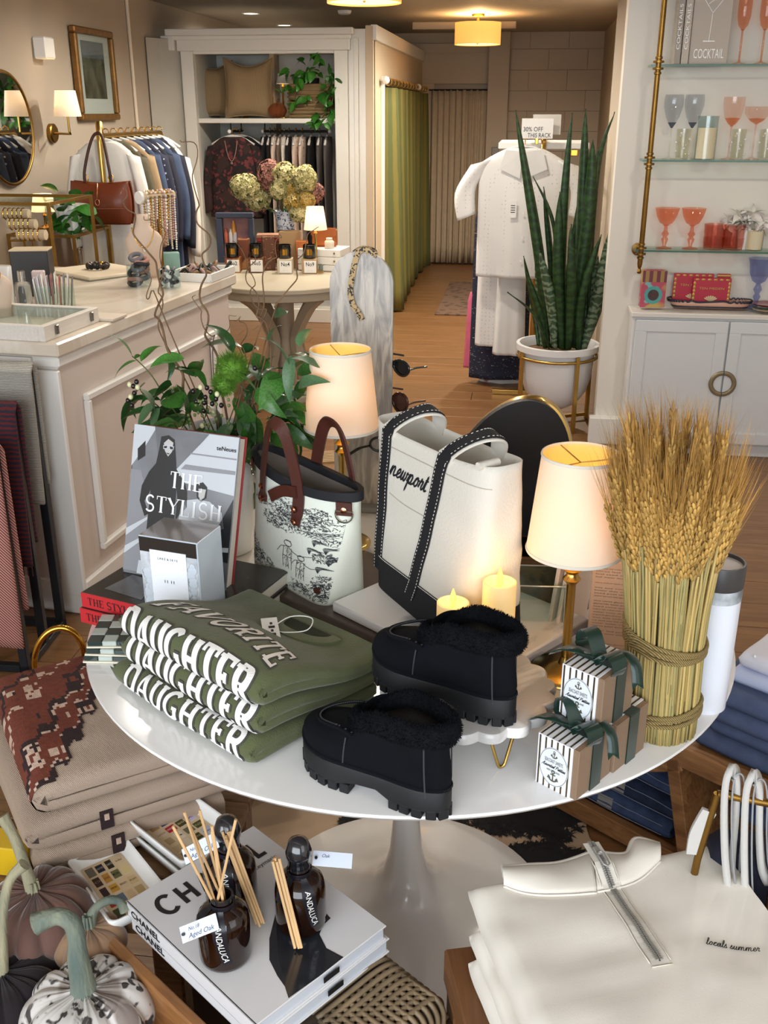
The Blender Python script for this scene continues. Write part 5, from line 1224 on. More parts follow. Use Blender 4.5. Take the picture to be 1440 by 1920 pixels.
# MARBLED EYEWEAR BOARD AND GLASSES
EY=2.17
b0=PY(619,560,EY);b1=PY(738,562,EY);bt_=PY(680,470,EY);
t=thing('eyewear_board','tall grey marbled arch board with sunglasses, behind the back lamp','display board',((b0.x+b1.x)/2,EY,TZ))
w=(b1.x-b0.x)*.992;Hh=bt_.z-TZ;r=w/2
pl=[(-r*.94,0),(r*.94,0)]+[(r*cos(a),Hh-r*1.02+r*1.02*sin(a))for a in[pi*k/28 for k in range(29)]]
o=MB();o.prism(pl,-.007,.007,frame((0,0,0),(1,0,0),ez=(0,-1,0)))
obj('board',o,marblemat('pearl_marble','c6beb2','928d88',26,.35,(1.5,1,.3),.40,.62),t,40)
o=MB();o.box((0,.03,.006),(w*1.2,.14,.012),bev=.003);obj('foot',o,mat('clear_perspex','cfd4d4',.1,trans=.6),t,0)
def glasses(label,px,py,rx,rz,m,lens,side=1):
 c=PY(px,py,EY-.01);t=thing('sunglasses',label,'sunglasses',c)
 R_=lambda k:[(rx*cos(a)*(1+.12*sin(a)),0,rz*sin(a)*(1+.1*cos(a)))for a in[2*pi*i/24 for i in range(24)]]
 M=Matrix.Rotation(radians(-35)*side,4,'Z')@Matrix.Rotation(radians(12),4,'Y')
 for dx in(0,-.056*side):
  o=MB();o.tube([M@(V(p)+V((dx,0,0)))for p in R_(1)],.0032,8,closed=True);obj('frame_rim',o,m,t,60)
  o=MB();o.poly([M@(V(p)*.97+V((dx,.001,0)))for p in R_(1)]);obj('lens',o,lens,t,0)
 o=MB();o.tube(catmull([M@V(p)for p in((-rx*side,0,.004),(-.028*side,-.003,.008),(-.056*side+rx*side,0,.004))],4),.0026,6);obj('bridge',o,m,t,60)
 for dx in(rx*side,-.056*side-rx*side):
  o=MB();o.tube(catmull([M@V((dx,0,.004)),M@V((dx*.9,.03,.003)),M@V((dx*.7,.07,-.004))],4),.0024,6);obj('temple',o,m,t,60)
TORT=vormat('tortoise_acetate','4a2414','1c0d08',60,.2,.5,.2);BKA=mat('black_acetate','101012',.2,coat=.5)
glasses('black oval sunglasses clipped on the right edge of the marbled board',752,690,.023,.0165,BKA,mat('black_lens','1a1b20',.08,trans=.2))
glasses('brown tortoise sunglasses below the black pair on the marbled board',750,755,.022,.022,TORT,mat('brown_lens','3a1a12',.08,trans=.2))
c0,c1_=PY(655,852,EY-.03),PY(692,836,EY-.03)
t=thing('sunglasses','dark glasses arm curving out low in front of the marbled board','sunglasses',c0)
o=MB();o.tube(catmull([V((0,0,0)),(c1_-c0)*.5+V((0,0,.004)),c1_-c0],5),[.0035]*6+[.0028]*5,8);obj('temple',o,BKA,t,60)
o=MB();o.tube([c1_-c0+V((.022+.020*cos(a),.002,.004+.016*sin(a)))for a in[2*pi*i/20 for i in range(20)]],.003,8,closed=True);obj('frame_rim',o,BKA,t,60)
pts=[PY(x,y,EY-.012)for x,y in((707,480),(690,470),(674,471),(666,490),(660,520),(657,548),(662,572),(672,586),(679,600))]
o=MB();o.strap(catmull(pts,6),.012,.004,lambda i:V((0,-1,.2)));tag(obj('headband',o,vormat('leopard_print','b79a6a','1d1512',75,.38,.5,.6),None,50),'thin animal-print headband hung over the top of the marbled board','headband')
o=MB();P0=PY(688,474,EY-.004);o.tube(catmull([PY(x,y,EY+.012)for x,y in((664,474),(680,466),(700,470),(705,482))],5),.006,8);tag(obj('hair_clip',o,MATS['leopard_print'],None,60),'mottled hair clip lying on the crown of the marbled board','hair clip')
# BLACK DISC ON EASEL, BOXES, CARDS BEHIND THE LAMP
DY=1.80
c=PY(946,915,DY);
t=thing('tabletop_mirror','black-backed oval mirror with gold rim leaning behind the canvas tote','mirror',c,0)
e0=PY(845,805,DY);
rx_,rz2=.112,.182
Mo=Matrix.Rotation(radians(18),4,'Y')@Matrix.Rotation(radians(8),4,'Z')
ov=[V((rx_*cos(a),0,rz2*sin(a)))for a in[2*pi*i/64 for i in range(64)]]
o=MB();o.loft([[Mo@(p+V((0,-.008,0)))for p in ov],[Mo@(p+V((0,.008,0)))for p in ov]]);obj('back_panel',o,mat('mirror_back_black','101114',.5),t,40)
o=MB()
ring=[]
for p in ov:
 q=p*1.0;ring.append(p)
o.loft([[Mo@(p*1.0+V((0,.004,0)))for p in ov],[Mo@(p*1.012+V((.004,.006,0)))for p in ov],[Mo@(p*1.02+V((.008,.026,0)))for p in ov],[Mo@(p*.95+V((.008,.026,0)))for p in ov]],cap=False);obj('gold_rim',o,BRASS,t,40)
o=MB();M=Mo@frame((-.085,-.0085,.055),(1,0,-.0),ez=(0,-1,0));text(o,'BARCLAY',M,.006,1.2,track=.05);text(o,'BUTERA',M@Matrix.Translation((.003,-.011,0)),.006,1.2,track=.05);obj('back_lettering',o,mat('faint_gold_print','8b8478',.5),t,0)
o=MB();P=[PY(x,y,DY-.03)for x,y in((1024,1012),(1003,1087),(1036,1078))]
o.tube([p-c for p in P],.003,6,closed=True);obj('easel',o,BRASS,t,60)
o=MB();o.tube([P[1]-c,V((P[1].x,P[1].y,TZ+.003))-c],.003,6);o.tube([P[2]-c,V((P[2].x,P[2].y+.03,TZ+.003))-c],.003,6);obj('easel_leg',o,BRASS,t,60)
p=PY(985,1085,1.72);t=thing('patterned_tray','brown burl-patterned box on the table behind the clear riser','box',(p.x+.02,1.72,TZ))
bh2=PY(985,1045,1.70).z-TZ
o=MB();o.box((0,.03,bh2/2),(.20,.10,bh2),bev=.004);obj('box',o,vormat('burl_pattern','7a5630','4a321d',40,.2,.5,.5,bump=.4),t,0)
o=MB();o.box((0,.03,bh2-.003),(.205,.105,.006),bev=.002);obj('lid_edge',o,mat('burl_edge','6b4a2a',.5),t,0)
p=PZ(668,960,TZ);t=thing('slatted_tray','pale wooden slatted tray between the handbag and the tote','tray',(p.x-.03,p.y+.12,TZ),.35)
for i in range(7):
 o=MB();o.box((0,.012*i,.085),(.16,.0095,.006),bev=.001);obj('slat',o,mat('pale_beech','d3ad72',.5,var=.1,vscale=12),t,0)
o=MB();o.box((-.075,.036,.041),(.01,.09,.082),bev=.001);obj('side',o,MATS['pale_beech'],t,0);o=MB();o.box((.075,.036,.041),(.01,.09,.082),bev=.001);obj('side',o,MATS['pale_beech'],t,0)
aq=[PZ(1000,1208,TZ),PZ(1032,1202,TZ)]
rzh=PH(995,1103,PZ(1000,1210,TZ)).z
t=thing('acrylic_riser','clear acrylic riser with bright edges beside the back candle','riser',(PZ(1000,1210,TZ).x-.055,PZ(1000,1210,TZ).y+.005,TZ),.08)
ACE=mat('acrylic_edge','e9e4da',.1,trans=.5)
Hr=rzh-TZ;Wr,Dr=.105,.085
for c_,d_ in(((Wr/2,0,Hr/2),(Wr,.003,Hr)),((Wr/2,Dr,Hr/2),(Wr,.003,Hr)),((0,Dr/2,Hr/2),(.003,Dr,Hr)),((Wr,Dr/2,Hr/2),(.003,Dr,Hr)),((Wr/2,Dr/2,Hr-.0015),(Wr,Dr,.003))):
 o=MB();o.box(c_,d_);obj('pane',o,GLASS,t,0)
for a,b in(((0,0),(Wr,0)),((Wr,0),(Wr,Dr)),((Wr,Dr),(0,Dr)),((0,Dr),(0,0))):
 for z in(Hr,):o=MB();o.tube([(a[0],a[1],z),(b[0],b[1],z)],.0016,6);obj('edge',o,ACE,t,60)
 o=MB();o.tube([(a[0],a[1],0),(a[0],a[1],Hr)],.0016,6);obj('edge',o,ACE,t,60)
WAX=mat('candle_wax','f2dfae',.5,emis=.35,emcol='ffb84a',subs=.2)
def candle(label,x,y,r,ptop):
 z0=mz if r else mz;g=PZ(x,y,mz);h=ptop-mz
 t=thing('pillar_candle',label,'candle',(g.x,g.y,mz))
 o=MB();o.lathe([(r,0),(r,h),(r-.003,h+.001),(r-.004,h-.003),(r*.5,h-.007),(0,h-.008)],36);obj('wax',o,WAX,t,50)
 o=MB();o.lathe([(.001,h-.008),(.005,h-.002),(.006,h+.006),(.003,h+.016),(.0003,h+.024)],10);obj('flame',o,mat('candle_flame','ffc94a',.4,emis=9.,emcol='ffae2a'),t,180)
 point('candle_glow',(g.x,g.y,mz+h+.012),.12,(1,.6,.2),.01)
g=PZ(935,1168,mz);candle('lit battery pillar candle at the right foot of the canvas tote',930,1240,.0265,PH(934,1106,PZ(934,1258,mz)).z)
g=PZ(848,1215,mz);candle('lit battery pillar candle in front of the tote base, half hidden by the boot',846,1248,.0255,PH(846,1142,PZ(846,1262,mz)).z)
for i,(x,y)in enumerate(((1022,1210),(1037,1213))):
 a=PZ(x,y,TZ);b=PH(x+42,1052+i*2,a);hL=sqrt((b.z-TZ)**2+.05**2)
 t=thing('greeting_card',('pale greeting card leaning left of the front lamp stem, further from the stem','pale greeting card leaning left of the front lamp stem, nearer to the stem')[i],'card',a,radians(62),None,(0,radians(14),radians(62)))
 o=MB();o.box((.06,0,hL/2),(.12,.006,hL),bev=.001);obj('cover',o,mat('card_pinkish','d8c6b6',.6),t,0);o=MB();o.box((.06,.0035,hL/2),(.115,.002,hL-.004));obj('inner_sheet',o,PAPERW,t,0)
KR=mat('printed_kraft_card','c29f84',.7,var=.03)
a,b=PZ(1097,1232,TZ),PZ(1170,1240,TZ);xx=(b-a).normalized();hk=PH(1108,1050,a).z-TZ
t=thing('printed_carton','tan carton covered in small print, between lamp stem and wheat','box',a,atan2(xx.y,xx.x))
o=MB();o.box((.055,.032,hk/2),(.11,.064,hk),bev=.0012);obj('carton',o,KR,t,0)
o=MB();M=frame((0,0,0),(1,0,0),ez=(0,-1,0));rk=random.Random(8);y=hk-.014
WORDS='aloe oil seed water sodium glyceride citrus peel extract coco butter shea leaf balm soy wax'.split()
while y>.012:
 ln=' '.join(rk.choice(WORDS)for _ in range(5));
 if rk.random()<.82:text(o,ln,M@Matrix.Translation((.006,y,0)),.0022,.9,width=.095*(.6 if rk.random()<.2 else 1))
 y-=.0052 if rk.random()<.8 else.009
obj('small_print',o,mat('brown_print','5a4334',.7),t,0)
# WHEAT SHEAF
STR=mat('wheat_straw','a8925a',.6,var=.3,vscale=14,rnd=.25,stretch=(1,1,.15));STR2=mat('wheat_straw_green','948a58',.6,var=.25,vscale=14);EAR=mat('wheat_ear','b8934f',.6,var=.3,vscale=60,rnd=.25);AWN=mat('wheat_awn','b08442',.55,var=.25,vscale=6)
ROPE=wavemat('sisal_rope','b29a63','7c6739',160,'DIAGONAL',.9,.8,1.)
wf=PZ(1246,1394,TZ);wc=V((wf.x-.004,wf.y+.047,TZ))
t=wheat=thing('wheat_sheaf','standing sheaf of dried wheat bound twice with rope','wheat',wc)
zt2,zt1=.155,.040;rw=random.Random(12)
ZH=PH(1260,1010,wc).z-TZ;ZE=PH(1260,985,wc).z-TZ
print('wheat ear z',ZE)
def wr(z):return interp([(0,.054),(.04,.0555),(.15,.0555),(.24,.062),(.34,.074),(.42,.084)],z)
def wpos(rr,a,z):k=wr(z)*rr;return V((k*cos(a)-.012*z/.4-.006*(z/.4)**2,k*sin(a),z))
mbs=[MB(),MB()];ends=[]
singles=[]
for i in range(430):
 rr=sqrt(rw.random())if i<150 else rw.uniform(.86,1.0);a=rw.random()*2*pi;tw=rw.uniform(-.12,.12);zh=rw.uniform(.265,.325)if rr>.8 else rw.uniform(.31,.385)
 zs_=[0,.05,.10,.155,.21,.26,zh]
 pts=[wpos(rr*(1 if z<.2 else 1+rw.uniform(-.03,.02)),a+tw*(z/.3),z)for z in zs_]
 if i>=250:singles.append((pts,rw.uniform(.0016,.0023)))
 else:mbs[i%2].tube(pts,rw.uniform(.0014,.0021),5)
 ends.append((pts[-1],(pts[-1]-pts[-2]).normalized(),rr,a))
for i,m_ in enumerate((STR,STR2)):o=obj('straw_core',mbs[i],m_,t,180);o['kind']='stuff'
for i,(pts,r_)in enumerate(singles):
 mb=MB();mb.tube(pts,r_,5);obj('straw',mb,STR if i%3 else STR2,t,180)
em=MB()
for k in range(11):
 z=.004+k*.0072
 for s_ in(0,1):a=pi*s_+(k%2)*.5;M=Matrix.Translation((.0036*cos(a),.0036*sin(a),z+.004))@Matrix.Rotation(.42*cos(a),4,'Y')@Matrix.Rotation(-.42*sin(a),4,'X');em.ball((0,0,0),(.0027,.0023,.0078),5,4,M)
 a=pi/2+pi*(k%2);M=Matrix.Translation((0,.0026*sin(a),z+.006))@Matrix.Rotation(-.3*sin(a),4,'X');em.ball((0,0,0),(.0022,.0022,.0070),5,4,M)
em.ball((0,0,.092),(.0018,.0018,.007),5,4)
e0_=None;aw=MB();nE=0
for(p,d,rr,a)in ends:
 if rr<.45 and rw.random()<.5:continue
 o=obj('ear',em,EAR,t,180)if e0_ is None else e0_.copy()
 if e0_ is None:e0_=o
 else:COL.objects.link(o)
 nE+=1
 if nE>295:bpy.data.objects.remove(o);continue
 dd=(d+V((rw.uniform(-.12,.12),rw.uniform(-.12,.12),0))).normalized();o.location=p;M=frame((0,0,0),dd.orthogonal(),ez=dd);o.rotation_euler=M.to_euler();s_=rw.uniform(.95,1.2);o.scale=(s_,s_,s_)
 for k in range(22):
  b=p+dd*rw.uniform(.01,.09);sp=V((rw.gauss(0,.13),rw.gauss(0,.13),0));e=b+(dd+sp).normalized()*rw.uniform(.055,.105);e.z=min(e.z,.515);sd=dd.cross(sp if sp.length>1e-4 else V((1,0,0))).normalized()*.0005
  m_=b.lerp(e,.5)+sp*.004;aw.add([b-sd,b+sd,m_+sd*.7,m_-sd*.7,e],[(0,1,2,3),(3,2,4)])
o=obj('awns',aw,AWN,t,0);o['kind']='stuff'
for z0,n in((zt1,3),(zt2,4)):
 for k in range(n):
  o=MB();z=z0+(k-(n-1)/2)*.0064;tl_=(-.012 if n==4 else.01);ph=rw.random()*6
  o.tube([wpos(1.055,a,z)+V((0,0,tl_*cos(a+.4)*(.6+.2*k)+.0015*sin(3*a+ph)))for a in[2*pi*i/60 for i in range(60)]],.0034,8,closed=True);obj('rope_turn',o,ROPE,t,60)
# WHITE TUBE WITH CLOUD BAND
tb=PZ(1330,1341,TZ);tb=V((tb.x-.006,tb.y+.036,TZ));hT=PH(1345,1050,tb).z-TZ
t=thing('gift_tube','white cylindrical gift tube with cloud print, right of the wheat','tube',tb)
r=.036
o=MB();o.lathe([(r,0),(r,hT*.765)],48,cap=(1,0));obj('body',o,mat('tube_white','e3e8f2',.3,coat=.4),t,50)
o=MB();o.lathe([(r+.0003,hT*.765),(r+.0003,hT*.85)],48,cap=(0,0));obj('cloud_band',o,mat('cloud_band_print','dfe7ec',.5,col2='6f767c',vscale=28),t,50)
o=MB();o.lathe([(r+.0007,hT*.85),(r+.0009,hT-.002),(r,hT),(r-.003,hT),(r-.0035,hT-.006)],48,cap=(0,0));obj('rim',o,mat('tube_dark_band','3d3a39',.35),t,50)
o=MB();o.lathe([(0,hT-.006),(r-.0035,hT-.006)],48,cap=(0,0));obj('lid',o,mat('tube_lid','c9c2bf',.5),t,50)
# CANDY BOXES WITH RIBBON
KRAFT=wavemat('corrugated_kraft','a88d74','8d7259',330,'Z',.8,.6,0.);SAT=mat('green_satin','08291f',.32,sheen=.3,var=.15,vscale=20)
SWHITE=mat('sleeve_white','e4e7ec',.35);FOIL=mat('gold_foil','5a4a30',.3,.6);ANCH=mat('anchor_bronze','4e4a38',.5)
def strokes_obj(st,M,nm,m,par,step=.003,dz=.0006):
 o=MB();ribbon(o,st,onplane(M,dz),step,.00001);return obj(nm,o,m,par,0)
def candy(label,o0,ex,w,d,h,bow=True,seed=1):
 """front face w wide (striped), depth d going back; local x along the front, y back"""
 t=thing('candy_box',label,'gift box',o0,atan2(ex.y,ex.x));rr=random.Random(seed)
 o=MB();o.box((w/2,d/2,h/2),(w,d,h),bev=.001);obj('kraft_box',o,KRAFT,t,0)
 o=MB();e=.0006;o.box((w*.43,-e,h/2),(w*.86,.0012,h));o.box((w*.43,d/2,h+e),(w*.86,d+.002,.0012));sl=obj('striped_sleeve',o,SWHITE,t,0)
 o=MB()
 for i in range(6):
  x=w*(.055+.145*i);o.box((x,-.0014,h/2),(w*.036,.0008,h));o.box((x,d/2,h+.0014),(w*.036,d,.0008))
 obj('foil_stripes',o,FOIL,sl,0)
 M=frame((w*.43,-.0019,h*.47),(1,0,0),ez=(0,-1,0));ra,rb=w*.36,h*.39
 o=MB();o.poly([M@V((ra*cos(a),rb*sin(a),0))for a in[2*pi*k/40 for k in range(40)]]);lb=obj('oval_label',o,mat('label_pale','d9dfe6',.45),sl,0)
 k=h/.1
 st=[([(ra*.96*cos(a),rb*.96*sin(a))for a in[2*pi*q/40 for q in range(41)]],.0006)]
 def anchor(cx,cy,s):return[([(cx+s*.18*cos(a),cy+s*(.62+.18*sin(a)))for a in[2*pi*q/12 for q in range(13)]],s*.10),([(cx,cy+s*.45),(cx,cy-s*.5)],s*.14),([(cx-s*.3,cy+s*.28),(cx+s*.3,cy+s*.28)],s*.12),([(cx+s*.55*sin(a),cy+s*.02-s*.5*cos(a))for a in[-1.2+2.4*q/14 for q in range(15)]],s*.16),([(cx-s*.64,cy-s*.30),(cx-s*.5,cy+.0+s*.02),(cx-s*.30,cy-s*.22)],s*.1),([(cx+s*.64,cy-s*.30),(cx+s*.5,cy+s*.02),(cx+s*.30,cy-s*.22)],s*.1)]
 strokes_obj(st+anchor(0,rb*.62,.0105*k)+anchor(0,-rb*.52,.017*k),M,'anchor_emblem',ANCH,lb,.002)
 o=MB();text(o,'SEACOAST SWEETS',M@Matrix.Translation((0,rb*.20,0)),.0072*k,1,align='C',width=ra*1.25);text(o,'NEW ENGLAND',M@Matrix.Translation((0,-rb*.26,0)),.0036*k,1,align='C',width=ra*.9,bold=.01);obj('label_lettering',o,mat('label_grey_ink','55544f',.6),lb,0)
 st,sw=script('Assorted Patties'.replace('A','A'),1.,.24,.45,1.15);kk=ra*1.62/sw
 strokes_obj([([(p[0]*kk-ra*.82,p[1]*kk-rb*.05)for p in pts],wd*kk)for pts,wd in st],M,'label_script',INK,lb,.0008)
 o=MB();yr=d*.52;rw_=d*.30
 o.box((w+.0012,yr,h/2),(.0016,rw_,h+.002));o.box((-.0010,yr,h/2),(.0016,rw_,h+.002));o.box((w/2,yr,h+.0028),(w+.004,rw_,.0012));obj('ribbon',o,SAT,t,0)
 if bow:
  c=V((w*.52,yr-.004,h+.006))
  def loop(dx,dy,up,wd,drop=0.):
   P=catmull([c,c+V((dx*.5,dy*.5,up*1.0)),c+V((dx,dy,up*.9)),c+V((dx*1.12,dy*1.05,up*.2-drop*.4)),c+V((dx*.7,dy*.7,-.002-drop)),c+V((0,0,.002))],6)
   mb=MB();n=len(P);mb.strap(P,wd,.0008,lambda i:(V((dy,-dx,0)).normalized()*.0+V((-dx*sin(i/n*5),-dy*sin(i/n*5),cos(i/n*5)*.06))));obj('bow_loop',mb,SAT,t,60)
  def tail(pts,wd):
   P=catmull([c]+[c+V(p)for p in pts],6);n=len(P);vs=[];mb=MB()
   for i,p in enumerate(P):
    tg_=P[min(i+1,n-1)]-P[max(i-1,0)];sd=tg_.cross(V((0,0,1)));sd=sd.normalized()if sd.length>1e-6 else V((0,1,0));s=wd/2*(.5+.5*min(1,i/6));ex_=tg_.normalized()*(.008 if i==n-1 else 0)
    vs+=[p+sd*s+ex_,p+V((0,0,.002*sin(i))),p-sd*s+ex_]
   mb.add(vs,[(3*i+k,3*i+k+1,3*i+k+4,3*i+k+3)for i in range(n-1)for k in(0,1)]);obj('ribbon_tail',mb,SAT,t,180,mods=[('SOLIDIFY',dict(thickness=.0006))])
  loop(-.045*k,.020*k,.036*k,.030*k);loop(.040*k,-.012*k,.020*k,.034*k,.020*k)
  tail([(-.03*k,-.012*k,.006),(-.06*k,-.02*k,.004),(-.078*k,-.014*k,-.012*k)],.024*k);tail([(.03*k,.018*k,.014*k),(.055*k,.018*k,.006*k),(.07*k,.008*k,-.026*k)],.020*k)
  o=MB();o.ball(c+V((0,0,.002)),(.010*k,.011*k,.008*k),12,8);obj('bow_knot',o,SAT,t,180)
 return t
bo=PZ(1005,1463,TZ);bx1=PZ(1079,1502,TZ);ex=(bx1-bo).normalized();ey=V((-ex.y,ex.x,0));bwid=(bx1-bo).length;bd_=(PZ(1148,1452,TZ)-bx1).dot(ey);bhh=PH(1087,1411,bx1).z-TZ
print('candy',bwid,bd_,bhh)
candy('kraft candy box with striped sleeve and green bow, nearest the table edge',bo,ex,bwid,bd_,bhh,True,1)
candy('kraft candy box with green ribbon standing behind the nearest one, by the wheat',bo+ey*(bd_+.002)+ex*.004,ex,bwid,bd_*.98,bhh,False,2)
candy('kraft candy box with striped sleeve stacked on top of the other two',bo+ey*(bd_*.62)-ex*.004+V((0,0,bhh+.004)),(ex+ey*.02).normalized(),bwid,bd_*.98,bhh*1.02,True,3)
# LOWER LEFT: SWEATERS, TRAYS, BOOKS, DIFFUSERS, PUMPKINS
LOWZ=.415
WOODT=woodmat('weathered_wood','6d4f33','8a6845',.6,4,(2,14,14),.1)
BROWNW=woodmat('warm_wood','7a4f2a','9a6a3c',.5,4,(2,12,12),.08)
c_=PZ(250,1560,LOWZ)
t=thing('display_crate','low weathered wooden table under the folded sweaters and ceramic trays','table',(-.785,1.46,0))
for i in range(5):
 o=MB();o.box((0,-.26+.105*i,LOWZ-.0125),(.66,.103,.025),bev=.003);obj('board',o,WOODT,t,0)
for sx in(-.28,.26):
 for sy in(-.25,.14):o=MB();o.box((sx,sy,(LOWZ-.026)/2),(.05,.05,LOWZ-.027),bev=.004);obj('leg',o,WOODT,t,0)
KNIT=wavemat('oatmeal_knit','d0b8a4','ae9884',190,'DIAGONAL',.95,.7,1.5,.2,.8,3.)
def kx(p):return p
n0,fz=PZ(58,1508,.575),PZ(0,1345,.575)
k1=(n0-fz);k1.z=0;k1.normalize();k2=V((-k1.y,k1.x,0));KW=.40
def ksw(label,z0,px,py,h,seed,D):
 nn=PZ(px,py,z0+h*.5);org=nn-k1*(KW-.01)-k2*.004
 return make_shirt('knit_sweater',label,z0,KW,D,h,h*.44,.012,seed,0,0,None,org,k1,k2,KNIT,'sweater')
t3=ksw('oatmeal knit sweater at the bottom of the folded stack',LOWZ+.001,66,1628,.052,3,.33)
t2s=ksw('oatmeal knit sweater in the middle of the folded stack',LOWZ+.055,40,1578,.062,5,.36)
t1s,SK_,fk,ok=ksw('knit sweater with rust and brown pattern on top of the folded stack',LOWZ+.125,62,1505,.055,9,.34)
cols={'rust_knit':MB(),'dark_brown_knit':MB(),'pale_knit':MB()}
cu,ca=.0065,.0052
for i in range(int(KW/cu)):
 for j in range(-8,64):
  u,a=i*cu,j*ca;q=(KW-u)
  e=.045+.62*q+.010*sin(j*.9)+.006*((i//3)%2)-a
  if e<0 or u>KW-.012 or a>.30:continue
  b=e+.012*sin(u*60)
  k='dark_brown_knit' if b<.022 else 'pale_knit' if b<.027 else 'rust_knit' if b<.062 else 'pale_knit' if b<.068 else 'dark_brown_knit' if b<.088 else 'rust_knit' if b<.15 else 'pale_knit' if b<.156 else 'rust_knit' if b<.20 else 'dark_brown_knit' if b<.22 else 'rust_knit'
  if.155<b<.2 and(i//3*7+j//3*5)%11<2:k='pale_knit'
  cols[k].add([fk(u,a,.0006),fk(u+cu,a,.0006),fk(u+cu,a+ca,.0006),fk(u,a+ca,.0006)],[(0,1,2,3)])
for k,c in(('rust_knit','6f3626'),('dark_brown_knit','2e1d1e'),('pale_knit','c4a997')):
 o=obj('knit_pattern',cols[k],mat(k,c,.95,var=.18,vscale=120,bump=.6,bscale=500),t1s[0]if isinstance(t1s,tuple)else t1s,0,W=True);o['label']=k.replace('_',' ')+' pattern';o['kind']='stuff'
for tt,(T_,S_,f_,o_),au in((t3[0],t3,.11),(t2s[0],t2s,.11)):
 mb=MB()
 for j in range(8):mb.add([f_(KW-.001,-.0+.0,0)]*0,[])
 zc=.5
 nn=o_+k1*(KW+.001)+k2*(au+.03);hh=.055
 mb.box((0,0,0),(.022,.003,.036),frame(nn+V((0,0,.030)),k2,ez=(0,0,1)));mb.box((0,-.002,.006),(.008,.002,.012),frame(nn+V((0,0,.030)),k2,ez=(0,0,1)),mi=1)
 o=obj('knit_band',mb,[MATS['dark_brown_knit'],MATS['pale_knit']],tt,0,W=True)
def tray(label,pL,pT,pB,z,stickers,seed,printed=True):
 L,T,B_=PZ(*pL,z),PZ(*pT,z),PZ(*pB,z);e1=(T-L);w=e1.length;e1.normalize();e2=V((e1.y,-e1.x,0));d=abs((B_-L).dot(e2));print('tray',w,d)
 t=thing('ceramic_tray',label,'tray',V((L.x,L.y,z-.026)),atan2(e1.y,e1.x));rr=random.Random(seed)
 def ring(ins,zz,r=.012):
  pts=[]
  for cx,cy,a0 in((w-ins-r,-ins-r,0),(ins+r,-ins-r,90),(ins+r,-d+ins+r,180),(w-ins-r,-d+ins+r,270)):
   pts+=[V((cx+r*cos(radians(a0+18*k)),cy+r*sin(radians(a0+18*k)),zz))for k in range(6)]
  return pts
 o=MB();o.loft([ring(.012,0),ring(.004,.006),ring(0,.024),ring(.001,.026),ring(.0035,.026),ring(.005,.024),ring(.012,.008),ring(.016,.006)]);obj('dish',o,CERAM,t,60)
 if printed:
  g=MB();g.box((w/2,-d/2,.0064),(w-.034,d-.034,.0008));fl_=obj('printed_floor',g,mat('tray_print_cream','d9c3a0',.3,coat=.4),t,0)
  nx,ny=4,5;cw,ch=(w-.040)/nx,(d-.040)/ny;k=0
  for iy in range(ny):
   for ix in range(nx):
    c,tc,txt=stickers[k%len(stickers)];k+=1
    x0,y0=.020+cw*(ix+.5),-.020-ch*(iy+.5)
    o=MB();fx,fy=rr.uniform(.62,.86),rr.uniform(.60,.86)
    o.box((x0,y0,.0070),(cw*fx,ch*fy,.0005));lb=obj('label',o,mat('sticker_'+c,c,.35),fl_,0)
    if txt:
     g=MB();text(g,txt,Matrix.Translation((x0-cw*fx*.42,y0-.0022,.0073)),.0048,1,width=cw*fx*.84,dz=.0002);lb2=obj('label_print',g,mat('stickertext_'+tc,tc,.5),fl_,0)
 return t
ST1=[('6f6a5c','d8d0b8',''),('1f2230','c9c2b2','AUX PRES'),('26241f','cfc7ae','DARTE'),('d8c09a','2b2620','Le Roi'),('3a2626','b08a60','O'),('c08a3e','4a2c14','JOIES'),('6d6b45','20241a','B'),('d9c48e','6a5a30',''),('38222a','9a6a6a',''),('c9983c','3a2610','CARRE MARC'),('d8c09a','4a2440','BENOIT'),('cdb183','6a5a30','du pain'),('a83a22','e8d8c0','MAX'),('5d6f7c','20282e',''),('d0b48c','6b3a2a',''),('b9a06e','5a4a22',''),('3f4a2a','c8c09a',''),('cdb183','4a2440',''),('36401f','b0a880',''),('7a6a4a','d8d0b8','')]
ST2=[('a98862','4a3624','CAFE'),('2a3a72','c8ccd8','HOTEL'),('7a7436','e0d8b0','OLIVE'),('b0602a','f0d8b0',''),('d8c9ae','a02a20','Larive'),('b51f34','f0e0d8','MAISON'),('42452c','c8b878','80'),('cfc4d8','4a4a90','A'),('b09a72','5a4a30',''),('e0d4be','1e1e1e','a'),('6b6a50','c8c0a0',''),('4a4a28','c8b878','PLAZA'),('c9b48a','8a4a2a',''),('d8c9ae','7a2a20',''),('36391e','b8a868','VINS'),('b8bccc','3a4a80','Bleu')]
tray('square white ceramic tray printed with labels, underneath in the back pair',(240,1557),(347,1497),(340,1646),.442,ST2,4,False)
tray('square white ceramic tray printed with red and blue labels, upper of the back pair',(237,1535),(345,1475),(338,1624),.470,ST2,5)
tray('square white ceramic tray printed with labels, front one beside the pumpkins',(122,1612),(233,1563),(230,1722),.444,ST1,6)
WICK=mat('wicker_cane','7d6b52',.55,var=.35,vscale=20);WICKD=mat('wicker_dark','3f342a',.8)
CZ=.48
cA,cB,cC=PZ(237,1690,CZ),PZ(475,1548,CZ),PZ(725,1735,CZ)
bx=(cB-cA);bwd=bx.length;bx.normalize();by=V((bx.y,-bx.x,0));bln=abs((cC-cB).dot(by));BT=.0275
CK=frame((cA.x,cA.y,0),bx,ez=(0,0,1))
WT=CZ-2*BT-.001
c0=PZ(785,1832,WT);lc=CK.inverted()@c0
t=thing('wicker_hamper','grey-brown wicker hamper under the big white art books','basket',CK@V((0,0,0)),atan2(bx.y,bx.x))
x0,x1,y0,y1=.055,lc.x,lc.y-.05,-.06
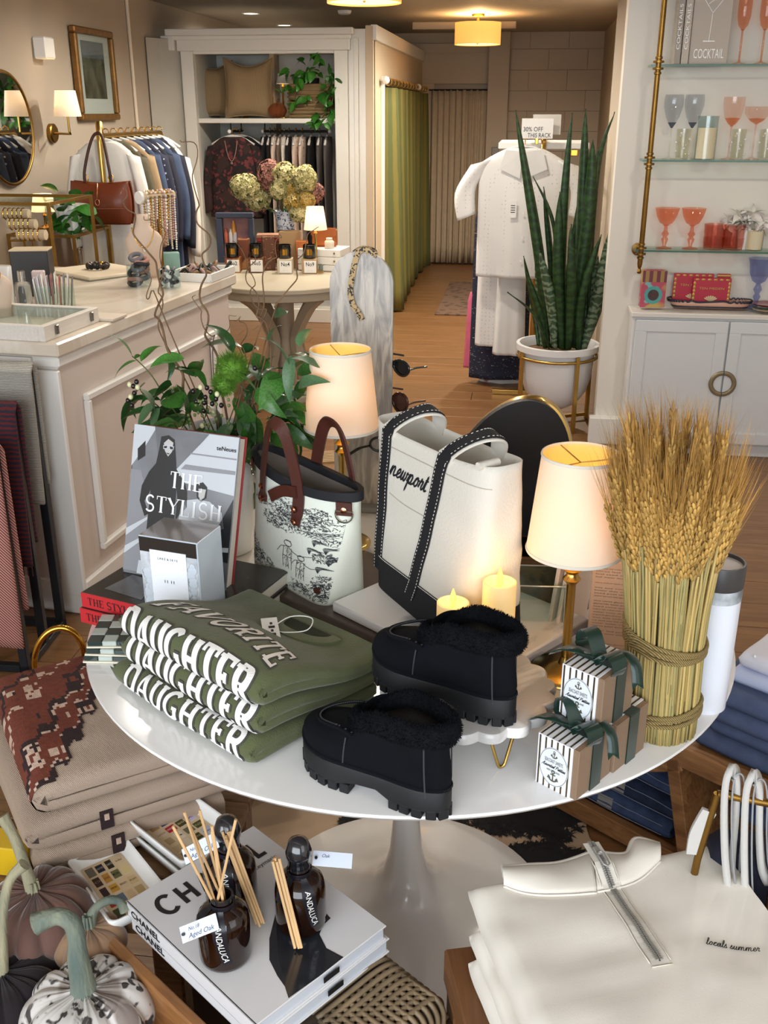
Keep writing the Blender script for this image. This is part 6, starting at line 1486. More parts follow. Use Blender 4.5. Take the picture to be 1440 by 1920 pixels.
o=MB();o.box(((x0+x1)/2,(y0+y1)/2,WT/2),(x1-x0-.01,y1-y0-.01,WT-.012));obj('core',o,WICKD,t,0)
n=int((y1-y0)/.0125)
cane=None
for i in range(n):
 y=y1-.006-i*.0125
 o=MB();o.tube(catmull([(x1-.150,y+.004,WT-.005),(x1-.09,y+.002,WT-.002),(x1-.035,y,WT+.000),(x1-.008,y-.004,WT-.004),(x1+.004,y-.006,WT-.025),(x1+.005,y-.002,WT-.060)],4),.0042,6);obj('cane',o,WICK,t,180)
n=int((x1-x0)/.0125)
for i in range(n):
 x=x0+.006+i*.0125
 o=MB();o.tube(catmull([(x,y0+.10,WT-.006),(x,y0+.030,WT),(x+.004,y0+.006,WT-.004),(x+.006,y0-.005,WT-.025),(x+.002,y0-.006,WT-.06)],4),.0042,6);obj('cane',o,WICK,t,180)
for k in range(10):
 z=WT-.062-k*.0125;
 for(a,b,c,d)in((x1+.003,y0,x1+.003,y1),(x0,y0-.003,x1,y0-.003)):
  m_=24;o=MB();o.tube([(lerp(a,c,i/m_)+(.004*sin(i*2.1+k*pi)if a==c else 0),lerp(b,d,i/m_)+(.004*sin(i*2.1+k*pi)if b==d else 0),z+.0015*sin(i*1.3))for i in range(m_+1)],.0052,6);obj('weaver',o,WICK,t,180)
for z in(WT-.052,):
 o=MB();o.tube([(x1+.008,y0,z),(x1+.008,y1,z)],.006,6);o.tube([(x0,y0-.008,z),(x1+.006,y0-.008,z)],.006,6);obj('rim_cane',o,WICK,t,180)
BWHITE=mat('white_book_cover','dcdbdc',.25,coat=.4)
def artbook(label,z,dx,dy,rot):
 t=thing('art_book',label,'book',CK@V((dx,dy,z)),atan2(bx.y,bx.x)+rot)
 o=MB();o.box((bwd/2,-bln/2,BT/2),(bwd-.006,bln-.008,BT-.005));obj('page_block',o,mat('page_block_cool','c9ced6',.7),t,0)
 for zz in(.0014,BT-.0014):o=MB();o.box((bwd/2,-bln/2,zz),(bwd,bln,.0028),bev=.0009);cv=obj('cover',o,BWHITE,t,0)
 o=MB();o.box((.0014,-bln/2,BT/2),(.0028,bln,BT),bev=.0009);sp=obj('spine',o,BWHITE,t,0)
 g=MB();text(g,'CHANEL',frame((-.0003,-.012,BT*.28),(0,-1,0),ez=(-1,0,0)),BT*.42,1.2,.02,dz=.0006);obj('spine_lettering',g,INK,sp,0)
 o=MB();o.box((bwd*.55,-bln-.0002,BT*.5),(bwd*.12,.001,BT*.34));obj('edge_print',o,INK,t,0)
 return t,cv
artbook('white art book with black title, lower of the two under the reed diffusers',CZ-2*BT,.003,-.003,.008)
t,cv=artbook('white art book with large black title, upper of the two under the reed diffusers',CZ-BT,0,0,0)
MC=Matrix.Translation((0,0,BT))
g=MB();st,w=sans('CHANEL',.040,.19,.16);k_=bwd*.80/w
ribbon(g,[([(p[0]*k_+bwd*.10,p[1])for p in pts],wd)for pts,wd in st],lambda u,v,z:MC@V((u,v-.070,.0006+z)),.004,.00001)
text(g,'Leymarie',MC@Matrix.Translation((bwd*.74,-.088,0)),.0085,1,dz=.0005)
obj('title_lettering',g,mat('soft_black_print','232122',.3,coat=.3),cv,0)
iv=CK.inverted()
def CP(x,y):q=iv@PZ(x,y,CZ);return(q.x,q.y,BT+.0004)
o=MB();o.poly([CP(*p)for p in((520,1700),(505,1760),(505,1800),(520,1830),(534,1850),(541,1872),(600,1830),(644,1795),(612,1778),(599,1752),(606,1735),(620,1722),(600,1700),(560,1682))]);obj('cover_photo',o,mat('cover_photo_black','25272c',.15,coat=.6,var=.3,vscale=30),cv,0)
AMB=mat('amber_glass','3a1a0c',.06,trans=.75,ior=1.45,coat=.5);CAPB=mat('black_stopper','1a1c22',.15,coat=1.);RIB=mat('black_satin_ribbon','14151d',.35);REED=mat('reed_wood','cda878',.6,var=.15,vscale=10);TAGW=mat('blue_white_tag','d3dbe8',.5)
def diffuser(label,px,py,k,stopper,reeds,lean,seed,tagpos=None,tagtxt='No.18|Aged Oak',front=-2.2):
 c=PZ(px,py,CZ);t=thing('reed_diffuser',label,'reed diffuser',c,0);rr=random.Random(seed);r=.0375*k;h=.098*k
 o=MB();o.lathe([(r*.82,0),(r*.97,.004),(r,.010),(r,h*.66),(r*.93,h*.80),(r*.70,h*.90),(r*.42,h*.95),(r*.40,h*1.06)],40,cap=(1,0));obj('bottle',o,AMB,t,60)
 o=MB();o.lathe([(r*.80,.003),(r*.93,.006),(r*.95,h*.5),(0,h*.5)],32,cap=(1,0));obj('liquid',o,mat('amber_liquid','1d0c06',.1,trans=.3),t,60)
 o=MB();o.lathe([(r*.40,h*1.05),(r*.44,h*1.055),(r*.44,h*1.12),(r*.36,h*1.12)],24,cap=(0,0));obj('collar',o,CAPB,t,50)
 if stopper:o=MB();o.lathe([(r*.38,h*1.06),(r*.44,h*1.10),(r*.44,h*1.24),(r*.50,h*1.26),(r*.52,h*1.36),(r*.38,h*1.52),(r*.1,h*1.58),(0,h*1.585)],24,cap=(1,0));obj('stopper',o,CAPB,t,60)
 o=MB();o.lathe([(r*.47,h*.96),(r*.50,h*1.0),(r*.48,h*1.04)],24,cap=(0,0));obj('neck_ribbon',o,RIB,t,60)
 def bp(a,z,l=.0008):rad=interp([(0,r*.9),(h*.1,r),(h*.66,r),(h*.80,r*.93),(h*.90,r*.70),(h*.95,r*.45),(h*1.05,r*.42)],z)+l;return V((rad*cos(a),rad*sin(a),z))
 for a0,z1,txt in((front+.75,h*.22,'ANDALUCA'),(front-.35,h*.60,'ANDALUCA')):
  hw=.0085*k/r;o=MB();o.grid(2,18,lambda u,v:bp(a0+(u-.5)*2*hw*(1+.2*sin(v*5))+.25*v*v*(1 if a0>front else-1),lerp(h*1.0,z1,v),.0012));rb=obj('ribbon_tail',o,RIB,t,180)
  g=MB();vs,fs=font_mesh(txt,0.0);X1=max(v.x for v in vs);L_=(h*.86-z1)*.94;kk=L_/X1
  if a0>front:g.add([bp(a0+(v.y-.35)*kk*1.1/r*1.0+.25*((v.x/X1)**2),h*.86-v.x*kk,.0022)for v in vs],fs);obj('ribbon_lettering',g,PAPERW,rb,0)
 if reeds=='in':
  for i in range(7):
   a=rr.uniform(0,6.3);tip=V((rr.uniform(-.055,.04),rr.uniform(-.03,.03),h*1.05+rr.uniform(.10,.15)));o=MB();b=V((.010*cos(a),.010*sin(a),h*.95));o.tube([b-(tip-b)*.55,b,tip],.0021,6);obj('reed',o,REED,t,60)
 elif reeds=='tied':
  for i in range(7):
   off=V((rr.uniform(-.006,.006),rr.uniform(-.005,.005),0));a=front+lean;b=V((r*1.12*cos(a),r*1.12*sin(a),.006))+V((.02,-.012,0));tp=V((r*.75*cos(a)-.018,r*.75*sin(a)+.0,h*1.42));dz=rr.uniform(-.006,.006)
   o=MB();o.tube([b+off,tp+off+V((0,0,dz))],.0022,6);obj('reed',o,REED,t,60)
 if tagpos:
  M=frame(V(tagpos[0]),V(tagpos[1]),ez=V(tagpos[2]));o=MB();o.box((.026*k,0,0),(.058*k,.022*k,.0008),M,.0002);tg=obj('paper_tag',o,TAGW,t,0)
  o=MB();o.tube([M@V((-.003,0,0)),M@V((.003,.002,.001)),V((0,0,h*1.0))],.0008,5)if 0 else o.tube([M@V((.002,.0,.0006)),M@V((.002,.0,.004))],.0022,10);obj('eyelet',o,RIB,tg,0)
  a_,b_=(tagtxt.split('|')+[''])[:2];g=MB();text(g,a_,M@Matrix.Translation((.010,.002,.0)),.0048,1,dz=.0007,slant=.3)
  obj('tag_number',g,mat('blue_ink','3c4a70',.6),tg,0)
  if b_:
   st,sw=script('Aged Oak' if 'O' in b_ else 'oak',1,.2,.4,1.1)if False else([],1)
   g=MB();text(g,b_,M@Matrix.Translation((.008,-.0075,0)),.0062,1,dz=.0007,slant=.3,width=.040*k);obj('tag_lettering',g,MATS['blue_ink'],tg,0)
 return t
cam2=(CAM-PZ(430,1770,CZ)).normalized();rgt=V((cos(YAW),sin(YAW),0))
diffuser('open amber reed diffuser with fanned reeds and white tag, nearest the camera',424,1790,1.0,False,'in',0,3,(V((-.047,-.036,.066)),rgt*.85+V((0,0,.42)),V((-.2,-.75,.65))))
diffuser('stoppered amber reed diffuser with a bundle of reeds, behind the open one',436,1694,1.05,True,'tied',1.5,5,(V((-.060,-.02,.100)),rgt*.8+V((0,0,.5)),V((-.2,-.75,.65))))
diffuser('stoppered amber reed diffuser on the right, lettered ribbon facing the camera',565,1728,1.0,True,'tied',-.15,8,(V((.020,.015,.108)),rgt*.95+V((0,0,-.1)),V((.1,-.5,.85))),'Oak',-1.75)
pz_=.30
e=[PZ(197,1735,.43),PZ(392,1922,.43)];ce=(e[1]-e[0]).normalized();cn=V((ce.y,-ce.x,0));cn=cn if cn.x<0 else-cn
t=thing('wooden_crate','brown wooden crate holding the velvet pumpkins','crate',(e[0].x,e[0].y,0),atan2(ce.y,ce.x))
Lc=.36
o=MB();o.box((Lc/2-.02,-.009,.325),(Lc,.018,.21),bev=.003);obj('side_board',o,BROWNW,t,0)
o=MB();o.box((Lc/2-.02,-.43,.325),(Lc,.018,.21),bev=.003);obj('side_board',o,BROWNW,t,0)
o=MB();o.box((-.009-.02,-.22,.30),(.018,.40,.16),bev=.003);obj('end_board',o,BROWNW,t,0)
o=MB();o.box((Lc/2-.02,-.22,.22),(Lc,.40,.03),bev=.003);obj('bottom_board',o,BROWNW,t,0)
for sx in(0,Lc-.05):
 for sy in(-.03,-.41):o=MB();o.box((sx,sy,.11),(.04,.04,.22),bev=.003);obj('leg',o,BROWNW,t,0)
STALK=mat('dried_pumpkin_stalk','7a7a66',.85,col2='a89f80',vscale=30,bump=.8,bscale=120,stretch=(1,1,.25));STALK2=mat('green_grey_stalk','55625c',.85,col2='868a76',vscale=30,bump=.8,bscale=120,stretch=(1,1,.25))
def pumpkin(label,c,R,sq,ribs,m,stalk,sm,r0,seed,pleat=.05):
 t=thing('velvet_pumpkin',label,'pumpkin',c);rr=random.Random(seed);ph=[rr.uniform(0,6)for _ in range(ribs)]
 o=MB()
 def fn(a,v):
  top=smooth01((sin(v)-.55)/.45);f=1-.10*(abs(sin(a*ribs/2))**.5 if False else(1-abs(sin(a*ribs/2)))**1.6);g=pleat*top*(sin(a*ribs*4+3*sin(a*3))*.5+.5*sin(a*ribs*7+ph[0]));return f*(1+g*.5)*(1-.20*top**3)
 o.ball((0,0,R*sq),(R,R,R*sq),150,34,fn=fn);obj('body',o,m,t,180)
 P=catmull([V((0,0,R*sq*2*.74))]+[V(p)for p in stalk],6);n=len(P);o=MB()
 rad=[r0*interp([(0,1.9),(.08,1.25),(.3,.95),(.8,.85),(.93,1.0),(1,1.15)],i/(n-1))for i in range(n)]
 o.tube(P,rad,10)
 for i,p in enumerate(o.v):pass
 obj('stalk',o,sm,t,70)
 o=MB()
 for k in range(8):a=k*pi/4+.2;b=P[1];q=b+V((r0*1.5*cos(a),r0*1.5*sin(a),-.004));o.tube([b+V((r0*.8*cos(a),r0*.8*sin(a),.03)),b+V((r0*1.0*cos(a),r0*1.0*sin(a),.006)),q],.0022,5)
 obj('stalk_ridge',o,sm,t,180)['kind']='stuff'
 return t
VELB=mat('mauve_brown_velvet','5f4237',.8,var=.25,vscale=9,sheen=1.,bump=.15,bscale=120);VELT=mat('tan_velvet','8f7055',.8,var=.2,vscale=9,sheen=.8);VELP=mat('plum_velvet','170d12',.9,var=.4,vscale=9,sheen=.6)
LEOP=vormat('grey_leopard_velvet','c6c1bc','3f3a38',46,.34,.48,.8,(1,1,.7),'8a7f78')
def pc(px,py,z,R,sq):p=PZ(px,py,z);return V((p.x,p.y,z-R*sq))
pumpkin('mauve-brown velvet pumpkin, the upper left one with two crossing stalks',pc(72,1715,.42,.088,.72),.088,.72,12,VELB,[V((-.012,.005,.15)),V((-.03,.02,.19)),V((-.052,.03,.225))],STALK,.0095,1,.08)
pumpkin('leopard-print velvet pumpkin with thick bent grey-green stalk, in front',pc(165,1908,.385,.096,.74),.096,.74,10,LEOP,[V((-.004,.004,.18)),V((-.004,.008,.21)),V((-.010,.012,.235)),V((-.030,.01,.246)),V((-.058,.0,.238))],STALK2,.0140,2,.08)
pumpkin('small tan velvet pumpkin with dark stalk bending right',pc(170,1768,.405,.056,.74),.056,.74,9,VELT,[V((.006,.01,.095)),V((.025,.016,.112)),V((.046,.016,.116)),V((.056,.014,.10))],STALK2,.0075,3,.06)
pumpkin('dark plum velvet pumpkin with long pale stalk at the lower left edge',pc(8,1868,.37,.085,.72),.085,.72,12,VELP,[V((.006,.008,.15)),V((.008,.02,.20)),V((.018,.035,.25)),V((.040,.045,.275))],STALK,.0085,4,.08)
o=MB();p=PZ(15,1640,LOWZ);o.box((p.x-.02,p.y+.02,LOWZ+.03),(.10,.05,.058),bev=.002);tag(obj('yellow_carton',o,mat('yellow_card','c9a414',.5)),'small yellow carton behind the mauve pumpkin stalk','box')
rc=PY(112,1240,1.62)
t=thing('brass_ring_stand','polished brass ring-handled dish standing beyond the sweaters','dish',(rc.x,rc.y,0))
rx_,rz_2=.038,PY(112,1178,1.62).z-rc.z
M=Matrix.Translation((0,0,rc.z))@Matrix.Rotation(.35,4,'Z')@Matrix.Rotation(.16,4,'Y')
o=MB();o.tube([M@V((rx_*1.25*cos(a),0,rz_2*sin(a)))for a in[2*pi*k/48 for k in range(48)]],.006,10,closed=True);obj('ring_handle',o,GOLD,t,60)
zb=rc.z-rz_2
o=MB();o.lathe([(0,zb-.004),(.05,zb-.002),(.062,zb+.010),(.064,zb+.012),(.055,zb+.006),(.0,zb+.003)],36,(.02,.02,0),cap=(0,0));obj('dish',o,GOLD,t,60)
o=MB();o.lathe([(.05,0),(.05,.01),(.012,.03),(.012,zb-.003)],24,(.02,.02,0));obj('pedestal',o,GOLD,t,60)
# BLACK RACKS WITH BLANKETS
STL=mat('black_steel','1b1d22',.4,.2)
fb_,ff_=PZ(121,1168,0),PZ(50,1259,0);fb_.y=min(fb_.y,2.78)
fd=ff_-fb_;fL=fd.length;fd.normalize();lx_=V((-1,-.02,0)).normalized()
t=thing('blanket_rack','stepped black steel blanket rack in front of the counter end','rack',fb_)
tiers=[]
for q,(px,py)in((0.,(48,688)),(.5,(28,760)),(1.,(0,838))):
 g=fb_+fd*(fL*q);h1=min(PH(px,py,g).z,.89);tiers.append((g,h1));s=.026
 for dx in(0,.62):o=MB();o.box((0,0,h1/2),(s,s,h1),frame(g+lx_*dx,fd,ez=(0,0,1)),.002);obj('upright',o,STL,t,0,W=True)
 o=MB();o.box((.31,0,h1-s/2),(.62-s,s,s),frame(g,lx_,ez=(0,0,1)),.002);obj('top_rail',o,STL,t,0,W=True)
for dx in(0,.62):o=MB();o.box((fL/2,0,s/2),(fL+s,s,s-.001),frame(fb_+lx_*dx,fd,ez=(0,0,1)),.002);obj('foot_rail',o,STL,t,0,W=True)
for q in(0.,1.):o=MB();o.box((.31,0,s/2),(.62-s,s,s-.002),frame(fb_+fd*(fL*q),lx_,ez=(0,0,1)),.002);obj('foot_rail',o,STL,t,0,W=True)
def throw(label,a,b,ztop,zf,zk,m,fringe,seed,cat='blanket',th=.012,wav=.012):
 """blanket hung over a rail from a to b (ground points), front hem at zf, back hem at zk"""
 a,b=V(a),V(b);e=(b-a);L=e.length;e.normalize();nn=V((e.y,-e.x,0));t=thing('throw_blanket',label,cat,(a+b)/2)
 def fn(u,v):
  s=(v-.5)*2;fr=s<0;q=abs(s);z=lerp(ztop,zf if fr else zk,q**1.0);off=.024*min(1,q*45)+.012*q
  w=wav*q*sin(u*9+seed)+wav*.5*q*sin(u*21+seed*2);return a+e*(u*L+.01*q*sin(seed+3*u))+nn*((off+w)*(1 if fr else-1))+V((0,0,z+(.012*(1-min(1,q*8)))))
 mb=MB();mb.grid(26,40,fn);obj('cloth',mb,m,t,180,W=True,mods=[('SOLIDIFY',dict(thickness=th))])
 if fringe:
  mb=MB();[mb.tube([fn(i/40,0),fn(i/40,0)-V((0,0,.03))],.002,4)for i in range(41)];obj('fringe',mb,m,t,0,W=True)['kind']='stuff'
 return t
WAF=wavemat('cream_waffle_knit','d8d3c8','a9a498',75,'Z',.95,1.,1.);PLD=wavemat('red_plaid_wool','5a1a1e','24202e',22,'Z',.95,.2,2.,.45,.5);HER=wavemat('red_herringbone','7a2a2c','c29a8c',60,'DIAGONAL',.95,.3,0.)
for(g,h1),(lb,zf,zk,m,fr,sd)in zip(tiers,(('cream waffle-knit throw over the tall back rail of the black rack',.45,.5,WAF,False,1),('dark red plaid throw with fringe over the middle rail of the black rack',.30,.36,PLD,True,2),('red and cream herringbone throw over the low front rail of the black rack',.10,.2,HER,False,3))):
 throw(lb,g+lx_*.56,g-lx_*.022,h1+.004,zf,zk,m,fr,sd,'blanket',.010,.004)
# UNDER THE TABLE: COWHIDE, BOXES
COW=vormat('cowhide','b3997c','0b0908',2.1,.30,.34,.9,(1,1,1),bump=.2,rand=.9)
def hide():
 pts=[(-.72,2.02),(-.55,2.30),(-.2,2.42),(.1,2.34),(.30,2.30),(.24,2.1),(.22,1.95),(.34,1.74),(.42,1.55),(.1,1.42),(-.3,1.35),(-.62,1.5),(-.8,1.7)]
 return catmull(pts,5,True)
o=MB();hp=hide();o.prism([(p.x,p.y)for p in hp],.001,.006)
hd=tag(obj('cowhide_rug',o,mat('hide_cream','b89f84',.9,var=.1,vscale=8),None,0),'black and cream cowhide rug on the floor under the round table','rug')
o=MB()
rs_=random.Random(6)
for pl in([(645,1540),(700,1520),(790,1512),(870,1530),(870,1560),(800,1578),(700,1570),(655,1572)],[(880,1515),(960,1500),(1060,1520),(1078,1550),(1050,1580),(1000,1565),(960,1560),(940,1555),(930,1565),(900,1550)],[(940,1600),(990,1588),(1040,1590),(1080,1600),(1120,1625),(1040,1640),(960,1630)]):
 q=[PZ(x,y,0)for x,y in pl];out=[]
 for a,b in zip(q,q[1:]+q[:1]):
  for k in range(6):p=a.lerp(b,k/6);out.append((p.x+rs_.gauss(0,.006),p.y+rs_.gauss(0,.006)))
 o.prism(out,.0062,.0072)
 for x,y in out:
  for _ in range(14):a=rs_.uniform(0,6.3);o.add([(x+rs_.gauss(0,.006),y+rs_.gauss(0,.006),.0072),(x+.003,y+.002,.0072),(x+.022*cos(a),y+.022*sin(a),.0085)],[(0,1,2)])
obj('black_patch',o,mat('hide_black','0c0a09',.9,sheen=.2),hd,0)['kind']='stuff'
RIBX=wavemat('ribbed_cream_box','b29c84','8f7a64',110,'X',.8,.7,0.)
p=PZ(560,1590,0);t=thing('ribbed_box','ribbed cream storage box on the floor behind the reed diffusers','box',(-.66,2.06,0),.5)
o=MB();o.box((0,0,.10),(.30,.20,.20),bev=.012);obj('body',o,RIBX,t,30);o=MB();o.box((0,0,.205),(.305,.205,.012),bev=.004);obj('lid',o,mat('box_lid_cream','b7a48e',.7),t,30)
t=thing('cream_carton','plain cream carton on the floor beside the ribbed box','box',(-.98,1.98,0),.9)
o=MB();o.box((0,0,.13),(.26,.16,.26),bev=.003);obj('carton',o,mat('cream_carton','c3ad97',.6),t,30);o=MB();o.box((.04,-.081,.17),(.10,.002,.03));obj('carton_print',o,mat('carton_grey_print','8f8578',.6),t,0)
# LOWER RIGHT: CREAM SWEATSHIRTS ON WOOD
WZ=.47
w0,w1_,w2_=PZ(832,1778,WZ),PZ(868,1912,WZ),PZ(882,1752,WZ)
wy=(w1_-w0);wy.z=0;wy.normalize();wx=V((-wy.y,wx.x,0))if False else V((-wy.y,wy.x,0));wx=wx if wx.x>0 else-wx
t=thing('wooden_display_block','brown wooden display table under the cream sweatshirts','table',w0,atan2(wx.y,wx.x))
CW=woodmat('walnut_stain','5c3a20','7d5330',.45,4,(9,1.5,9),.06)
for i in range(6):o=MB();o.box((.05+.1*i,-.30,-.03),(.099,.60,.06),bev=.003);obj('plank',o,CW,t,0)
for sx,sy in((.03,-.03),(.57,-.03),(.03,-.57),(.57,-.57)):o=MB();o.box((sx,sy,-.265),(.05,.05,.41),bev=.003);obj('leg',o,CW,t,0)
CREAM=mat('cream_fleece','e3ddd2',.9,var=.025,vscale=5,bump=.06,bscale=700,sheen=.3)
SZT=.585
zt_,zb_2=PZ(1105,1606,SZT),PZ(1236,1816,SZT);dn=(zb_2-zt_);dn.z=0;zl=dn.length;dn.normalize();rt_=V((-dn.y,dn.x,0));rt_=rt_ if rt_.x>0 else-rt_
HW=.196
def cshirt(label,z0,h,dx,dd,seed,bul,D):
 org=zt_-rt_*(HW-dx)+dn*(.018+dd);e1_=dn;e2_=rt_
 return make_shirt('cream_sweatshirt',label,z0,D,2*HW-.005,h,h*.42,bul,seed,0,0,None,org,e1_,e2_,CREAM,'sweatshirt',wavy=.008)
cshirt('cream folded sweatshirt at the bottom of the lower right stack',WZ+.001,.036,-.012,.05,2,.0,.40)
cshirt('cream folded sweatshirt in the middle of the lower right stack',WZ+.038,.036,-.006,.035,4,.001,.41)
ct,CS,cf,co=cshirt('cream quarter-zip sweatshirt with script embroidery, top of the lower right stack',WZ+.076,.040,0,-.0,6,.010,.42)
carc=pi*.040/4
def gx(x,y,l=0.):return cf(y-.018,(x+HW)-.020+carc,l)
def ridge(pts,r,nm,m,par=None,flat=False):
 o=MB();o.tube(pts,r,6);return obj(nm,o,m,par or ct,180,W=True)
def GP(px,py,z=SZT):q=PZ(px,py,z)-zt_;return(q.dot(rt_),q.dot(dn))
seam=[GP(*p)for p in((944,1669),(985,1682),(1035,1688),(1118,1684),(1119,1682),(1165,1670),(1205,1650),(1238,1622))]
topc=[GP(*p)for p in((940,1632),(985,1628),(1040,1619),(1108,1602),(1110,1600),(1172,1606),(1192,1578),(1236,1588))]
def collar(i0,i1,nm):
 A=catmull([(x,y,0)for x,y in seam[i0:i1]],8);B=catmull([(x,y,0)for x,y in topc[i0:i1]],8);n=len(A)-1;o=MB()
 def fn(u,v):
  i=min(n,int(round(u*n)));p=A[i].lerp(B[i],v);q=gx(p.x,max(.028,p.y),.0);base_=zt_+rt_*p.x+dn*p.y;base_.z=max(q.z,SZT-.012)+.001+.012*sin(pi*min(1,v*1.05))**.7+.002*v;return base_
 o.grid(n,8,fn);obj(nm,o,CREAM,ct,180,W=True,mods=[('SOLIDIFY',dict(thickness=.012,offset=-1))])
 e=MB();e.tube([fn(i/n,1)+V((0,0,-.004))for i in range(n+1)],.0055,8);obj('collar_edge',e,CREAM,ct,180,W=True)
 e=MB();e.tube([fn(i/n,0)+V((0,0,.001))for i in range(n+1)],.0016,6);obj('neck_seam',e,CREAM,ct,180,W=True)
collar(0,4,'collar');collar(4,8,'collar')
ZT=mat('zip_silver','a9a7a2',.35,.45);ZTAPE=mat('zip_tape','d9d4c9',.8)
def zp(x,y,l):q=gx(x,max(.05,y),l)if y>.075 else None;p=zt_+rt_*x+dn*y;p.z=(q.z if q else gx(x,.075,l).z+.019*smooth01((.085-y)/.05));return p
mb=MB();n=22;mb.add([zp(s*.0125,zl*(i/n)*1.02,.0012)for i in range(n+1)for s in(-1,1)],[(2*i,2*i+1,2*i+3,2*i+2)for i in range(n)]);obj('zip_tape',mb,ZTAPE,ct,0,W=True)
mb=MB();n=22;mb.add([zp(s*.0010,zl*(i/n),.0017)for i in range(n+1)for s in(-1,1)],[(2*i,2*i+1,2*i+3,2*i+2)for i in range(n)]);obj('zip_gap',mb,INK,ct,0,W=True)
mb=MB();NT_=74
for i in range(NT_):
 y=zl*i/NT_
 for s in(-1,1):mb.box(V((0,0,0)),(.0042,.0018,.0016),frame(zp(s*.0026,y+(.0006 if s>0 else 0),.0024),rt_,ez=(0,0,1)))
obj('zip_teeth',mb,ZT,ct,0,W=True)['kind']='stuff'
mb=MB();P=zp(0,.022,.005);M=frame(P,dn,ez=(0,0,1));mb.box((0,0,0),(.016,.008,.004),M,.001);sl_=obj('zip_slider',mb,ZT,ct,30,W=True)
mb=MB();mb.tube([M@V(q)for q in((.006,-.002,.003),(.010,-.005,.003),(.030,-.004,.002),(.034,0,.001),(.030,.005,.002),(.010,.005,.003),(.006,.002,.003))],.0014,6,closed=True);obj('zip_pull',mb,ZT,sl_,180,W=True)
for s in(-1,1):ridge([zp(s*.0145,zl*i/14,.0006)for i in range(2,15)],.0008,'zip_stitch',MATS['shade_binding'])
ridge([zp(-.0145+.029*i/4,zl*1.03,.0006)for i in range(5)],.0008,'zip_stitch',MATS['shade_binding'])
st,w=script('locals summer',1.,.17,.3,1.2);a,b=GP(1322,1779),GP(1424,1789);k_=(b[0]-a[0])/w;k_=sqrt((b[0]-a[0])**2+(b[1]-a[1])**2)/w;tn=atan2(b[1]-a[1],b[0]-a[0])
mb=MB();ribbon(mb,[([(p[0]*k_,p[1]*k_*1.15)for p in pts],wd*k_*1.2)for pts,wd in st],lambda u,v,z:gx(a[0]+u*cos(tn)+v*sin(tn),a[1]+u*sin(tn)-v*cos(tn),.0012+z),.0015,.00002);obj('embroidery',mb,mat('brown_black_thread','2a2320',.7),ct,0,W=True)
# LOWER RIGHT: JEANS CUBE
CUBW=woodmat('teak_cube','7b5330','a4764a',.5,4,(2,12,12),.08)
j0,j1=PZ(1080,1502,.06),PZ(1222,1578,.06);jx=(j1-j0).normalized();jx.z=0;jy=V((-jx.y,jx.x,0));jy=jy if jy.y>0 else-jy
best=min(((abs((PZ(1267,1418,z*.01)-j0).dot(jy)),z*.01)for z in range(15,65)))[1]
print('cube top z',best)
JT=best
jo=V((j0.x,j0.y,0));ju=[(PZ(x,y,JT)-jo).dot(jx)for x,y in((1267,1418),(1385,1481))]
t=thing('jeans_cube','open teak cube display with diagonal divider holding folded jeans','shelf',jo,atan2(jx.y,jx.x))
xa,xb,dp=-.30,.62,.42
for z in(.035,JT):
 o=MB();o.box(((xa+xb)/2,.012,z),(xb-xa,.024,.05),bev=.002);obj('beam',o,CUBW,t,0)
 o=MB();o.box(((xa+xb)/2,dp/2+.024,z),(xb-xa,dp-.03,.02),bev=.002);obj('shelf_board',o,CUBW,t,0)
for x in(xa,xb):o=MB();o.box((x,dp/2,JT/2+.006),(.024,dp,JT-.012),bev=.002);obj('side_board',o,CUBW,t,0)
o=MB();o.box(((xa+xb)/2,dp,JT/2+.006),(xb-xa,.02,JT-.012),bev=.002);obj('back_board',o,CUBW,t,0)
xd=(PZ(1255,1438,JT-.03)-jo).dot(jx);xe=(PZ(1322,1572,.06)-jo).dot(jx)
for(x0,x1)in((xd,xe),(xd+.02,xd-.42)):
 a,b=V((x0,.0,JT-.02)),V((x1,.0,.05));L=(b-a).length;M=frame((a+b)/2+V((0,.1,0)),b-a,ey=(0,1,0));o=MB();o.box((0,0,0),(L,.20,.03),M,.002);obj('divider',o,CUBW,t,0)
DEN=mat('indigo_denim','23304a',.9,var=.35,vscale=40,bump=.3,bscale=300);DEN2=mat('washed_denim','3a4c6e',.9,var=.35,vscale=30,bump=.3,bscale=300);DENT=mat('denim_stitch','8b93a6',.8);BLUEK=mat('slate_blue_cotton','4a5674',.9,var=.15,vscale=25,bump=.25,bscale=300)
def folded(name,label,org,e1_,e2_,z0,W,D,h,m,seed,cat,grp=None,bul=.006):
 tt,S_,f_,o_=make_shirt(name,label,z0,W,D,h,h*.40,bul,seed,0,0,grp,org,e1_,e2_,m,cat);return tt,f_,o_
jz=.048
for i in range(4):
 lb=('lowest','second lowest','second highest','highest')[i]
 tt,f_,o_=folded('folded_jeans','folded dark blue jeans, '+lb+' in the pile inside the teak cube',jo+jx*(-.03+.02*(i%2))+jy*(.03+.015*i),jx,jy,jz+.0*i,.26+.01*(i%2),.28,.046,DEN if i%2 else DEN2,20+i,'jeans')
 st=MB();st.tube([f_(.02+.22*k/20,.012,.0008)for k in range(21)],.0010,5);st.tube([f_(.02+.22*k/20,-.010,.0008)for k in range(21)],.0010,5);obj('hem_stitch',st,DENT,tt,180,W=True)
 st=MB();st.add([f_(.07+.04*a,-.006+.022*b,.001)for a,b in((0,0),(1,0),(1,1),(0,1))],[(0,1,2,3)]);obj('waist_patch',st,mat('jeans_patch','8d8a86',.8),tt,0,W=True)
 jz+=.0475
for i in range(2):
 folded('folded_jeans',('folded washed jeans right of the cube divider, lower','folded washed jeans right of the cube divider, upper')[i],jo+jx*(xd+.13)+jy*.06,jx,jy,JT-.14+.048*i,.2,.26,.046,DEN2,31+i,'jeans')
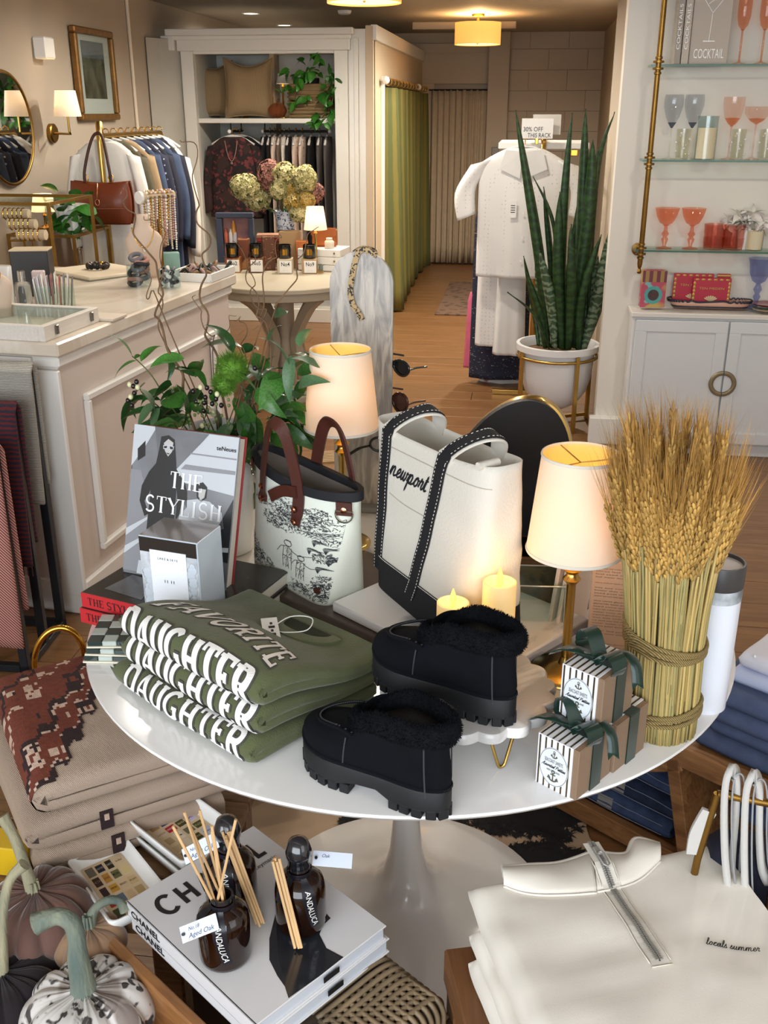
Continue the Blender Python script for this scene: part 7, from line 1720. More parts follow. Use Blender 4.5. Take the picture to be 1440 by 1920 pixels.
tz2=JT+.011
tx0=(PZ(1335,1385,tz2)-jo).dot(jx);
for i in range(4):
 lb=('at the bottom of the pile','second from the bottom','second from the top','on top of the blue pile')[i]
 folded('folded_trousers','slate blue folded trousers on the teak cube, '+lb,jo+jx*(tx0-.02+.012*((i*2)%3))+jy*(.045+.01*(i%2)),jx,jy,tz2+.037*i,.36,.32,.036,BLUEK,41+i,'trousers',None,.004)
TEE=mat('white_tee_cotton','d5d5e0',.85,var=.03,vscale=8)
zq=tz2+.037*4
folded('folded_tee','white folded tee under the printed one on the blue pile',jo+jx*(tx0+.015)+jy*.10,jx,jy,zq,.36,.30,.030,mat('pale_blue_tee','b9c2dc',.85),51,'tee',None,.004)
tt,f_,o_=folded('folded_tee','white folded tee with black print on top of the blue pile',jo+jx*(tx0+.02)+jy*.12,jx,jy,zq+.031,.36,.30,.032,TEE,52,'tee',None,.008)
st,w=script('surf'.replace('f','r'),1,.35,.3)if False else(None,0)
mb=MB()
for k in range(5):
 P=[f_(.06+.05*k+.02*q,.12+.03*sin(q*3+k),.001)for q in[i/6 for i in range(7)]];mb.tube(P,.003,4)
obj('tee_print',mb,INK,tt,180,W=True)
mb=MB();[mb.ball(f_(.03+.06*k,.02,.001),.0035,8,5)for k in range(5)];obj('snap_button',mb,WHITEG,tt,180,W=True)['kind']='stuff'
HY=1.18
t=thing('brass_bag_rail','slim brass rail stand at the right edge carrying the padded bag','stand',PY(1345,1490,HY).xy.to_3d())
a,b,c=PY(1345,1488,HY),PY(1470,1512,HY),PY(1308,1610,HY)
o=MB();o.tube([a,b],.0055,8);obj('rail',o,BRASS_D,t,60,W=True)
o=MB();o.tube([a,V((c.x,c.y,c.z)),V((c.x-.03,c.y,.003))],.0055,8);obj('leg',o,BRASS_D,t,60,W=True)
o=MB();o.tube([b,V((b.x+.02,b.y,.003))],.0055,8);obj('leg',o,BRASS_D,t,60,W=True)
t=thing('padded_handle_bag','navy bag with two padded white handles hanging from the brass rail','bag',PY(1380,1640,HY))
QW=mat('padded_white_cloth','b9b6b1',.8,bump=.2,bscale=120)
for(pts)in(((1366,1660),(1360,1600),(1358,1520),(1362,1462),(1372,1446),(1382,1462),(1380,1530),(1374,1600),(1372,1670)),((1402,1710),(1397,1650),(1396,1560),(1400,1480),(1412,1456),(1424,1478),(1424,1560),(1428,1620),(1440,1650))):
 P=catmull([PY(x,y,HY-.012+.004*i)for i,(x,y)in enumerate(pts)],5);o=MB();o.strap(P,.021,.009,(1,-.25,.1));h=obj('handle',o,QW,t,180,W=True)
 o=MB();o.tube([p+V((0.009,-.004,0))for p in P],.0014,5);obj('piping',o,mat('handle_piping','8f8f90',.7),h,180,W=True)
p0=PY(1300,1560,HY+.03);p1=PY(1480,1700,HY+.03);o=MB();o.box(((p0.x+p1.x)/2+.03,HY+.05,.36),(p1.x-p0.x,.06,.52),bev=.02);obj('bag_body',o,mat('navy_cloth','15182a',.8,bump=.2,bscale=200),t,40,W=True)
o=MB();o.strap(catmull([PY(x,y,HY-.0)for x,y in((1330,1520),(1318,1540),(1306,1565),(1300,1600))],5),.02,.006,(0,-1,0));obj('white_trim',o,QW,t,60,W=True)
# CUPBOARD CONTENTS
def pillow(label,x0,x1,y0,y1,Y,m,rotz,tilt,seed,rk=0.):
 a,b=PY(x0,y1,Y),PY(x1,y1,Y);w=b.x-a.x;h=PY(x0,y0,Y).z-a.z;z=SHZ+.002
 t=thing('throw_pillow',label,'pillow',((a.x+b.x)/2,Y,z),rotz)
 def fn(u,v,s):
  x,y=2*u-1,2*v-1;e=(1-abs(x)**2.6)*(1-abs(y)**2.6);th=.085*max(0,e)**.55
  px=x*w/2*(1-.07*(1-abs(y)**2)*0)*(1-.10*(1-y*y)*abs(x)**3);pz=y*h/2*(1-.10*(1-x*x)*abs(y)**3)-.045*smooth01((y-.2)/.8)*(1-x*x)**1.5
  q=V((px,s*th+.006*sin(9*x+seed)*e*e,pz+h/2));return Matrix.Rotation(tilt,3,'X')@(Matrix.Rotation(rk,3,'Y')@(q-V((0,0,h/2)))+V((0,0,h/2)))
 o=MB();o.grid(22,22,lambda u,v:fn(u,v,-1));o.grid(22,22,lambda u,v:fn(1-u,v,1));obj('cover',o,m,t,180)
 P=[fn(i/14,0,-1)for i in range(14)]+[fn(1,i/14,-1)for i in range(14)]+[fn(1-i/14,1,-1)for i in range(14)]+[fn(0,1-i/14,-1)for i in range(14)]
 o=MB();o.tube(P,.006,6,closed=True);obj('piping',o,m,t,180)
PIL=wavemat('tan_pinstripe','80694a','9c8462',45,'X',.85,.3,.5);PIL2=mat('tan_pillow_plain','8f7350',.85,var=.08,vscale=8)
pillow('tan pinstripe pillow in the left corner of the cupboard shelf',370,440,112,221,CF+.34,PIL,.35,radians(-6),1)
pillow('plain tan pillow mostly hidden behind the front pillow',455,516,122,221,CF+.45,PIL2,-.2,radians(-8),2)
pillow('large tan pinstripe pillow leaning in front on the cupboard shelf',424,513,110,224,CF+.17,PIL,.12,radians(-6),3)
SP=lambda x,y,Y:V((PY(x,y,Y).x,Y,SHZ+.001))
def mini_lamp(name,label,c,z0,shade_px,Y,m_shade,m_base,power,rb=.05):
 (xa,xb,ya,yb)=shade_px;A,B=PY(xa,yb,Y),PY(xb,yb,Y);T0,T1=PY(xa,ya,Y),PY(xb,ya,Y);r0=(B.x-A.x)/2;h0,h1=A.z-z0,T0.z-z0
 t=thing(name,label,'lamp',((A.x+B.x)/2,Y,z0))
 o=MB();o.lathe([(rb,0),(rb,.006),(rb*.5,.012),(.008,.02),(.007,h0-.03),(.012,h0-.02),(.006,h0-.01),(.006,h0+.03)],20);obj('base',o,m_base,t,50)
 o=MB();o.lathe([(r0,h0),(r0*.72,h1)],32,cap=(0,0));obj('lamp_shade',o,m_shade,t,180)
 o=MB();o.ball((0,0,(h0+h1)/2),.015,10,8);obj('bulb',o,BULB,t,180)
 point('lamp_glow',((A.x+B.x)/2,Y,z0+(h0+h1)/2),power,(1.,.64,.30),.02)
 return t
mini_lamp('shelf_lamp','small lit lamp with grey shade on the cupboard shelf between pillow and basket',None,SHZ+.001,(518,542,138,157),CF+.30,mat('grey_shade','b0aca6',.8),MATS['polished_gold'],1.6)
c=SP(521,221,CF+.13);t=thing('rattan_pumpkin','orange woven pumpkin ornament on the cupboard shelf','ornament',c)
r=.072;OR=wavemat('orange_rattan','9c4f16','5f2a0a',90,'DIAGONAL',.7,1.,3.)
o=MB();o.ball((0,0,r*.78),(r,r,r*.78),64,14,fn=lambda a,v:1-.10*(1-abs(sin(a*4)))**2);obj('body',o,OR,t,180);o=MB();o.tube([(0,0,r*1.45),(.004,0,r*1.75),(.012,0,r*1.9)],.008,8);obj('stalk',o,mat('stalk_brown','5a3a1c',.7),t,180)
bk0=SP(586,222,CF+.20);bw2=PY(626,222,CF+.20).x-PY(546,222,CF+.20).x;bhh2=PY(586,158,CF+.20).z-SHZ
t=thing('seagrass_basket','woven seagrass basket on the right of the cupboard shelf','basket',bk0)
SG=wavemat('seagrass_weave','a98d62','6f5736',60,'Z',.8,1.,1.2)
sq=lambda k,z:[V((bw2/2*k*(abs(cos(a))**.4)*(1 if cos(a)>=0 else-1),.13*k*(abs(sin(a))**.4)*(1 if sin(a)>=0 else-1),z))for a in[2*pi*i/48 for i in range(48)]]
o=MB();o.loft([sq(.94,0),sq(1,bhh2*.5),sq(1,bhh2),sq(.93,bhh2),sq(.9,.02)]);obj('weave',o,SG,t,60)
for k in range(9):o=MB();o.tube([p*1.012 for p in sq(1,bhh2*(k+.5)/9)],.010,6,closed=True);obj('braid',o,SG,t,60)
t=thing('pothos_plant','trailing pothos plant growing out of the seagrass basket','plant',bk0+V((0,0,bhh2*.8)))
o=MB();o.lathe([(.05,0),(.06,.05),(.06,.09)],20);obj('pot',o,BLACK,t,40)
PTH=mat('pothos_leaf','2f6a1e',.4,var=.35,vscale=12,rnd=.3,coat=.2);rp=random.Random(31)
for(x,y,n,sp)in((575,135,14,14),(600,118,12,12),(560,150,9,10),(548,138,4,5),(612,140,8,8),(545,168,5,8),(568,180,4,6),(620,175,7,6),(612,200,8,8),(600,220,8,8),(590,230,4,6),(553,195,4,5),(622,150,5,6),(604,175,3,5)):
 for _ in range(n):
  p=PY(x+rp.gauss(0,sp),y+rp.gauss(0,sp),CF+.04+rp.uniform(-.02,.16 if y<155 else.0));leaf(t,p,(rp.gauss(0,.8),rp.uniform(-1,.2),rp.uniform(-1.2,.5)),rp.uniform(.06,.11),2,rp.uniform(-1,1),PTH,'pothos_leaf')
for pts in(((575,155),(560,165),(552,190),(553,205)),((600,155),(612,175),(615,200),(600,225),(588,236)),((610,150),(625,170),(622,195))):o=MB();o.tube(catmull([PY(x,y,CF+.05)for x,y in pts],4),.004,5);obj('vine',o,STEM,t,180,W=True)
# garments on hangers
HANG=mat('white_hanger','e3e0da',.5)
def hanger(label,c,ux,w=.40,group=None,m=None):
 t=thing('clothes_hanger',label,'hanger',c,atan2(ux.y,ux.x),group)
 o=MB();o.tube(catmull([(-w/2,0,-.10),(-w*.25,0,-.055),(0,0,-.035),(w*.25,0,-.055),(w/2,0,-.10)],5),.010,6);obj('arm',o,m or HANG,t,180)
 o=MB();o.tube([(0,0,-.035),(0,0,0)]+[(.018-.018*cos(a)+.0,0,.022*sin(a)+.0)for a in[pi*.2*k for k in range(1,6)]],.003,6);obj('hook',o,GOLD,t,180)
 return t
def garment(name,label,cat,c,ux,ws,wh,L,m,sleeve=None,depth=.05,folds=5,seed=1,group=None,neck=.07,hem=0.):
 """hung garment: c hook point; shoulders width ws, hem width wh, length L; sleeve=(length, width)"""
 rr=random.Random(seed);ph=rr.uniform(0,6);t=thing(name,label,cat,c,atan2(ux.y,ux.x),group);n=48
 def rg(v):
  z=-.045-L*v;
  if v<.12:w=lerp(neck*2,ws,(v/.12)**.7)
  else:w=lerp(ws,wh,((v-.12)/.88)**1.1)
  d=lerp(.03,depth,min(1,v*3));r=[]
  for i in range(n):
   a=2*pi*i/n;k=1+.22*v*sin(folds*a+ph)+.08*v*sin(folds*2.3*a+ph*2);zz=z
   if v<.12:zz=-.045-L*v*(.3+.7*abs(cos(a)))
   r.append(V((w/2*cos(a),d*sin(a)*k,zz+hem*v*cos(a)*.5)))
  return r
 o=MB();o.loft([rg(v)for v in(0,.02,.05,.09,.12,.2,.3,.4,.5,.6,.7,.8,.9,.97,1.)],cap=False);obj('body',o,m,t,180,mods=[('SOLIDIFY',dict(thickness=.003))])
 if sleeve:
  for s in(-1,1):
   a=V((s*ws*.46,0,-.045-L*.10));b=a+V((s*sleeve[1]*.55,-.01,-sleeve[0]*.5));e=a+V((s*sleeve[1]*(.9 if sleeve[0]<.3 else.5),-.02,-sleeve[0]));w=sleeve[1]
   P=catmull([a,b,e],5);o=MB();R_=[]
   for i,p in enumerate(P):q=i/(len(P)-1);R_.append([p+V((w*(.36+.14*q if sleeve[0]<.3 else.40-.12*q)*cos(aa),.035*sin(aa)*(1+.2*sin(3*aa+q*4)),w*.12*s*cos(aa)*-1))for aa in[2*pi*k/20 for k in range(20)]])
   o.loft(R_,cap=False);obj('sleeve',o,m,t,180,mods=[('SOLIDIFY',dict(thickness=.003))])
 return t
X=V((1,0,0));Yd=V((0,1,0))
FLOR=vormat('dark_floral','1e1517','6b2f33',26,.28,.45,.85,(1,1,1),'33201f');BLKC=mat('black_cloth','121214',.9,var=.2,vscale=10);GREYC=mat('grey_cloth','544e4c',.9,var=.12,vscale=10);PINKF=vormat('cream_floral','d3bdad','8a5a50',22,.12,.2,.85);CREAMC=mat('cream_cloth','d8d0c6',.85,var=.05,vscale=8);TAUC=mat('taupe_cloth','6a5a4e',.9,var=.1,vscale=9)
hp_=lambda x,Y:V((PY(x,246,Y).x,Y,rz1+.004))
h0=hp_(436,CF+.11)
garment('floral_blouse','dark burgundy floral blouse facing out on the short cupboard rail','blouse',h0,X,.36,.42,.60,FLOR,(.5,.10),.05,5,1)
hanger('white hanger holding the burgundy floral blouse',h0,X,.34)
o=MB();o.tube(catmull([h0+V(p)for p in((-.05,-.06,-.07),(-.03,-.065,-.17),(0,-.068,-.22),(.03,-.065,-.17),(.05,-.06,-.07))],6),.003,5);o.ball(h0+V((0,-.07,-.235)),.01,8,6);tag(obj('necklace',o,mat('rose_beads','a07a72',.5)),'thin beaded necklace over the burgundy floral blouse','necklace')
h1=hp_(449,CF+.25);garment('dark_blouse','dark patterned blouse behind the burgundy floral one','blouse',h1,X,.36,.40,.62,BLKC,(.5,.10),.05,5,2);hanger('white hanger of the dark blouse behind the burgundy one',h1,X,.34)
for i,(x,m,L,nm,lb,cat)in enumerate(((497,BLKC,.95,'black_blouse','black garment first from the left on the long cupboard rail','top'),(507,BLKC,.80,'black_jacket','black garment second from the left on the long cupboard rail','jacket'),(516,PINKF,.92,'floral_dress','cream and rose garment beside the black ones on the long rail','dress'),(526,TAUC,.80,'taupe_blouse','taupe garment in the middle of the long cupboard rail','top'),(534,CREAMC,.70,'cream_blouse','cream garment in the middle of the long cupboard rail','top'),(543,BLKC,.85,'black_dress','black garment right of the cream one on the long rail','dress'),(556,PINKF,.95,'floral_dress','cream floral dress in the middle of the long cupboard rail','dress'),(568,PINKF,.98,'floral_dress','cream floral dress nearest the black trousers on the long rail','dress'),(584,BLKC,.98,'black_trousers','black trousers near the right end of the long cupboard rail','trousers'),(600,GREYC,1.02,'grey_trousers','grey trousers second from the right end of the long rail','trousers'),(614,GREYC,1.02,'grey_trousers','grey trousers at the right end of the long cupboard rail','trousers'))):
 c=hp_(x,RYB);tw=radians(90-3+RN.uniform(-2,2));ux=V((cos(tw),-sin(tw),0))
 garment(nm,lb,cat,c,ux,.34,.36,L,m,None,.014,4,40+i)
 hanger('hanger of the '+lb,c,ux,.30,'hangers on the long cupboard rail')
# LEFT WALL: MIRROR, PICTURE, SCONCE, RACK WITH BAG
mc=PX(0,242,LX+.03);mr=(PX(20,135,LX+.03).z-PX(20,349,LX+.03).z)/2
zt2_,zb2_=PX(0,133,LX+.03).z,PX(0,350,LX+.03).z
mr=(zt2_-zb2_)/2;me_=PX(62,245,LX+.03);my=me_.y-mr;mzc=(zt2_+zb2_)/2
t=thing('round_mirror','large round wall mirror with thin brass frame on the left wall','mirror',(LX+.02,my,mzc))
M=frame((0,0,0),(0,1,0),ez=(1,0,0))
o=MB();o.poly([M@V((mr*cos(a),mr*sin(a),.008))for a in[2*pi*i/72 for i in range(72)]]);obj('glass',o,mat('mirror_silver','e8ecec',.02,1.),t,0)
o=MB();o.tube([M@V((mr*cos(a),mr*sin(a),.006))for a in[2*pi*i/72 for i in range(72)]],.010,8,closed=True);obj('frame',o,BRASS_D,t,180)
o=MB();o.lathe([(mr*.98,-.015),(mr*.98,.002)],48,M=M);obj('backing',o,BLACK,t,40)
fa,fb=PX(140,137,LX+.02),PX(212,140,LX+.02);fz0,fz1=PX(160,226,LX+.02).z,PX(140,48,LX+.02).z
fw,fh=fb.y-fa.y,fz1-fz0
t=thing('framed_picture','tall framed dim landscape picture in a gold frame on the left wall','picture',(LX+.004,(fa.y+fb.y)/2,(fz0+fz1)/2))
for(y,z,a,b)in((0,fh/2-.02,fw,.04),(0,-fh/2+.02,fw,.04),(-fw/2+.02,0,.04,fh-.08),(fw/2-.02,0,.04,fh-.08)):o=MB();o.box((.022,y,z),(.044,a,b),bev=.008);obj('frame_rail',o,mat('antique_gold_frame','7d5a2c',.4,.5,var=.2,vscale=20),t,30)
o=MB();o.box((.010,0,0),(.008,fw-.07,fh-.07));obj('mat_board',o,mat('mat_board','c9c2c2',.7),t,0)
ART=mat('painted_landscape','2a261d',.6,col2='6b6456',vscale=9,stretch=(1,1.5,.7))
o=MB();o.box((.0155,0,fh*.05),(.003,fw*.56,fh*.62));pr=obj('print',o,ART,t,0)
o=MB();o.box((.0175,0,fh*.27),(.001,fw*.56,fh*.18));o2=obj('print_sky',o,mat('painted_sky','6a6a72',.6,var=.15,vscale=12),pr,0)
o=MB();o.box((.024,0,0),(.002,fw-.075,fh-.075));obj('glazing',o,GLASS,t,0)
b0=PX(82,90,LX+.04);t=thing('wall_sensor','small white box fixed high on the left wall above the sconce','sensor',(LX+.001,b0.y,b0.z))
o=MB();o.box((.04,0,0),(.08,.12,.115),bev=.008);obj('housing',o,WHITEG,t,30);o=MB();o.box((.04,0,-.055),(.07,.10,.006));obj('lens',o,mat('sensor_lens','e8cda0',.4,emis=.6),t,0)
sc0=PX(101,250,LX+.02);t=thing('wall_sconce','brass swing-arm wall sconce with lit white shade on the left wall','sconce',(LX,sc0.y,sc0.z))
o=MB();o.lathe([(.055,0),(.055,.022),(.048,.028),(0,.028)],30,M=frame((0,0,0),(0,1,0),ez=(1,0,0)));obj('backplate',o,BRASS_D,t,40)
sh0,sh1=PX(105,218,LX+.18),PX(150,219,LX+.18);sr=23*sc0.y*1.05/1870;scx=(sh0+sh1)/2;shz0,shz1=scx.z-sc0.z,PX(130,170,LX+.18).z-sc0.z;dy=PX(127,219,LX+.18).y-sc0.y
o=MB();o.tube([(.02,0,0),(.18,dy*.9,0),(.18,dy,.01),(.18,dy,shz0+.03)],.007,8);obj('arm',o,BRASS,t,40)
o=MB();o.lathe([(sr,shz0),(sr*.74,shz1)],36,(.18,dy,0),cap=(0,0));obj('lamp_shade',o,SHADE,t,180)
o=MB();o.ball((.18,dy,(shz0+shz1)/2+.02),.018,10,8);obj('bulb',o,BULB,t,180);point('sconce_glow',(LX+.18,sc0.y+dy,sc0.z+(shz0+shz1)/2+.02),2.5)
RX=-2.33;ra0,ra1=PX(186,256,RX),PX(304,258,RX);RZ=ra0.z
t=thing('brass_clothes_rack','freestanding brass clothes rack by the left wall','clothes rack',(RX,ra0.y,0))
o=MB();L=ra1.y-ra0.y;o.tube(catmull([(0,0,.02),(0,0,RZ-.03),(0,.03,RZ)],4)+[(0,L-.03,RZ),(0,L,RZ-.03),(0,L,.02)],.016,12);obj('frame',o,BRASS,t,180)
for y in(0,L):o=MB();o.tube([(-.22,y,.018),(.22,y,.018)],.016,10);obj('foot',o,BRASS,t,180)
OLV=mat('olive_cloth','55503f',.9,var=.15,vscale=9);TANC=mat('tan_cloth','9c8566',.9,var=.1,vscale=9);DOTN=vormat('navy_dot','1d2138','b9bcc8',26,.12,.18,.85,rand=.2);DENB=mat('denim_blue','3a4862',.9,var=.15,vscale=14);NAVC=mat('navy_cloth','1b2438',.9,var=.15,vscale=9);BLOUSE=mat('white_blouse_cloth','dedbd4',.85,var=.03,vscale=8,bump=.15,bscale=30)
for i,(dy,m,nm,lb,cat,L_,sl)in enumerate(((.05,BLOUSE,'white_blouse','white blouse at the front of the brass rack, behind the brown bag','blouse',.70,(.5,.09)),(.16,OLV,'olive_blouse','olive garment right behind the white blouse on the brass rack','top',.75,(.5,.09)),(.27,TANC,'tan_blouse','tan garment between olive and dotted ones on the brass rack','top',.75,(.5,.09)),(.38,DENB,'denim_shirt','denim garment left of the dotted navy one on the brass rack','shirt',.7,(.5,.09)),(.49,DOTN,'dotted_blouse','navy blouse with white dots on the brass rack','blouse',.75,(.5,.09)),(.60,NAVC,'navy_blouse','plain navy garment right of the dotted blouse','top',.8,(.5,.09)),(.70,DENB,'denim_jacket','denim jacket near the far end of the brass rack','jacket',.8,(.5,.10)),(.80,NAVC,'navy_coat','dark navy coat near the far end of the brass rack','coat',.95,(.55,.10)),(.90,CREAMC,'cream_coat','long cream coat at the far end of the brass rack','coat',1.1,(.6,.10)))):
 c=V((RX,ra0.y+dy,RZ+.018));ux=V((1,.06*RN.uniform(-1,1),0)).normalized()
 garment(nm,lb,cat,c,ux,.35,.37,L_,m,sl,.040,5,70+i)
 hanger('hanger of the '+lb,c,ux,.29,'hangers on the brass rack')
LEB=mat('saddle_brown_leather','6a2f16',.4,var=.15,vscale=8,coat=.1)
bY=ra0.y-.10;q0,q1=PY(136,338,bY),PY(250,420,bY)
t=thing('leather_tote','saddle brown leather tote hanging from the end of the brass rack','handbag',((q0.x+q1.x)/2,bY,q0.z))
w_,h_=q1.x-q0.x,q0.z-q1.z
def lb_(s):
 o=MB()
 def fn(u,v):
  x=(u-.5)*w_*(1+.06*sin(pi*v)-.22*max(0,v-.8));y=s*(.02+.045*sin(pi*min(1,v*.9+.05))*(1-(2*u-1)**4));return V((x,y,-h_*v-.012*(1-v)*sin(pi*u)))
 o.grid(24,20,fn);return o
for s in(-1,1):obj('bag_panel',lb_(s),LEB,t,180,mods=[('SOLIDIFY',dict(thickness=.004))])
o=MB();o.tube([(-w_*.44,-.062,-h_*.62),(0,-.068,-h_*.63),(w_*.44,-.062,-h_*.62)],.002,5);obj('seam',o,mat('leather_seam','8a5232',.6),t,60)
hk_=PY(181,252,bY).z-q0.z;hx=PY(181,252,bY).x-(q0.x+q1.x)/2
for yy in(-.03,):o=MB();o.tube(catmull([(-w_*.24,yy,-.005),(-w_*.23,yy,.05),(hx-.045,yy+.02,hk_*.72),(hx-.01,yy+.03,hk_),(hx+.03,yy+.03,hk_*.94),(w_*.20,yy,.07),(w_*.21,yy,-.005)],7),.0085,8);obj('handle',o,mat('dark_brown_leather','3a1c12',.45),t,180)
for s in(-1,1):o=MB();o.tube([(s*w_*.22+.014*cos(a),-.032,.012+.020*sin(a))for a in[2*pi*i/14 for i in range(14)]],.003,6,closed=True);obj('ring',o,GOLD,t,180)
o=MB();o.tube([(-.002,-.05,-.01),(0,-.072,-h_*.42)],.0035,6);o.tube([(.012*cos(a),-.074,-h_*.48+.016*sin(a))for a in[2*pi*i/14 for i in range(14)]],.003,6,closed=True);obj('clasp',o,COPP,t,180)
# brass glass cases and what stands on them
VB=V((-2.62,4.62,0));vz=PY(90,380,4.35)
def case(label,x0,x1,y0,y1,z0,z1,shelf=None):
 t=thing('glass_case',label,'display case',(x0,y0,0));w,d=x1-x0,y1-y0;s=.014
 for x in(0,w):
  for y in(0,d):o=MB();o.box((x,y,z1/2),(s,s,z1),bev=.001);obj('post',o,BRASS_D,t,0)
 for z in[z0,z1]+([shelf]if shelf else[]):
  for y in(0,d):o=MB();o.box((w/2,y,z-s/2),(w-s,s,s));obj('rail',o,BRASS_D,t,0)
  for x in(0,w):o=MB();o.box((x,d/2,z-s/2),(s,d-s,s));obj('rail',o,BRASS_D,t,0)
  o=MB();o.box((w/2,d/2,z-s-.003),(w-s*.8,d-s*.8,.006));obj('glass_shelf',o,GLASS,t,0)
 o=MB();o.box((w/2,d/2,z0-.03),(w-s*1.2,d-s*1.2,.012));obj('base_panel',o,mat('case_base','6e6250',.6),t,0)
 return t
va=PY(90,380,4.45);case('brass-framed glass jewellery case beyond the counter, nearer and taller',-2.75,va.x,4.45,4.92,.70,va.z)
vb0,vb1=PY(103,452,4.95),PY(208,437,5.45);
case('brass-framed lower glass case under the potted plant',vb0.x-.26,vb1.x,4.97,5.42,.62,PY(205,432,5.2).z)
CZ1=va.z
def roll(label,px,py,L,r,Y,m,z):
 c=PY(px,py,Y);t=thing('bracelet_roll',label,'jewellery stand',(c.x,Y,z))
 o=MB();o.tube([(-L/2,0,.13),(L/2,0,.13)],r,14);obj('roll',o,m,t,60);o=MB();o.tube([(0,0,0),(0,0,.13)],.006,6);o.box((0,0,.004),(.08,.06,.008));obj('stem',o,BRASS_D,t,40)
 for k in range(5):o=MB();x=-L/2+L*(k+.7)/6;o.tube([(x,(r+.003)*cos(a),.13+(r+.003)*sin(a))for a in[2*pi*i/16 for i in range(16)]],.003,5,closed=True);obj('bangle',o,GOLD,t,60)
VLV=mat('beige_velvet','c2ab8c',.85,sheen=.4)
for i,(x,y)in enumerate(((30,404),(42,422),(60,440))):
 c=PY(x,y,4.60+.06*(2-i));t_=roll(('bangle roll on a stand, back and highest of three on the glass case','bangle roll on a stand, middle one on the glass case','bangle roll on a stand, front and lowest on the glass case')[i],x,y,.14,.024,4.60+.10*(2-i),VLV,c.z-.13)
mini_lamp('counter_lamp','small lit lamp with cream shade by the round mirror',None,PY(205,432,5.2).z+.001,(61,105,363,396),5.25,SHADE,BRASS_D,2.0,.045)
pp=PY(142,470,5.2);zq_=PY(205,432,5.2).z
t=thing('potted_pothos','green leafy plant in a fluted white pot on the low glass case','plant',(pp.x,5.2,zq_+.001))
o=MB();o.lathe([(.055,0),(.075,.06),(.085,.13),(.078,.13),(.06,.10)],60,rf=lambda a,z:1+.05*sin(a*15));obj('pot',o,CERAM,t,60)
for(x,y,n)in((110,375,3),(130,398,9),(155,395,9),(165,410,8),(120,415,8),(100,405,4),(145,420,6)):
 for _ in range(n):p=PY(x+rp.gauss(0,9),y+rp.gauss(0,8),5.2+rp.uniform(-.1,.08));leaf(t,p,(rp.gauss(0,.9),rp.uniform(-1,.2),rp.uniform(-.6,.8)),rp.uniform(.07,.12),2,rp.uniform(-1,1),PTH,'pothos_leaf')
# things on the counter
def cbox(name,label,cat,loc,size,m,rz=0.,bev=.003,extra=None):
 t=thing(name,label,cat,loc,rz);o=MB();o.box((0,0,size[2]/2),size,bev=bev);obj('body',o,m,t,30);return t
ka=atan2(ku.y,ku.x)
kb,kc_=CT(85,642),CT(187,603);kd=(kc_-kb).length;ke=(kc_-kb).normalized();kl=V((-ke.y,ke.x,0));bz3=PH(82,612,kb).z-KZ
t=thing('jewellery_box','whitewashed wooden box with glass lid and latches on the counter corner','box',kb,atan2(ke.y,ke.x))
WW=mat('whitewashed_wood','dbd4ca',.6,var=.06,vscale=14,stretch=(1,8,8));wd_=.36
for(x,y,a,b)in((kd/2,.011,kd,.022),(kd/2,wd_-.011,kd,.022),(.011,wd_/2,.022,wd_-.044),(kd-.011,wd_/2,.022,wd_-.044)):o=MB();o.box((x,y,bz3/2),(a,b,bz3),bev=.002);obj('side',o,WW,t,0)
o=MB();o.box((kd/2,wd_/2,.006),(kd-.04,wd_-.04,.012));obj('bottom',o,mat('box_lining','cfc3b8',.8),t,0)
o=MB();o.box((kd/2,wd_/2,bz3-.006),(kd-.044,wd_-.044,.004));obj('glass_lid',o,GLASS,t,0)
for x in(kd*.2,kd*.84):o=MB();o.box((x,-.004,bz3*.55),(.014,.008,.030),bev=.003);obj('latch',o,mat('nickel_latch','8d8a84',.25,1.),t,30)
o=MB();o.box((kd+.05,.03,.006),(.10,.16,.010),bev=.002);tag(obj('card_pad',o,mat('card_pad','d2c6b6',.7)),'low pale pad of cards beside the jewellery box on the counter','card pad')
bpy.data.objects['card_pad'].location=kb;bpy.data.objects['card_pad'].rotation_euler=(0,0,ka)
p=CT(106,578);t=thing('card_holder','clear acrylic holder full of printed cards on the counter','card holder',p,ka-1.1)
for(x,y,a,b)in((0,-.035,.13,.002),(0,.035,.13,.002),(-.065,0,.002,.07),(.065,0,.002,.07)):o=MB();o.box((x,y,.04),(a,b,.08));obj('pane',o,GLASS,t,0)
for i,c_ in enumerate(('e4e2e6','cfd2dc','e6e2dc','b9bcc4','8d3a3a','d8cfc6','a44a44','6a6a70','c9c4c0','50484a')):
 o=MB();o.box((-.055+.012*i,0,.06+.006*(i%3)),(.004,.058,.11),M=Matrix.Rotation(.12*(i-4)/5,4,'Y'));obj('card',o,mat('card_'+c_,c_,.4,coat=.3),t,0)
p=CT(48,580);t=thing('spray_bottle','clear glass spray bottle with silver cap on the counter','bottle',p)
o=MB();o.lathe([(.026,0),(.028,.004),(.028,.085),(.024,.095),(.012,.10)],28,cap=(1,0));obj('bottle',o,mat('clear_bottle','dfe8ea',.05,trans=.9,ior=1.4),t,50);o=MB();o.lathe([(.013,.10),(.013,.135),(.010,.137),(0,.137)],20);obj('cap',o,mat('silver_cap','d4d4d2',.15,1.),t,50)
p=CT(20,582);t=thing('lotion_tube','white lotion tube standing on the counter by the bust','tube',p)
o=MB();o.loft([[V((.020*lerp(1,1.25,k)*cos(a),.020*lerp(1,.12,k)*sin(a),.025+.13*k))for a in[2*pi*i/24 for i in range(24)]]for k in(0,.3,.7,1)]);obj('tube',o,WHITEG,t,60);o=MB();o.lathe([(.018,0),(.018,.026)],20);obj('cap',o,BLACKM,t,50)
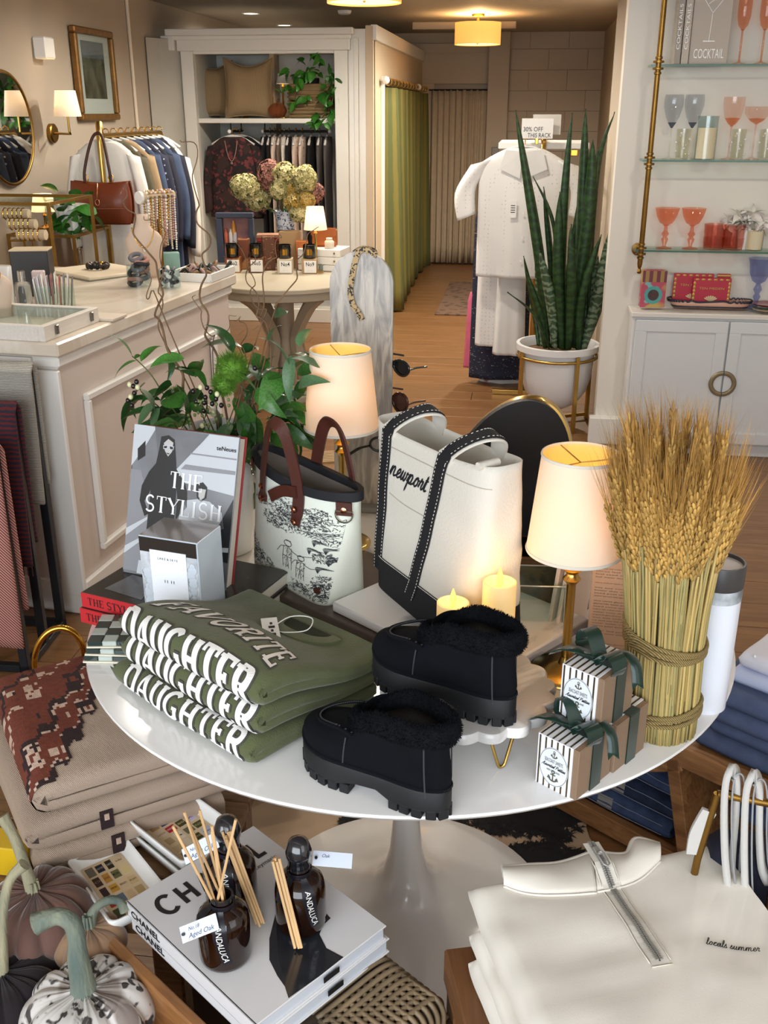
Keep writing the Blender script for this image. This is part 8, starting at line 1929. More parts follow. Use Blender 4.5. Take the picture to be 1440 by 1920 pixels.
p=CT(62,560);t=cbox('black_gift_box','black box with torn pale top behind the spray bottle','box',p+V((-.03,.09,0)),(.14,.10,.17),mat('black_carton','2b2a2a',.5),.25);o=MB();o.box((0,0,.172),(.142,.102,.006),bev=.002);obj('lid',o,mat('pale_lid','c9b799',.7),t,0)
t=cbox('pink_card_box','slim pale pink box standing between spray bottle and card holder','box',CT(72,572)+V((0,.03,0)),(.045,.03,.12),mat('pale_pink_card','d8c4c4',.5),.3)
def bust(label,px,py,H,W,rz,cordm):
 p=CT(px,py);t=thing('necklace_bust',label,'jewellery bust',p,rz);o=MB();rows=[]
 for k in range(15):
  v=k/14;w=W*interp([(0,.36),(.45,.48),(.62,.52),(.72,.40),(.80,.20),(.9,.16),(1,.17)],v);d=W*interp([(0,.20),(.5,.26),(.7,.22),(.8,.15),(1,.14)],v)
  rows.append([V((w*cos(a),d*sin(a)-.10*W*v+.05*H*v*.4,H*v))for a in[2*pi*i/28 for i in range(28)]])
 o.loft(rows);obj('form',o,mat('bust_linen','d0b9a6',.75),t,180)
 o=MB();o.tube([V((W*.30*sin(q),-W*.30-.01*cos(q),H*(.80-.30*cos(q)*(.5+.5*cos(q)))))for q in[-1.9+3.8*i/22 for i in range(23)]],.0022,5);obj('necklace',o,cordm,t,180)
 o=MB();o.ball((0,-W*.33,H*.47),(.007,.005,.012),8,6);obj('pendant',o,mat('pearl','e8e2d8',.2,coat=.5),t,180)
 return t
bust('beige necklace bust leaning on the counter, by the twigs',276,520,.26,.15,.35,GOLD)
bust('beige necklace bust cut by the left edge of the picture',-6,600,.20,.13,.3,GOLD)
p=CT(306,512);t=thing('necklace_stand','T-bar stand hung with pale bead necklaces on the counter','jewellery stand',p,1.0)
zb_=PH(306,368,p).z-KZ;o=MB();o.lathe([(.05,0),(.05,.008),(.008,.014),(.007,zb_)],20);obj('stem',o,BRASS_D,t,40)
o=MB();o.tube([(-.085,0,zb_),(.085,0,zb_)],.021,16);obj('bar',o,VLV,t,50);o=MB();o.lathe([(0,0),(.026,0),(.026,.012),(0,.014)],20,M=frame((-.085,0,zb_),(0,1,0),ez=(-1,0,0)));obj('bar_cap',o,WHITEP,t,50)
rb_=random.Random(17)
for k in range(13):
 x=-.065+.0115*k;L=rb_.uniform(.10,.24);m=[mat('pearl','e8e2d8',.2),GOLD,mat('ivory_bead','d9c7a8',.4),mat('rose_bead','b98a7a',.4)][k%4];r=rb_.uniform(.004,.007);o=MB()
 for s in(-1,1):
  n=int(L/(r*2.1))
  for j in range(n):o.ball((x,s*(.024-.010*j/n),zb_-.0-j*r*2.1),r,6,4)
 for j in range(5):o.ball((x,.024*cos(pi*j/4),zb_+.024*sin(pi*j/4)),r,6,4)
 obj('bead_necklace',o,m,t,180)
p=CT(184,520);t=thing('ivory_tablet','flat ivory laptop-like board lying closed on the counter','board',p,ka-.75)
q0,q1,q2=CT(126,512),CT(208,528),CT(243,514);o=MB();a=(q1-q0);w_=a.length;t.location=(q0+q2)/2;t.rotation_euler=(0,0,atan2(a.y,a.x));d_=.30
o.box((0,0,.009),(w_,d_,.018),bev=.006);obj('slab',o,mat('ivory_slab','e0d2b8',.45),t,30);o=MB();o.box((0,0,.004),(w_+.002,d_+.002,.006),bev=.003);obj('edge_band',o,mat('slab_edge_green','8f968a',.4),t,30)
c=CT(185,512)+V((0,0,.019));t=thing('bead_bracelet','dark beaded bracelet with gold lying on the ivory board','bracelet',c)
for j in range(20):a=2*pi*j/20;o=MB();o.ball((.042*cos(a),.042*sin(a),.012+.004*(j%2)),.0115,8,6);obj('bead',o,(BLACK,mat('brown_bead','3a2a18',.3),GOLD)[j%3 if j%5==0 else j%2],t,180)
def jar(label,px,py,r,h,cat,fill):
 p=CT(px,py);t=thing('glass_jar',label,cat,p);o=MB();o.lathe([(r,0),(r,h),(r-.002,h),(r-.002,.004)],30,cap=(1,0));obj('glass',o,glassmat('jar_glass','eef4f4'),t,50);fill(t,r,h);return t
def scr_fill(t,r,h):
 for i in range(9):a=rb_.uniform(0,6.3);z=.018+.012*i;o=MB();cx_,cy_=r*.35*cos(a),r*.35*sin(a);M=Matrix.Translation((cx_,cy_,z))@Matrix.Rotation(rb_.uniform(-.5,.5),4,'X');o.tube([M@V((r*.5*cos(b),r*.5*sin(b),.003*sin(9*b)))for b in[2*pi*k/18 for k in range(18)]],.009,6,closed=True);obj('scrunchie',o,(mat('scr_dark','2b2c30',.8),mat('scr_rose','a8796c',.8),mat('scr_grey','6d6c70',.8))[i%3],t,180)
def prl_fill(t,r,h):
 for i in range(44):a=rb_.uniform(0,6.3);q=r*.82*sqrt(rb_.random());o=MB();o.ball((q*cos(a),q*sin(a),.010+.0016*i),.0085,8,6);obj('pearl_bead',o,(mat('pearl','e8e2d8',.2),mat('grey_pearl','77777a',.2),BLACK)[i%3],t,180)
jar('clear jar of dark and rose scrunchies below the bust',262,537,.047,.085,'jar',scr_fill)
jar('clear jar of pearl and grey beads below the necklace stand',319,540,.044,.075,'jar',prl_fill)
t=cbox('teal_ring_box','small teal box standing behind the bead jar on the counter','box',CT(318,512)+V((0,.03,0)),(.075,.05,.085),mat('teal_card','87ada2',.5),.4)
p=CT(378,520);t=thing('accessory_tray','shallow white tray of dark hair accessories at the counter end','tray',p,ka)
o=MB();o.box((0,0,.004),(.26,.20,.008));obj('base',o,WHITEP,t,0)
for(x,y,a,b)in((0,-.098,.26,.008),(0,.098,.26,.008),(-.128,0,.008,.19),(.128,0,.008,.19)):o=MB();o.box((x,y,.018),(a,b,.036),bev=.002);obj('side',o,WHITEP,t,0)
for i in range(26):o=MB();x,y=rb_.uniform(-.11,.11),rb_.uniform(-.08,.08);a=rb_.uniform(0,6.3);o.tube(catmull([(x,y,.02),(x+.03*cos(a),y+.03*sin(a),.035+.02*rb_.random()),(x+.06*cos(a+.7),y+.05*sin(a+.7),.02)],4),.006,6);obj('hair_clip',o,(mat('clip_green_black','232a22',.4),mat('clip_tan','8d6c4a',.5),mat('clip_rose','a08078',.5),BLACK)[i%4],t,180)
# ROUND BEIGE TABLE IN THE MIDDLE DISTANCE
RTZ=PY(545,545,5.32).z;RTC=V((PY(533,530,5.75).x,5.75,0));RTR=.44
BEI=mat('beige_lacquer','aaa18e',.4,var=.03,vscale=4)
t=thing('beige_round_table','beige round side table with curved legs carrying candles and hydrangeas','table',RTC)
o=MB();o.lathe([(RTR-.03,RTZ-.075),(RTR-.02,RTZ-.07),(RTR-.02,RTZ-.028),(RTR,RTZ-.024),(RTR,RTZ-.004),(RTR-.004,RTZ)],64);obj('tabletop',o,BEI,t,40)
for k in range(4):
 a=pi/4+k*pi/2+.15;P=catmull([V((.30*cos(a),.30*sin(a),RTZ-.08)),V((.20*cos(a),.20*sin(a),RTZ-.16)),V((.09*cos(a),.09*sin(a),RTZ*.5)),V((.16*cos(a),.16*sin(a),.14)),V((.31*cos(a),.31*sin(a),.02))],6);o=MB();o.strap(P,.05,.05,V((-sin(a),cos(a),0)));obj('leg',o,BEI,t,40)
o=MB();o.lathe([(.055,.06),(.05,RTZ-.08)],24);obj('column',o,BEI,t,40);o=MB();o.lathe([(.20,.0),(.20,.03),(.18,.05),(.06,.07)],36);obj('plinth',o,BEI,t,40)
RT=lambda x,y:PZ(x,y,RTZ)
CPAT=vormat('orange_black_pattern','7a3f1c','1d1512',34,.2,.32,.5,(1,1,.6),'c08a50');CPA2=vormat('brown_motif','5f3418','a87a48',44,.18,.3,.5);KTAN=mat('tan_box','a98a62',.6)
JARB=mat('black_candle_jar','131513',.12,coat=.6)
for i,(x,y,no,lb,m)in enumerate(((434,512,'2','black jar candle on patterned box with card, leftmost of four',CPAT),(478,512,'5','black jar candle on patterned box with card, second from left',CPA2),(532,514,'4','black jar candle on box with card, third from left',mat('cream_motif','c2b49c',.6)),(578,514,'9','black jar candle on tan box with card, rightmost of four',KTAN))):
 p=RT(x,y);sc_=1.0;t=thing('boxed_candle',lb,'candle',p+V((0,.05,0)),.12)
 o=MB();o.box((0,0,.043),(.088,.088,.086),bev=.001);obj('carton',o,m,t,0);o=MB();o.box((.006,-.0455,.042),(.072,.002,.070));cd_=obj('number_card',o,PAPERW,t,0)
 g=MB();text(g,'No'+no,frame((.006,-.0468,.046),(1,0,0),ez=(0,-1,0)),.022,.9,.01,'C');text(g,'CANDLE'[:0]or '--',frame((.006,-.0468,.020),(1,0,0),ez=(0,-1,0)),.004,1,0,'C',width=.03);obj('card_lettering',g,INK,cd_,0)
 o=MB();o.lathe([(.036,.087),(.039,.090),(.039,.165),(.036,.166),(.036,.15),(0,.15)],28);obj('jar',o,JARB,t,50);o=MB();o.grid(6,1,lambda u,v:V((.0395*sin((u-.5)*.9),-.0395*cos((u-.5)*.9),.108+.034*v)));obj('jar_label',o,GOLD,t,60)
for(nm,lb,x,y,sz,m,rz,dy)in(('patterned_carton','tall brown patterned carton between the second and third candles',497,510,(.075,.075,.20),CPA2,.3,.10),('tan_carton','tall tan carton behind the third candle',536,508,(.13,.09,.22),KTAN,.1,.15),('orange_carton','orange and black carton standing behind the leftmost candle',452,508,(.07,.07,.18),CPAT,.2,.09),('white_carton','white and orange carton beside the rightmost candle',561,509,(.07,.07,.17),mat('orange_card','a8622e',.6),.1,.10),('green_leaf_box','flat green-grey patterned box at the right rim of the beige table',620,508,(.15,.10,.045),vormat('green_leaf_print','7d857a','3c443c',40,.2,.3,.5),.2,.03)):
 cbox(nm,lb,'box',RT(x,y)+V((0,dy,0)),sz,m,rz)
p=RT(628,500);pw_=.27
t=thing('white_drawer_box','white low drawer box at the right of the beige table','box',p.lerp(V((RTC.x,RTC.y,RTZ)),.22),-.12)
for i in range(2):o=MB();o.box((0,0,.0325+.046*i+.03),(pw_,.2,.044),bev=.003);d_=obj('drawer',o,WHITEP,t,30);o=MB();o.ball((pw_*.36,-.104,.0325+.046*i+.03),.006,8,6);obj('knob',o,BRASS_D,d_,180)
o=MB();o.box((0,0,.02),(pw_,.2,.035),bev=.003);obj('base',o,WHITEP,t,30)
zz=RTZ+.131;c=p.lerp(V((RTC.x,RTC.y,RTZ)),.22);t=thing('brown_clutch','small tan leather flap bag on the white drawer box','handbag',(c.x,c.y+.03,zz),-.05)
TANL=mat('tan_leather','9a5522',.45,var=.12,vscale=8);o=MB();o.box((0,0,.055),(.155,.05,.11),bev=.012);obj('body',o,TANL,t,40);o=MB();o.prism([(-.078,.113),(.078,.113),(.078,.07),(.03,.045),(-.03,.045),(-.078,.07)],-.0,.004,frame((0,-.0255,0),(1,0,0),ez=(0,-1,0)));obj('flap',o,TANL,t,30)
t=thing('stoneware_jar','little white stoneware jar in front of the tan bag','jar',(c.x+.045,c.y-.055,zz));o=MB();o.lathe([(.026,0),(.029,.005),(.029,.04),(.018,.05),(.02,.06),(.016,.062),(0,.062)],24);obj('pot',o,mat('stoneware','cfc6b8',.5),t,50)
mini_lamp('candle_table_lamp','small lit lamp with white shade among the candles on the beige table',None,RTZ,(570,613,387,430),RT(595,515).y+.10,SHADE,BRASS,1.6,.045)
t=thing('gift_set_frame','navy display box with framed bottles picture at the left of the beige table','gift box',RT(428,500)+V((.0,.20,0)),.12)
g0,g1=PY(393,398,RT(428,500).y+.2),PY(461,398,RT(428,500).y+.2);gw=g1.x-g0.x;gh=g0.z-RTZ
NVB=mat('navy_card','3a4152',.5)
for(x,z,a,b)in((0,gh-.015,gw,.03),(0,.02,gw,.04),(-gw/2+.02,gh/2,.04,gh-.07),(gw/2-.015,gh/2,.03,gh-.07)):o=MB();o.box((x,0,z),(a,.05,b),bev=.002);obj('frame_side',o,NVB,t,0)
o=MB();o.box((0,.02,gh/2),(gw-.04,.008,gh-.06));obj('inner_panel',o,mat('rose_panel','a87464',.5,col2='7a5560',vscale=14),t,0)
for k,cc_ in enumerate(('c9c3c0','b9b4b4','b05a40','c98a3a')):
 o=MB();x=(-.03+.025*k)if k<2 else(-.06+.05*(k-2));o.lathe([(.014,0),(.014,.06),(.008,.07),(.008,.085)],14,(x,.0,gh*.40+(.05 if k==3 else 0)));obj('bottle',o,mat('mini_'+cc_,cc_,.4),t,50)
t=thing('red_book','small red and cream books stacked behind the candles','book',RT(490,500)+V((0,.22,0)),.2)
for k in range(3):o=MB();o.box((0,0,.12+.022*k),(.15,.11,.02),bev=.002);obj('volume',o,(mat('book_brown','5f3a2c',.6),mat('book_red','9a2a24',.6),mat('book_tan','a87a62',.6))[k],t,0)
o=MB();o.box((0,0,.054),(.14,.10,.108),bev=.002);obj('box_below',o,CPA2,t,0)
hv=RT(524,505)+V((0,.22,0));hz0=RTZ+.222
t=thing('hydrangea_pot','blue and white porcelain pot on the tan carton','vase',(hv.x+.012,hv.y-.07,hz0));ht_=PY(524,395,hv.y-.07).z-hz0
BLW=vormat('blue_white_porcelain','c8d0da','2f4a78',60,.36,.46,.2)
o=MB();o.lathe([(.052,0),(.055,.005),(.058,ht_*.5),(.066,ht_*.85),(.080,ht_*.98),(.080,ht_),(.070,ht_),(.05,ht_*.7),(0,ht_*.6)],40);obj('pot',o,BLW,t,50)
hyd=thing('hydrangea_bunch','dried cream and rose hydrangea heads in the blue and white pot','flowers',(hv.x+.012,hv.y-.07,hz0+ht_*.7))
fl4=MB()
for k in range(4):a=k*pi/2;fl4.add([(0,0,0),(.010*cos(a-.6),.010*sin(a-.6),.003),(.015*cos(a),.015*sin(a),.001),(.010*cos(a+.6),.010*sin(a+.6),.003)],[(0,1,2,3)])
HC={'g':mat('hydrangea_cream','c6bb88',.8,var=.25,vscale=40),'p':mat('hydrangea_rose','9c6c5e',.8,var=.25,vscale=40),'y':mat('hydrangea_gold','cdb674',.8,var=.25,vscale=40)}
for x,y,rx2,ry2,c_ in((462,352,25,22,'g'),(482,372,22,20,'g'),(450,345,16,14,'g'),(506,330,20,26,'p'),(535,328,22,20,'g'),(549,352,24,26,'y'),(572,335,20,22,'g'),(524,355,16,18,'g'),(590,362,16,16,'p'),(555,378,22,18,'y'),(563,400,18,14,'g'),(575,375,14,14,'y')):
 cp_=PY(x,y,hv.y-.10+rb_.uniform(-.03,.05));k=cp_.y/1870*1.04;mb=MB();mb.ball(cp_,(rx2*k*.6,rx2*k*.6,ry2*k*.6),10,8)
 for _ in range(420):
  d=V((rb_.gauss(0,1),rb_.gauss(0,1),rb_.gauss(0,1))).normalized();q=cp_+V((d.x*rx2*k,d.y*rx2*k,d.z*ry2*k))*rb_.uniform(.80,1.12);M=frame(q,d.orthogonal(),ez=d)@Matrix.Rotation(rb_.uniform(0,3),4,'Z');mb.add([p*rb_.uniform(.9,1.3)for p in fl4.v],fl4.f,int(rb_.random()*2.2)%2,M)
 obj('flower_head',mb,[HC[c_],mat('petal_'+c_,{'g':'8f8a54','p':'6d463c','y':'a58538'}[c_],.8)],hyd,0,W=True)
 o=MB();o.tube([V((hv.x+.012,hv.y-.07,hz0+ht_*.6)),cp_-V((0,0,ry2*k*.5))],.003,5);obj('stem',o,STEM,hyd,180,W=True)
for k in range(7):leaf(hyd,PY(500+12*k,392,hv.y-.12),(k-3,-1,.3),.07,0,.3,LD)
# SALE RACK AND SNAKE PLANT
SX,SYr=PY(1020,262,5.95).x,5.95;SRZ=PY(1015,266,SYr).z
t=thing('sale_rack','brass clothes rack in the passage with a sale sign on top','clothes rack',(SX,SYr,0));SL=.85
o=MB();o.tube([(0,-.06,SRZ),(0,SL,SRZ)],.014,10);obj('rail',o,BRASS,t,180)
for y in(-.0,SL-.05):o=MB();o.tube([(0,y,.02),(0,y,SRZ+.10)],.014,10);obj('post',o,BRASS,t,180);o=MB();o.box((0,y,.015),(.46,.03,.03),bev=.003);obj('foot',o,BRASS,t,30)
EYE=vormat('white_eyelet','e3e1de','c9c8c8',44,.14,.22,.85,rand=.15,bump=-.4);NVP=vormat('navy_print','1f2438','b9b6b4',40,.10,.2,.85,(1,.5,2));PKC=mat('pink_cloth','c9607c',.85,var=.1,vscale=10);SKP=vormat('white_red_print','dedad4','b04a46',9,.22,.30,.85);WHC=mat('white_cloth','dcdbd8',.85,var=.03,vscale=8)
sx_=V((1,-.04,0)).normalized();SHK=V((SX-.02,SYr-.035,SRZ+.017))
gs=PY(985,285,SYr-.04);hc=V((PY(985,262,SYr-.04).x,SYr-.04,PY(985,262,SYr-.04).z))
px2m=SYr*1.03/1870
tb_=garment('eyelet_blouse','white eyelet blouse with short sleeves at the front of the sale rack','blouse',hc,sx_,150*px2m,150*px2m,(500-276)*px2m*.95,EYE,(.30,.17),.07,5,101)
hanger('white hanger of the eyelet blouse on the sale rack',hc,sx_,.38)
o=MB();
for s in(-1,1):o.poly([V((s*.01,-.075,-.06)),V((s*.10,-.06,-.05)),V((s*.13,-.07,-.15)),V((s*.015,-.085,-.20))])
obj('collar',o,WHC,tb_,0,mods=[('SOLIDIFY',dict(thickness=.004))])
for k in range(4):o=MB();o.lathe([(.007,0),(.007,.003)],10,M=frame((.012,-.095,-.25-.13*k),(1,0,0),ez=(0,-1,0)));obj('button',o,WHITEG,tb_,40)
o=MB();o.box((-.045,-.10,-.36),(.04,.002,.09));pt_=obj('price_tag',o,PAPERW,tb_,0);g=MB();[g.box((-.045,-.1015,-.34-.012*k),(.024,.001,.004))for k in range(4)];obj('tag_print',g,INK,pt_,0)
for i,(nm,lb,cat,x,dy,y0,y1,wpx,m,wh)in enumerate((('eyelet_trousers','white eyelet trousers hanging below the white blouse','trousers',938,.10,480,640,74,EYE,1.05),('eyelet_trousers','white trousers with a slanting leg right of the eyelet ones','trousers',962,.05,490,655,48,WHC,1.2),('navy_print_dress','navy and white print dress on the sale rack below the blouse','dress',948,.22,380,688,104,NVP,1.05),('pink_dress','pink dress hem showing low at the left of the sale rack','dress',896,.27,560,692,34,PKC,1.3),('printed_skirt','white skirt with red fan print hanging lowest on the sale rack','skirt',948,.31,560,752,82,SKP,1.05))):
 Yg=SYr+dy;c=PY(x,y0-20,Yg);garment(nm,lb,cat,V((c.x,Yg,c.z+.02)),sx_,wpx*px2m,wpx*px2m*wh,(y1-y0)*px2m*1.08,m,None,.05,4,110+i,None,wpx*px2m*.36)
for k,nb in enumerate(('nearest the sign','second from the sign','third from the sign','in the middle','third from the far end','second from the far end','at the far end')):
 t=thing('clip_hanger','white bar hanger with brass clips on the sale rack, '+nb,'hanger',V((SX+.0,SYr+.02+.09*k,SRZ+.014)),-.04,'clip hangers on the sale rack')
 o=MB();o.box((0,0,-.035),(.50,.014,.034),bev=.004);obj('bar',o,HANG,t,30)
 for s in(-1,1):o=MB();o.box((s*.17,-.002,-.070),(.040,.020,.036),bev=.004);obj('clip',o,GOLD,t,30)
 o=MB();o.tube([(0,0,-.02),(0,0,0)]+[(.018-.018*cos(a),0,.022*sin(a))for a in[pi*.2*k_ for k_ in range(1,6)]],.003,6);obj('hook',o,GOLD,t,180)
s0,s1=PY(979,222,SYr-.09),PY(1036,260,SYr-.09)
t=thing('sale_sign','white card sign with handwritten offer clipped on the sale rack','sign',((s0.x+s1.x)/2,SYr-.09,(s0.z+s1.z)/2));sw_,sh_=s1.x-s0.x,s0.z-s1.z
o=MB();o.box((0,0,0),(sw_,.006,sh_));obj('card',o,PAPERW,t,0);o=MB();o.box((.05,.05,.02),(sw_*.9,.006,sh_));obj('second_card',o,mat('card_grey','c9c4bc',.7),t,0)
o=MB();o.box((0,.03,-sh_*.55),(.02,.04,.05),bev=.004);obj('clip',o,GOLD,t,30)
g=MB();M=frame((0,-.0036,0),(1,0,0),ez=(0,-1,0));text(g,'30% OFF',M@Matrix.Translation((-sw_*.44,-sh_*.14,0)),sh_*.22,.85,0,width=sw_*.62);text(g,'THIS RACK',M@Matrix.Translation((-sw_*.30,-sh_*.44,0)),sh_*.22,.85,0,width=sw_*.74);text(g,'our shop',M@Matrix.Translation((0,sh_*.16,0)),sh_*.08,1,0,'C')if False else None;obj('sign_lettering',g,INK,t,0)
pc_=V((.195,5.385,0));t=thing('planter_stand','brass four-legged planter stand by the right wall','plant stand',pc_,.35)
zr=.412;rr_=.212
o=MB();o.tube([(rr_*cos(a),rr_*sin(a),zr-.03)for a in[2*pi*i/56 for i in range(56)]],.0085,8,closed=True);obj('ring',o,BRASS,t,180)
for k in range(4):
 a=k*pi/2+.15;o=MB();o.box((rr_*cos(a),rr_*sin(a),zr/2),(.020,.020,zr),frame((0,0,0),(1,0,0),ez=(0,0,1)),.002);obj('leg',o,BRASS,t,30)
for k in range(2):a=k*pi/2+.15;o=MB();o.box((0,0,.03),(rr_*2-.02,.018,.018),Matrix.Rotation(a,4,'Z'),.002);obj('stretcher',o,BRASS,t,30)
t=thing('white_planter','white bowl planter set in the brass stand','planter',pc_)
o=MB();o.lathe([(.0,.085),(.06,.092),(.12,.125),(.165,.19),(.188,.27),(.196,.36),(.198,.41),(.219,.414),(.221,.446),(.203,.448),(.19,.43),(.18,.40)],56,cap=(1,0));obj('bowl',o,mat('planter_white','e2e2e2',.35),t,60)
o=MB();o.lathe([(0,.405),(.182,.402)],40,cap=(0,0));obj('soil',o,mat('potting_soil','6a5238',.95,var=.4,vscale=60,bump=.8,bscale=60),t,0)
t=thing('snake_plant','tall dark green snake plant growing in the white bowl planter','plant',pc_+V((0,0,.41)))
def snakemat(name,a,b,sc_):
 m=wavemat(name,a,b,sc_,'Z',.4,.1,7.,.35,.75,3.);return m
SN1,SN2=snakemat('snake_leaf_dark','1a3318','27471f',7),snakemat('snake_leaf_pale','3a5038','74866c',9)
SLEAF=[((1028,642),(1010,470),(967,206),22,0,-.05),((1036,640),(1042,440),(1000,330),9,0,-.08),((1052,645),(1060,430),(1074,212),24,0,-.04),((1075,645),(1088,430),(1098,204),24,0,-.02),((1065,648),(1100,420),(1112,262),26,0,-.10),((1088,640),(1108,440),(1124,275),30,0,-.05),((1100,640),(1120,330),(1153,210),9,0,-.02),((1040,648),(1030,560),(1012,470),22,1,-.11),((1095,645),(1130,540),(1149,420),30,1,-.10),((1082,640),(1108,560),(1122,480),22,1,.0),((1018,640),(1012,560),(1005,380),14,1,.03),((1022,645),(1010,590),(985,505),18,0,-.09),((1030,650),(1000,590),(951,548),9,0,-.12),((1055,648),(1048,520),(1050,360),24,0,-.13),((1070,650),(1078,540),(1072,420),26,0,-.14),((1086,650),(1092,560),(1128,440),20,0,-.13),((1010,640),(1002,580),(982,480),13,0,.05),((1045,640),(1034,480),(1020,350),15,0,.06),((1060,650),(1066,560),(1090,350),20,0,.05)]
for(b,m_,tp,wpx,k,dy)in SLEAF:
 Yp=5.41+dy;P=catmull([V((PY(b[0],b[1],Yp).x,Yp*.4+5.41*.6,.415)),PY(*m_,Yp),PY(*tp,Yp-.03)],10);n=len(P)-1;w=wpx*.86*5.6/1870;o=MB()
 def fn(u,v):
  i=min(n,int(round(v*n)));p=P[i];q=v;ww=w*(.55+.45*smooth01(q*2.2))*(1 if q<.55 else max(.02,(1-((q-.55)/.45)**1.8)));x=(u-.5)*2;rot=.5*sin(b[0]*.7)+.35*v;return p+V((cos(rot),sin(rot),0))*(x*ww/2)+V((-sin(rot),cos(rot),0))*(.35*ww*abs(x)**1.5)
 o.grid(4,n,fn);obj('leaf',o,SN2 if k else SN1,t,180,W=True,mods=[('SOLIDIFY',dict(thickness=.005))])
# THINGS ON THE GLASS SHELVES AND SIDEBOARD
def glass(name,label,px,z,prof,m,dy=5.0,base=None,group=None,n=32):
 p=PY(px,300,dy);t=thing(name,label,'glass',(PY(px,300 if z>1.3 else 470,dy).x,dy,z),0,group)
 o=MB();o.lathe(prof,n,cap=(0,0));obj('bowl',o,m,t,60);return t
def stem(t,r,h,m,knop=False,foot=.032):
 o=MB();o.lathe([(foot,0),(foot,.003),(foot*.3,.008),(r,.014)]+([(r*2.2,h*.4),(r*1.2,h*.5),(r*2.4,h*.62),(r*1.2,h*.75)]if knop else[])+[(r,h-.006),(r*2,h)],24,cap=(1,0));obj('stem',o,m,t,60)
def tint(name,c,d=1.):return glassmat(name,c)
COR,COR2,BLG,PNK,REDG,CLG,BLU=tint('coral_glass','fcdccb'),tint('deep_coral_glass','fbd2c2'),glassmat('smoke_blue_glass','e9ecef'),glassmat('pale_pink_glass','fdf1ec'),tint('red_cut_glass','f7dcd6'),glassmat('bubble_glass','fafaf6'),tint('cobalt_glass','d0d6ee')
zs_=[z+.0045 for z in zs]
for i,x in enumerate((1386,1427)):
 t=glass('champagne_flute',('coral champagne flute on the top glass shelf, nearer the books','coral champagne flute on the top glass shelf, at the right edge')[i],x,zs_[0],[(.004,.135),(.020,.155),(.028,.19),(.029,.24),(.025,.315)],COR);stem(t,.0045,.14,COR);t.location.x=PY(x,110,5.0).x
for i,x in enumerate((1253,1291)):
 t=glass('wine_glass',('smoky blue wine glass nearest the brass post on the middle shelf','smoky blue wine glass second from the brass post on the middle shelf')[i],x,zs_[1],[(.004,.135),(.014,.15),(.030,.18),(.042,.225),(.043,.25),(.040,.275)],BLG);stem(t,.0035,.138,CLG)
 o=MB();o.lathe([(.004,.134),(.014,.149),(.020,.158)],24,cap=(0,0));obj('bowl_base',o,tint('dark_blue_glass','b8c0cc'),t,60)
t=glass('wine_glass','ribbed pale pink wine glass on the middle shelf',1364,zs_[1],[(.004,.14),(.02,.155),(.036,.18),(.046,.23),(.046,.265)],PNK);stem(t,.004,.142,PNK);o=MB();o.lathe([(.003,.141),(.019,.156),(.034,.176),(.0,.178)],24,cap=(0,0));obj('bowl_base',o,COR,t,60)
t=glass('coupe_glass','ribbed pale pink coupe glass on the middle shelf',1409,zs_[1],[(.004,.15),(.03,.165),(.054,.195),(.056,.225)],PNK);stem(t,.004,.152,PNK);o=MB();o.lathe([(.003,.151),(.028,.166),(.036,.174),(0,.176)],24,cap=(0,0));obj('bowl_base',o,COR,t,60)
for i,x in enumerate((1277,1380,1432)):
 t=glass('tumbler',('clear bubbled tumbler behind the second smoky wine glass','clear bubbled tumbler between the pink glasses','clear bubbled tumbler at the right edge of the middle shelf')[i],x,zs_[1],[(.026,0),(.028,.003),(.032,.13),(.030,.13),(.026,.006)],CLG,5.04)
 for k in range(8):o=MB();a=k*2.4;o.ball((.031*cos(a),.031*sin(a),.02+.013*k),.005,8,6);obj('glass_bead',o,CERAM,t,180)
def glass_candle(label,px,z,r,h,hc,yy=5.0):
 t=thing('glass_candle',label,'candle',(PY(px,300 if z>1.3 else 470,yy).x,yy,z));o=MB();o.lathe([(r*.86,.004),(r*.88,hc),(0,hc-.004)],28);obj('wax',o,mat('candle_wax_pale','efd9bf',.6,emis=.25,emcol='ffc58a'),t,60);o=MB();o.lathe([(r,0),(r,h),(r-.002,h),(r-.002,.003)],28,cap=(1,0));obj('glass',o,glassmat('jar_glass'),t,60)
glass_candle('cream candle in a tall glass on the middle shelf',1320,zs_[1],.046,.185,.135)
glass_candle('small glowing candle at the right of the bottom shelf',1412,zs_[2],.040,.092,.085)
for i,x in enumerate((1244,1293)):
 t=glass('coupe_glass',('deep coral coupe nearest the brass post on the bottom shelf','deep coral coupe second from the brass post on the bottom shelf')[i],x,zs_[2],[(.006,.105),(.030,.118),(.045,.145),(.056,.185)],COR2);stem(t,.0075,.108,COR2,True,.036)
for i,x in enumerate((1336,1372)):
 t=glass('cut_tumbler',('red cut-glass tumbler on the bottom shelf, left of the pair','red cut-glass tumbler on the bottom shelf, right of the pair')[i],x,zs_[2],[(.042,0),(.044,.004),(.050,.115),(.047,.115),(.041,.012)],REDG,n=28);o=MB();o.lathe([(.0425,.002),(.047,.03),(.0475,.055)],28,cap=(0,0),rf=lambda a,z:1+.04*abs(sin(a*9)));obj('cut_base',o,tint('rose_cut_glass','f4e4e0'),t,30)
t=thing('white_flowers','white silk blossoms behind the red tumblers on the bottom shelf','flowers',(PY(1400,420,5.03).x,5.03,zs_[2]))
o=MB();o.lathe([(.03,0),(.035,.09)],20);obj('pot',o,CERAM,t,50);PET=mat('petal_white','e6dfd8',.8)
for(x,y,r)in((1365,418,.05),(1385,405,.055),(1410,402,.06),(1432,412,.06),(1395,425,.045),(1425,430,.05)):
 c=PY(x,y,5.02)
 for k in range(16):d=V((rb_.gauss(0,1),rb_.gauss(0,1)-.4,rb_.gauss(0,1))).normalized();leaf(t,c,d,r*rb_.uniform(.8,1.1),2,rb_.uniform(-1,1),PET,'petal')
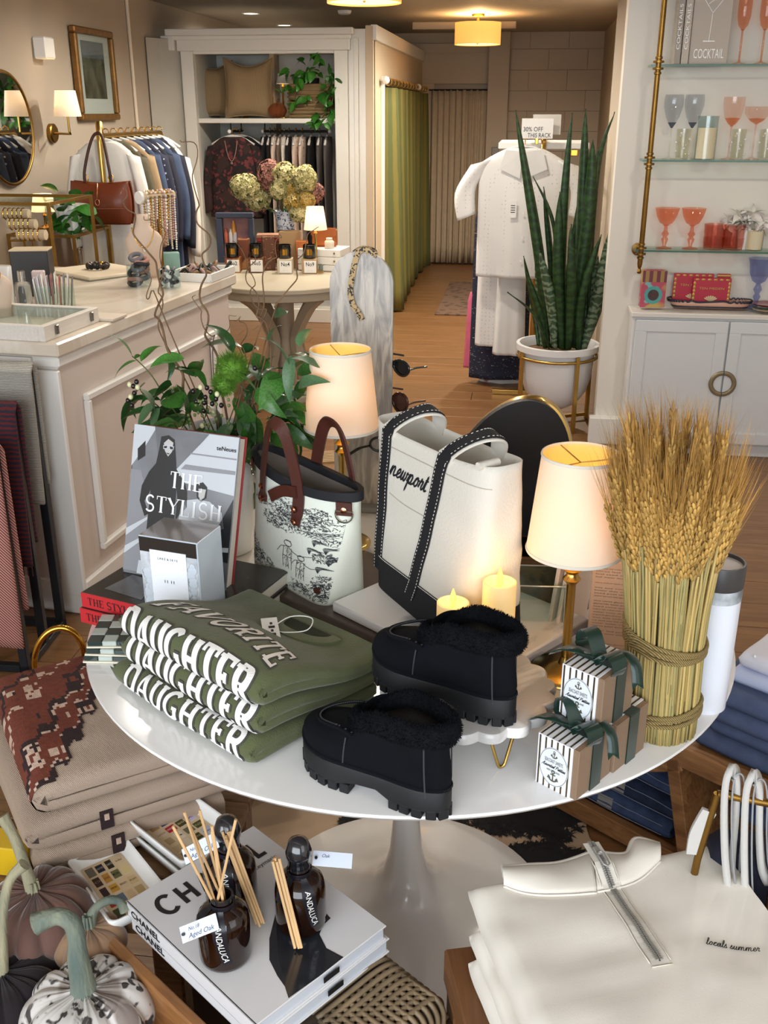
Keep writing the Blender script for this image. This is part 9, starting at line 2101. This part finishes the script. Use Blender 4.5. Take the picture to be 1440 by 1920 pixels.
for k in range(4):leaf(t,PY(1392+4*k,418,4.99),(k-1.5,-.5,.4),.05,0,0,LD)
GBK=mat('grey_linen_cover','c4b9ac',.7,var=.03);GBD=mat('grey_linen_dark','a99f94',.7)
xs=[PY(x,60,5.0).x for x in(1262,1277,1290)]
for i,(xa_,xb_)in enumerate(((1260,1273),(1274,1288))):
 a=PY(xa_,118,5.0).x;b=PY(xb_,118,5.0).x;t=thing('linen_book',('grey linen book upright on the top shelf, nearest the brass post','grey linen book upright on the top shelf, second from the post')[i],'book',((a+b)/2,5.02,zs_[0]));o=MB();o.box((0,0,.16),((b-a)*.96,.11,.32),bev=.002);obj('cover',o,(GBD,GBK)[i],t,0);g=MB();text(g,'COCKTAILS',frame((.006,-.0555,.06),(0,0,1),ez=(0,-1,0)),.014,1,width=.18);obj('spine_lettering',g,mat('silver_foil','c9c4bc',.4,.5),t,0)
a,b=PY(1290,118,4.99).x,PY(1362,118,4.99).x
t=thing('linen_book','grey linen book with stamped martini glass facing out on the top shelf','book',((a+b)/2,5.0,zs_[0]),.0);wb_=b-a
o=MB();o.box((0,0,.162),(wb_,.035,.324),bev=.002);obj('cover',o,GBK,t,0);g=MB();M=frame((0,-.0178,0),(1,0,0),ez=(0,-1,0))
ribbon(g,[([(-.045,.265),(.0,.205),(.05,.27),(-.045,.265)],.0022),([(0,.205),(-.005,.095)],.0022),([(-.03,.093),(.02,.093)],.004),([(-.02,.24),(.06,.30)],.0022),([(-wb_*.42,.31),(-wb_*.2,.31)],.002),([(wb_*.2,.31),(wb_*.42,.31)],.002)],onplane(M),.02);text(g,'COCKTAIL',M@Matrix.Translation((0,.025,0)),.038,.8,0,'C',width=wb_*.78);obj('stamped_art',g,MATS['silver_foil'],t,0)
zt3=SZ+.0125
def SB(x,y):return PZ(x,y,zt3)
p=SB(1222,577);t=thing('teal_floral_box','pink and teal floral box with round window on the sideboard','box',p+V((0,.03,0)),.05);w_=.115;h_=.175
o=MB();o.box((0,0,h_/2),(w_,.05,h_),bev=.002);obj('carton',o,vormat('pink_floral_card','b2485c','6fb0ae',24,.2,.3,.5,(1,1,1),'b89a50'),t,0);o=MB();o.box((0,-.0256,h_*.84),(w_*.98,.001,h_*.30));obj('gold_band',o,wavemat('gold_columns','9c7a3a','6a2a3a',9,'X',.4,0.),t,0)
o=MB();o.poly([V((.043*cos(a),-.0262,h_*.34+.043*sin(a)))for a in[2*pi*k/12 for k in range(12)]]);obj('teal_medallion',o,mat('teal_print','4f9a98',.4),t,0);o=MB();o.poly([V((.026*cos(a),-.0268,h_*.34+.026*sin(a)))for a in[2*pi*k/28 for k in range(28)]]);obj('round_window',o,mat('brown_candy','4a3434',.3,var=.3,vscale=60),t,0)
for i,(x,y,w_,h_,lb,dy)in enumerate(((1296,563,.185,.152,'crimson gift box with gold fan print, left and behind on the sideboard',.075),(1352,563,.06,.152,'crimson gift box with gold fan print, right and behind on the sideboard',.08),(1331,564,.175,.138,'crimson gift box with gold fan print, in front of the other two',.04))):
 yb_3=4.965+dy;t=thing('crimson_gift_box',lb,'gift box',V((PY(x,y,yb_3).x,yb_3,zt3)),-.03);CR=mat('crimson_card','b3283f',.45);o=MB();o.box((0,0,h_/2),(w_,.022,h_),bev=.0015);obj('carton',o,CR,t,0)
 o=MB();[o.ball((s*w_*.46,-.011,h_*(.3+.13*k)),(.006,.001,.009),6,4)for s in(-1,1)for k in range(5)];[o.ball((w_*(-.4+.16*k),-.011,h_*.95),(.009,.001,.005),6,4)for k in range(6)];obj('gold_border',o,mat('gold_print','b8964a',.4,.4),t,60)['kind']='stuff'
 if w_>.1:
  g=MB();text(g,'TEN MEDEN',frame((0,-.0118,h_*.62),(1,0,0),ez=(0,-1,0)),.010,1,0,'C',width=w_*.66);obj('box_lettering',g,MATS['gold_print'],t,0)
  g=MB();
  for k in range(7):a=-.9+.3*k+pi/2;g.prism([(0,0),(.034*cos(a-.12),.026*sin(a-.12)),(.038*cos(a),.030*sin(a)),(.034*cos(a+.12),.026*sin(a+.12))],0,.001,frame((0,-.0116,h_*.20),(1,0,0),ez=(0,-1,0)))
  obj('fan_print',g,mat('cream_gold_print','d8c89a',.4),t,0)
p0,p1=SB(1257,577),SB(1402,574);t=thing('scalloped_dish','long peach dish with dark scalloped edge on the sideboard','dish',(p0+p1)/2+V((0,.012,0)),-.02);L=(p1-p0).length
def sc_ring(k,z):return[V((L/2*k*(abs(cos(a))**.35)*(1 if cos(a)>=0 else-1),.05*k*(abs(sin(a))**.5)*(1 if sin(a)>=0 else-1)+.0,z+(.004*sin(a*44)if z>.02 else 0)))for a in[2*pi*i/220 for i in range(220)]]
o=MB();o.loft([sc_ring(.86,0),sc_ring(.93,.012),sc_ring(1,.03)],cap=False);o.add(sc_ring(.86,.001),[tuple(range(220))]);obj('dish',o,mat('peach_glaze','d0a08a',.3),t,60,mods=[('SOLIDIFY',dict(thickness=.003))])
o=MB();o.tube(sc_ring(1.005,.031),.0045,6,closed=True);o.tube(sc_ring(.9,.004),.004,6,closed=True);obj('rim',o,mat('dark_navy_glaze','232a3c',.3),t,180)
p=SB(1418,560);t=thing('blue_goblet','ribbed cobalt blue glass goblet on the sideboard','glass',V((PY(1418,560,5.0).x,5.0,zt3)));o=MB();o.lathe([(.008,.115),(.03,.13),(.045,.165),(.05,.21),(.058,.235)],40,cap=(0,0),rf=lambda a,z:1+.02*sin(a*20));obj('bowl',o,BLU,t,60);o=MB();o.lathe([(.04,0),(.04,.005),(.012,.02),(.010,.04),(.018,.055),(.010,.07),(.02,.09),(.010,.115)],28);obj('stem',o,BLU,t,60)
p=V((PY(1432,577,4.95).x,4.95,zt3))
for i,(c_,lb)in enumerate((('c9b48a','cream plate at the bottom of the small plate stack'),('2f5a4c','green plate in the middle of the small plate stack'),('8a2a38','red plate on top of the small plate stack'))):
 t=thing('small_plate',lb,'plate',p+V((.02,.0,.011*i)));o=MB();o.lathe([(.045,0),(.07,.006),(.075,.012),(.07,.0115),(.045,.004)],36,rf=lambda a,z:1+.03*sin(a*12));obj('plate',o,mat('plate_'+c_,c_,.25,coat=.5),t,60)
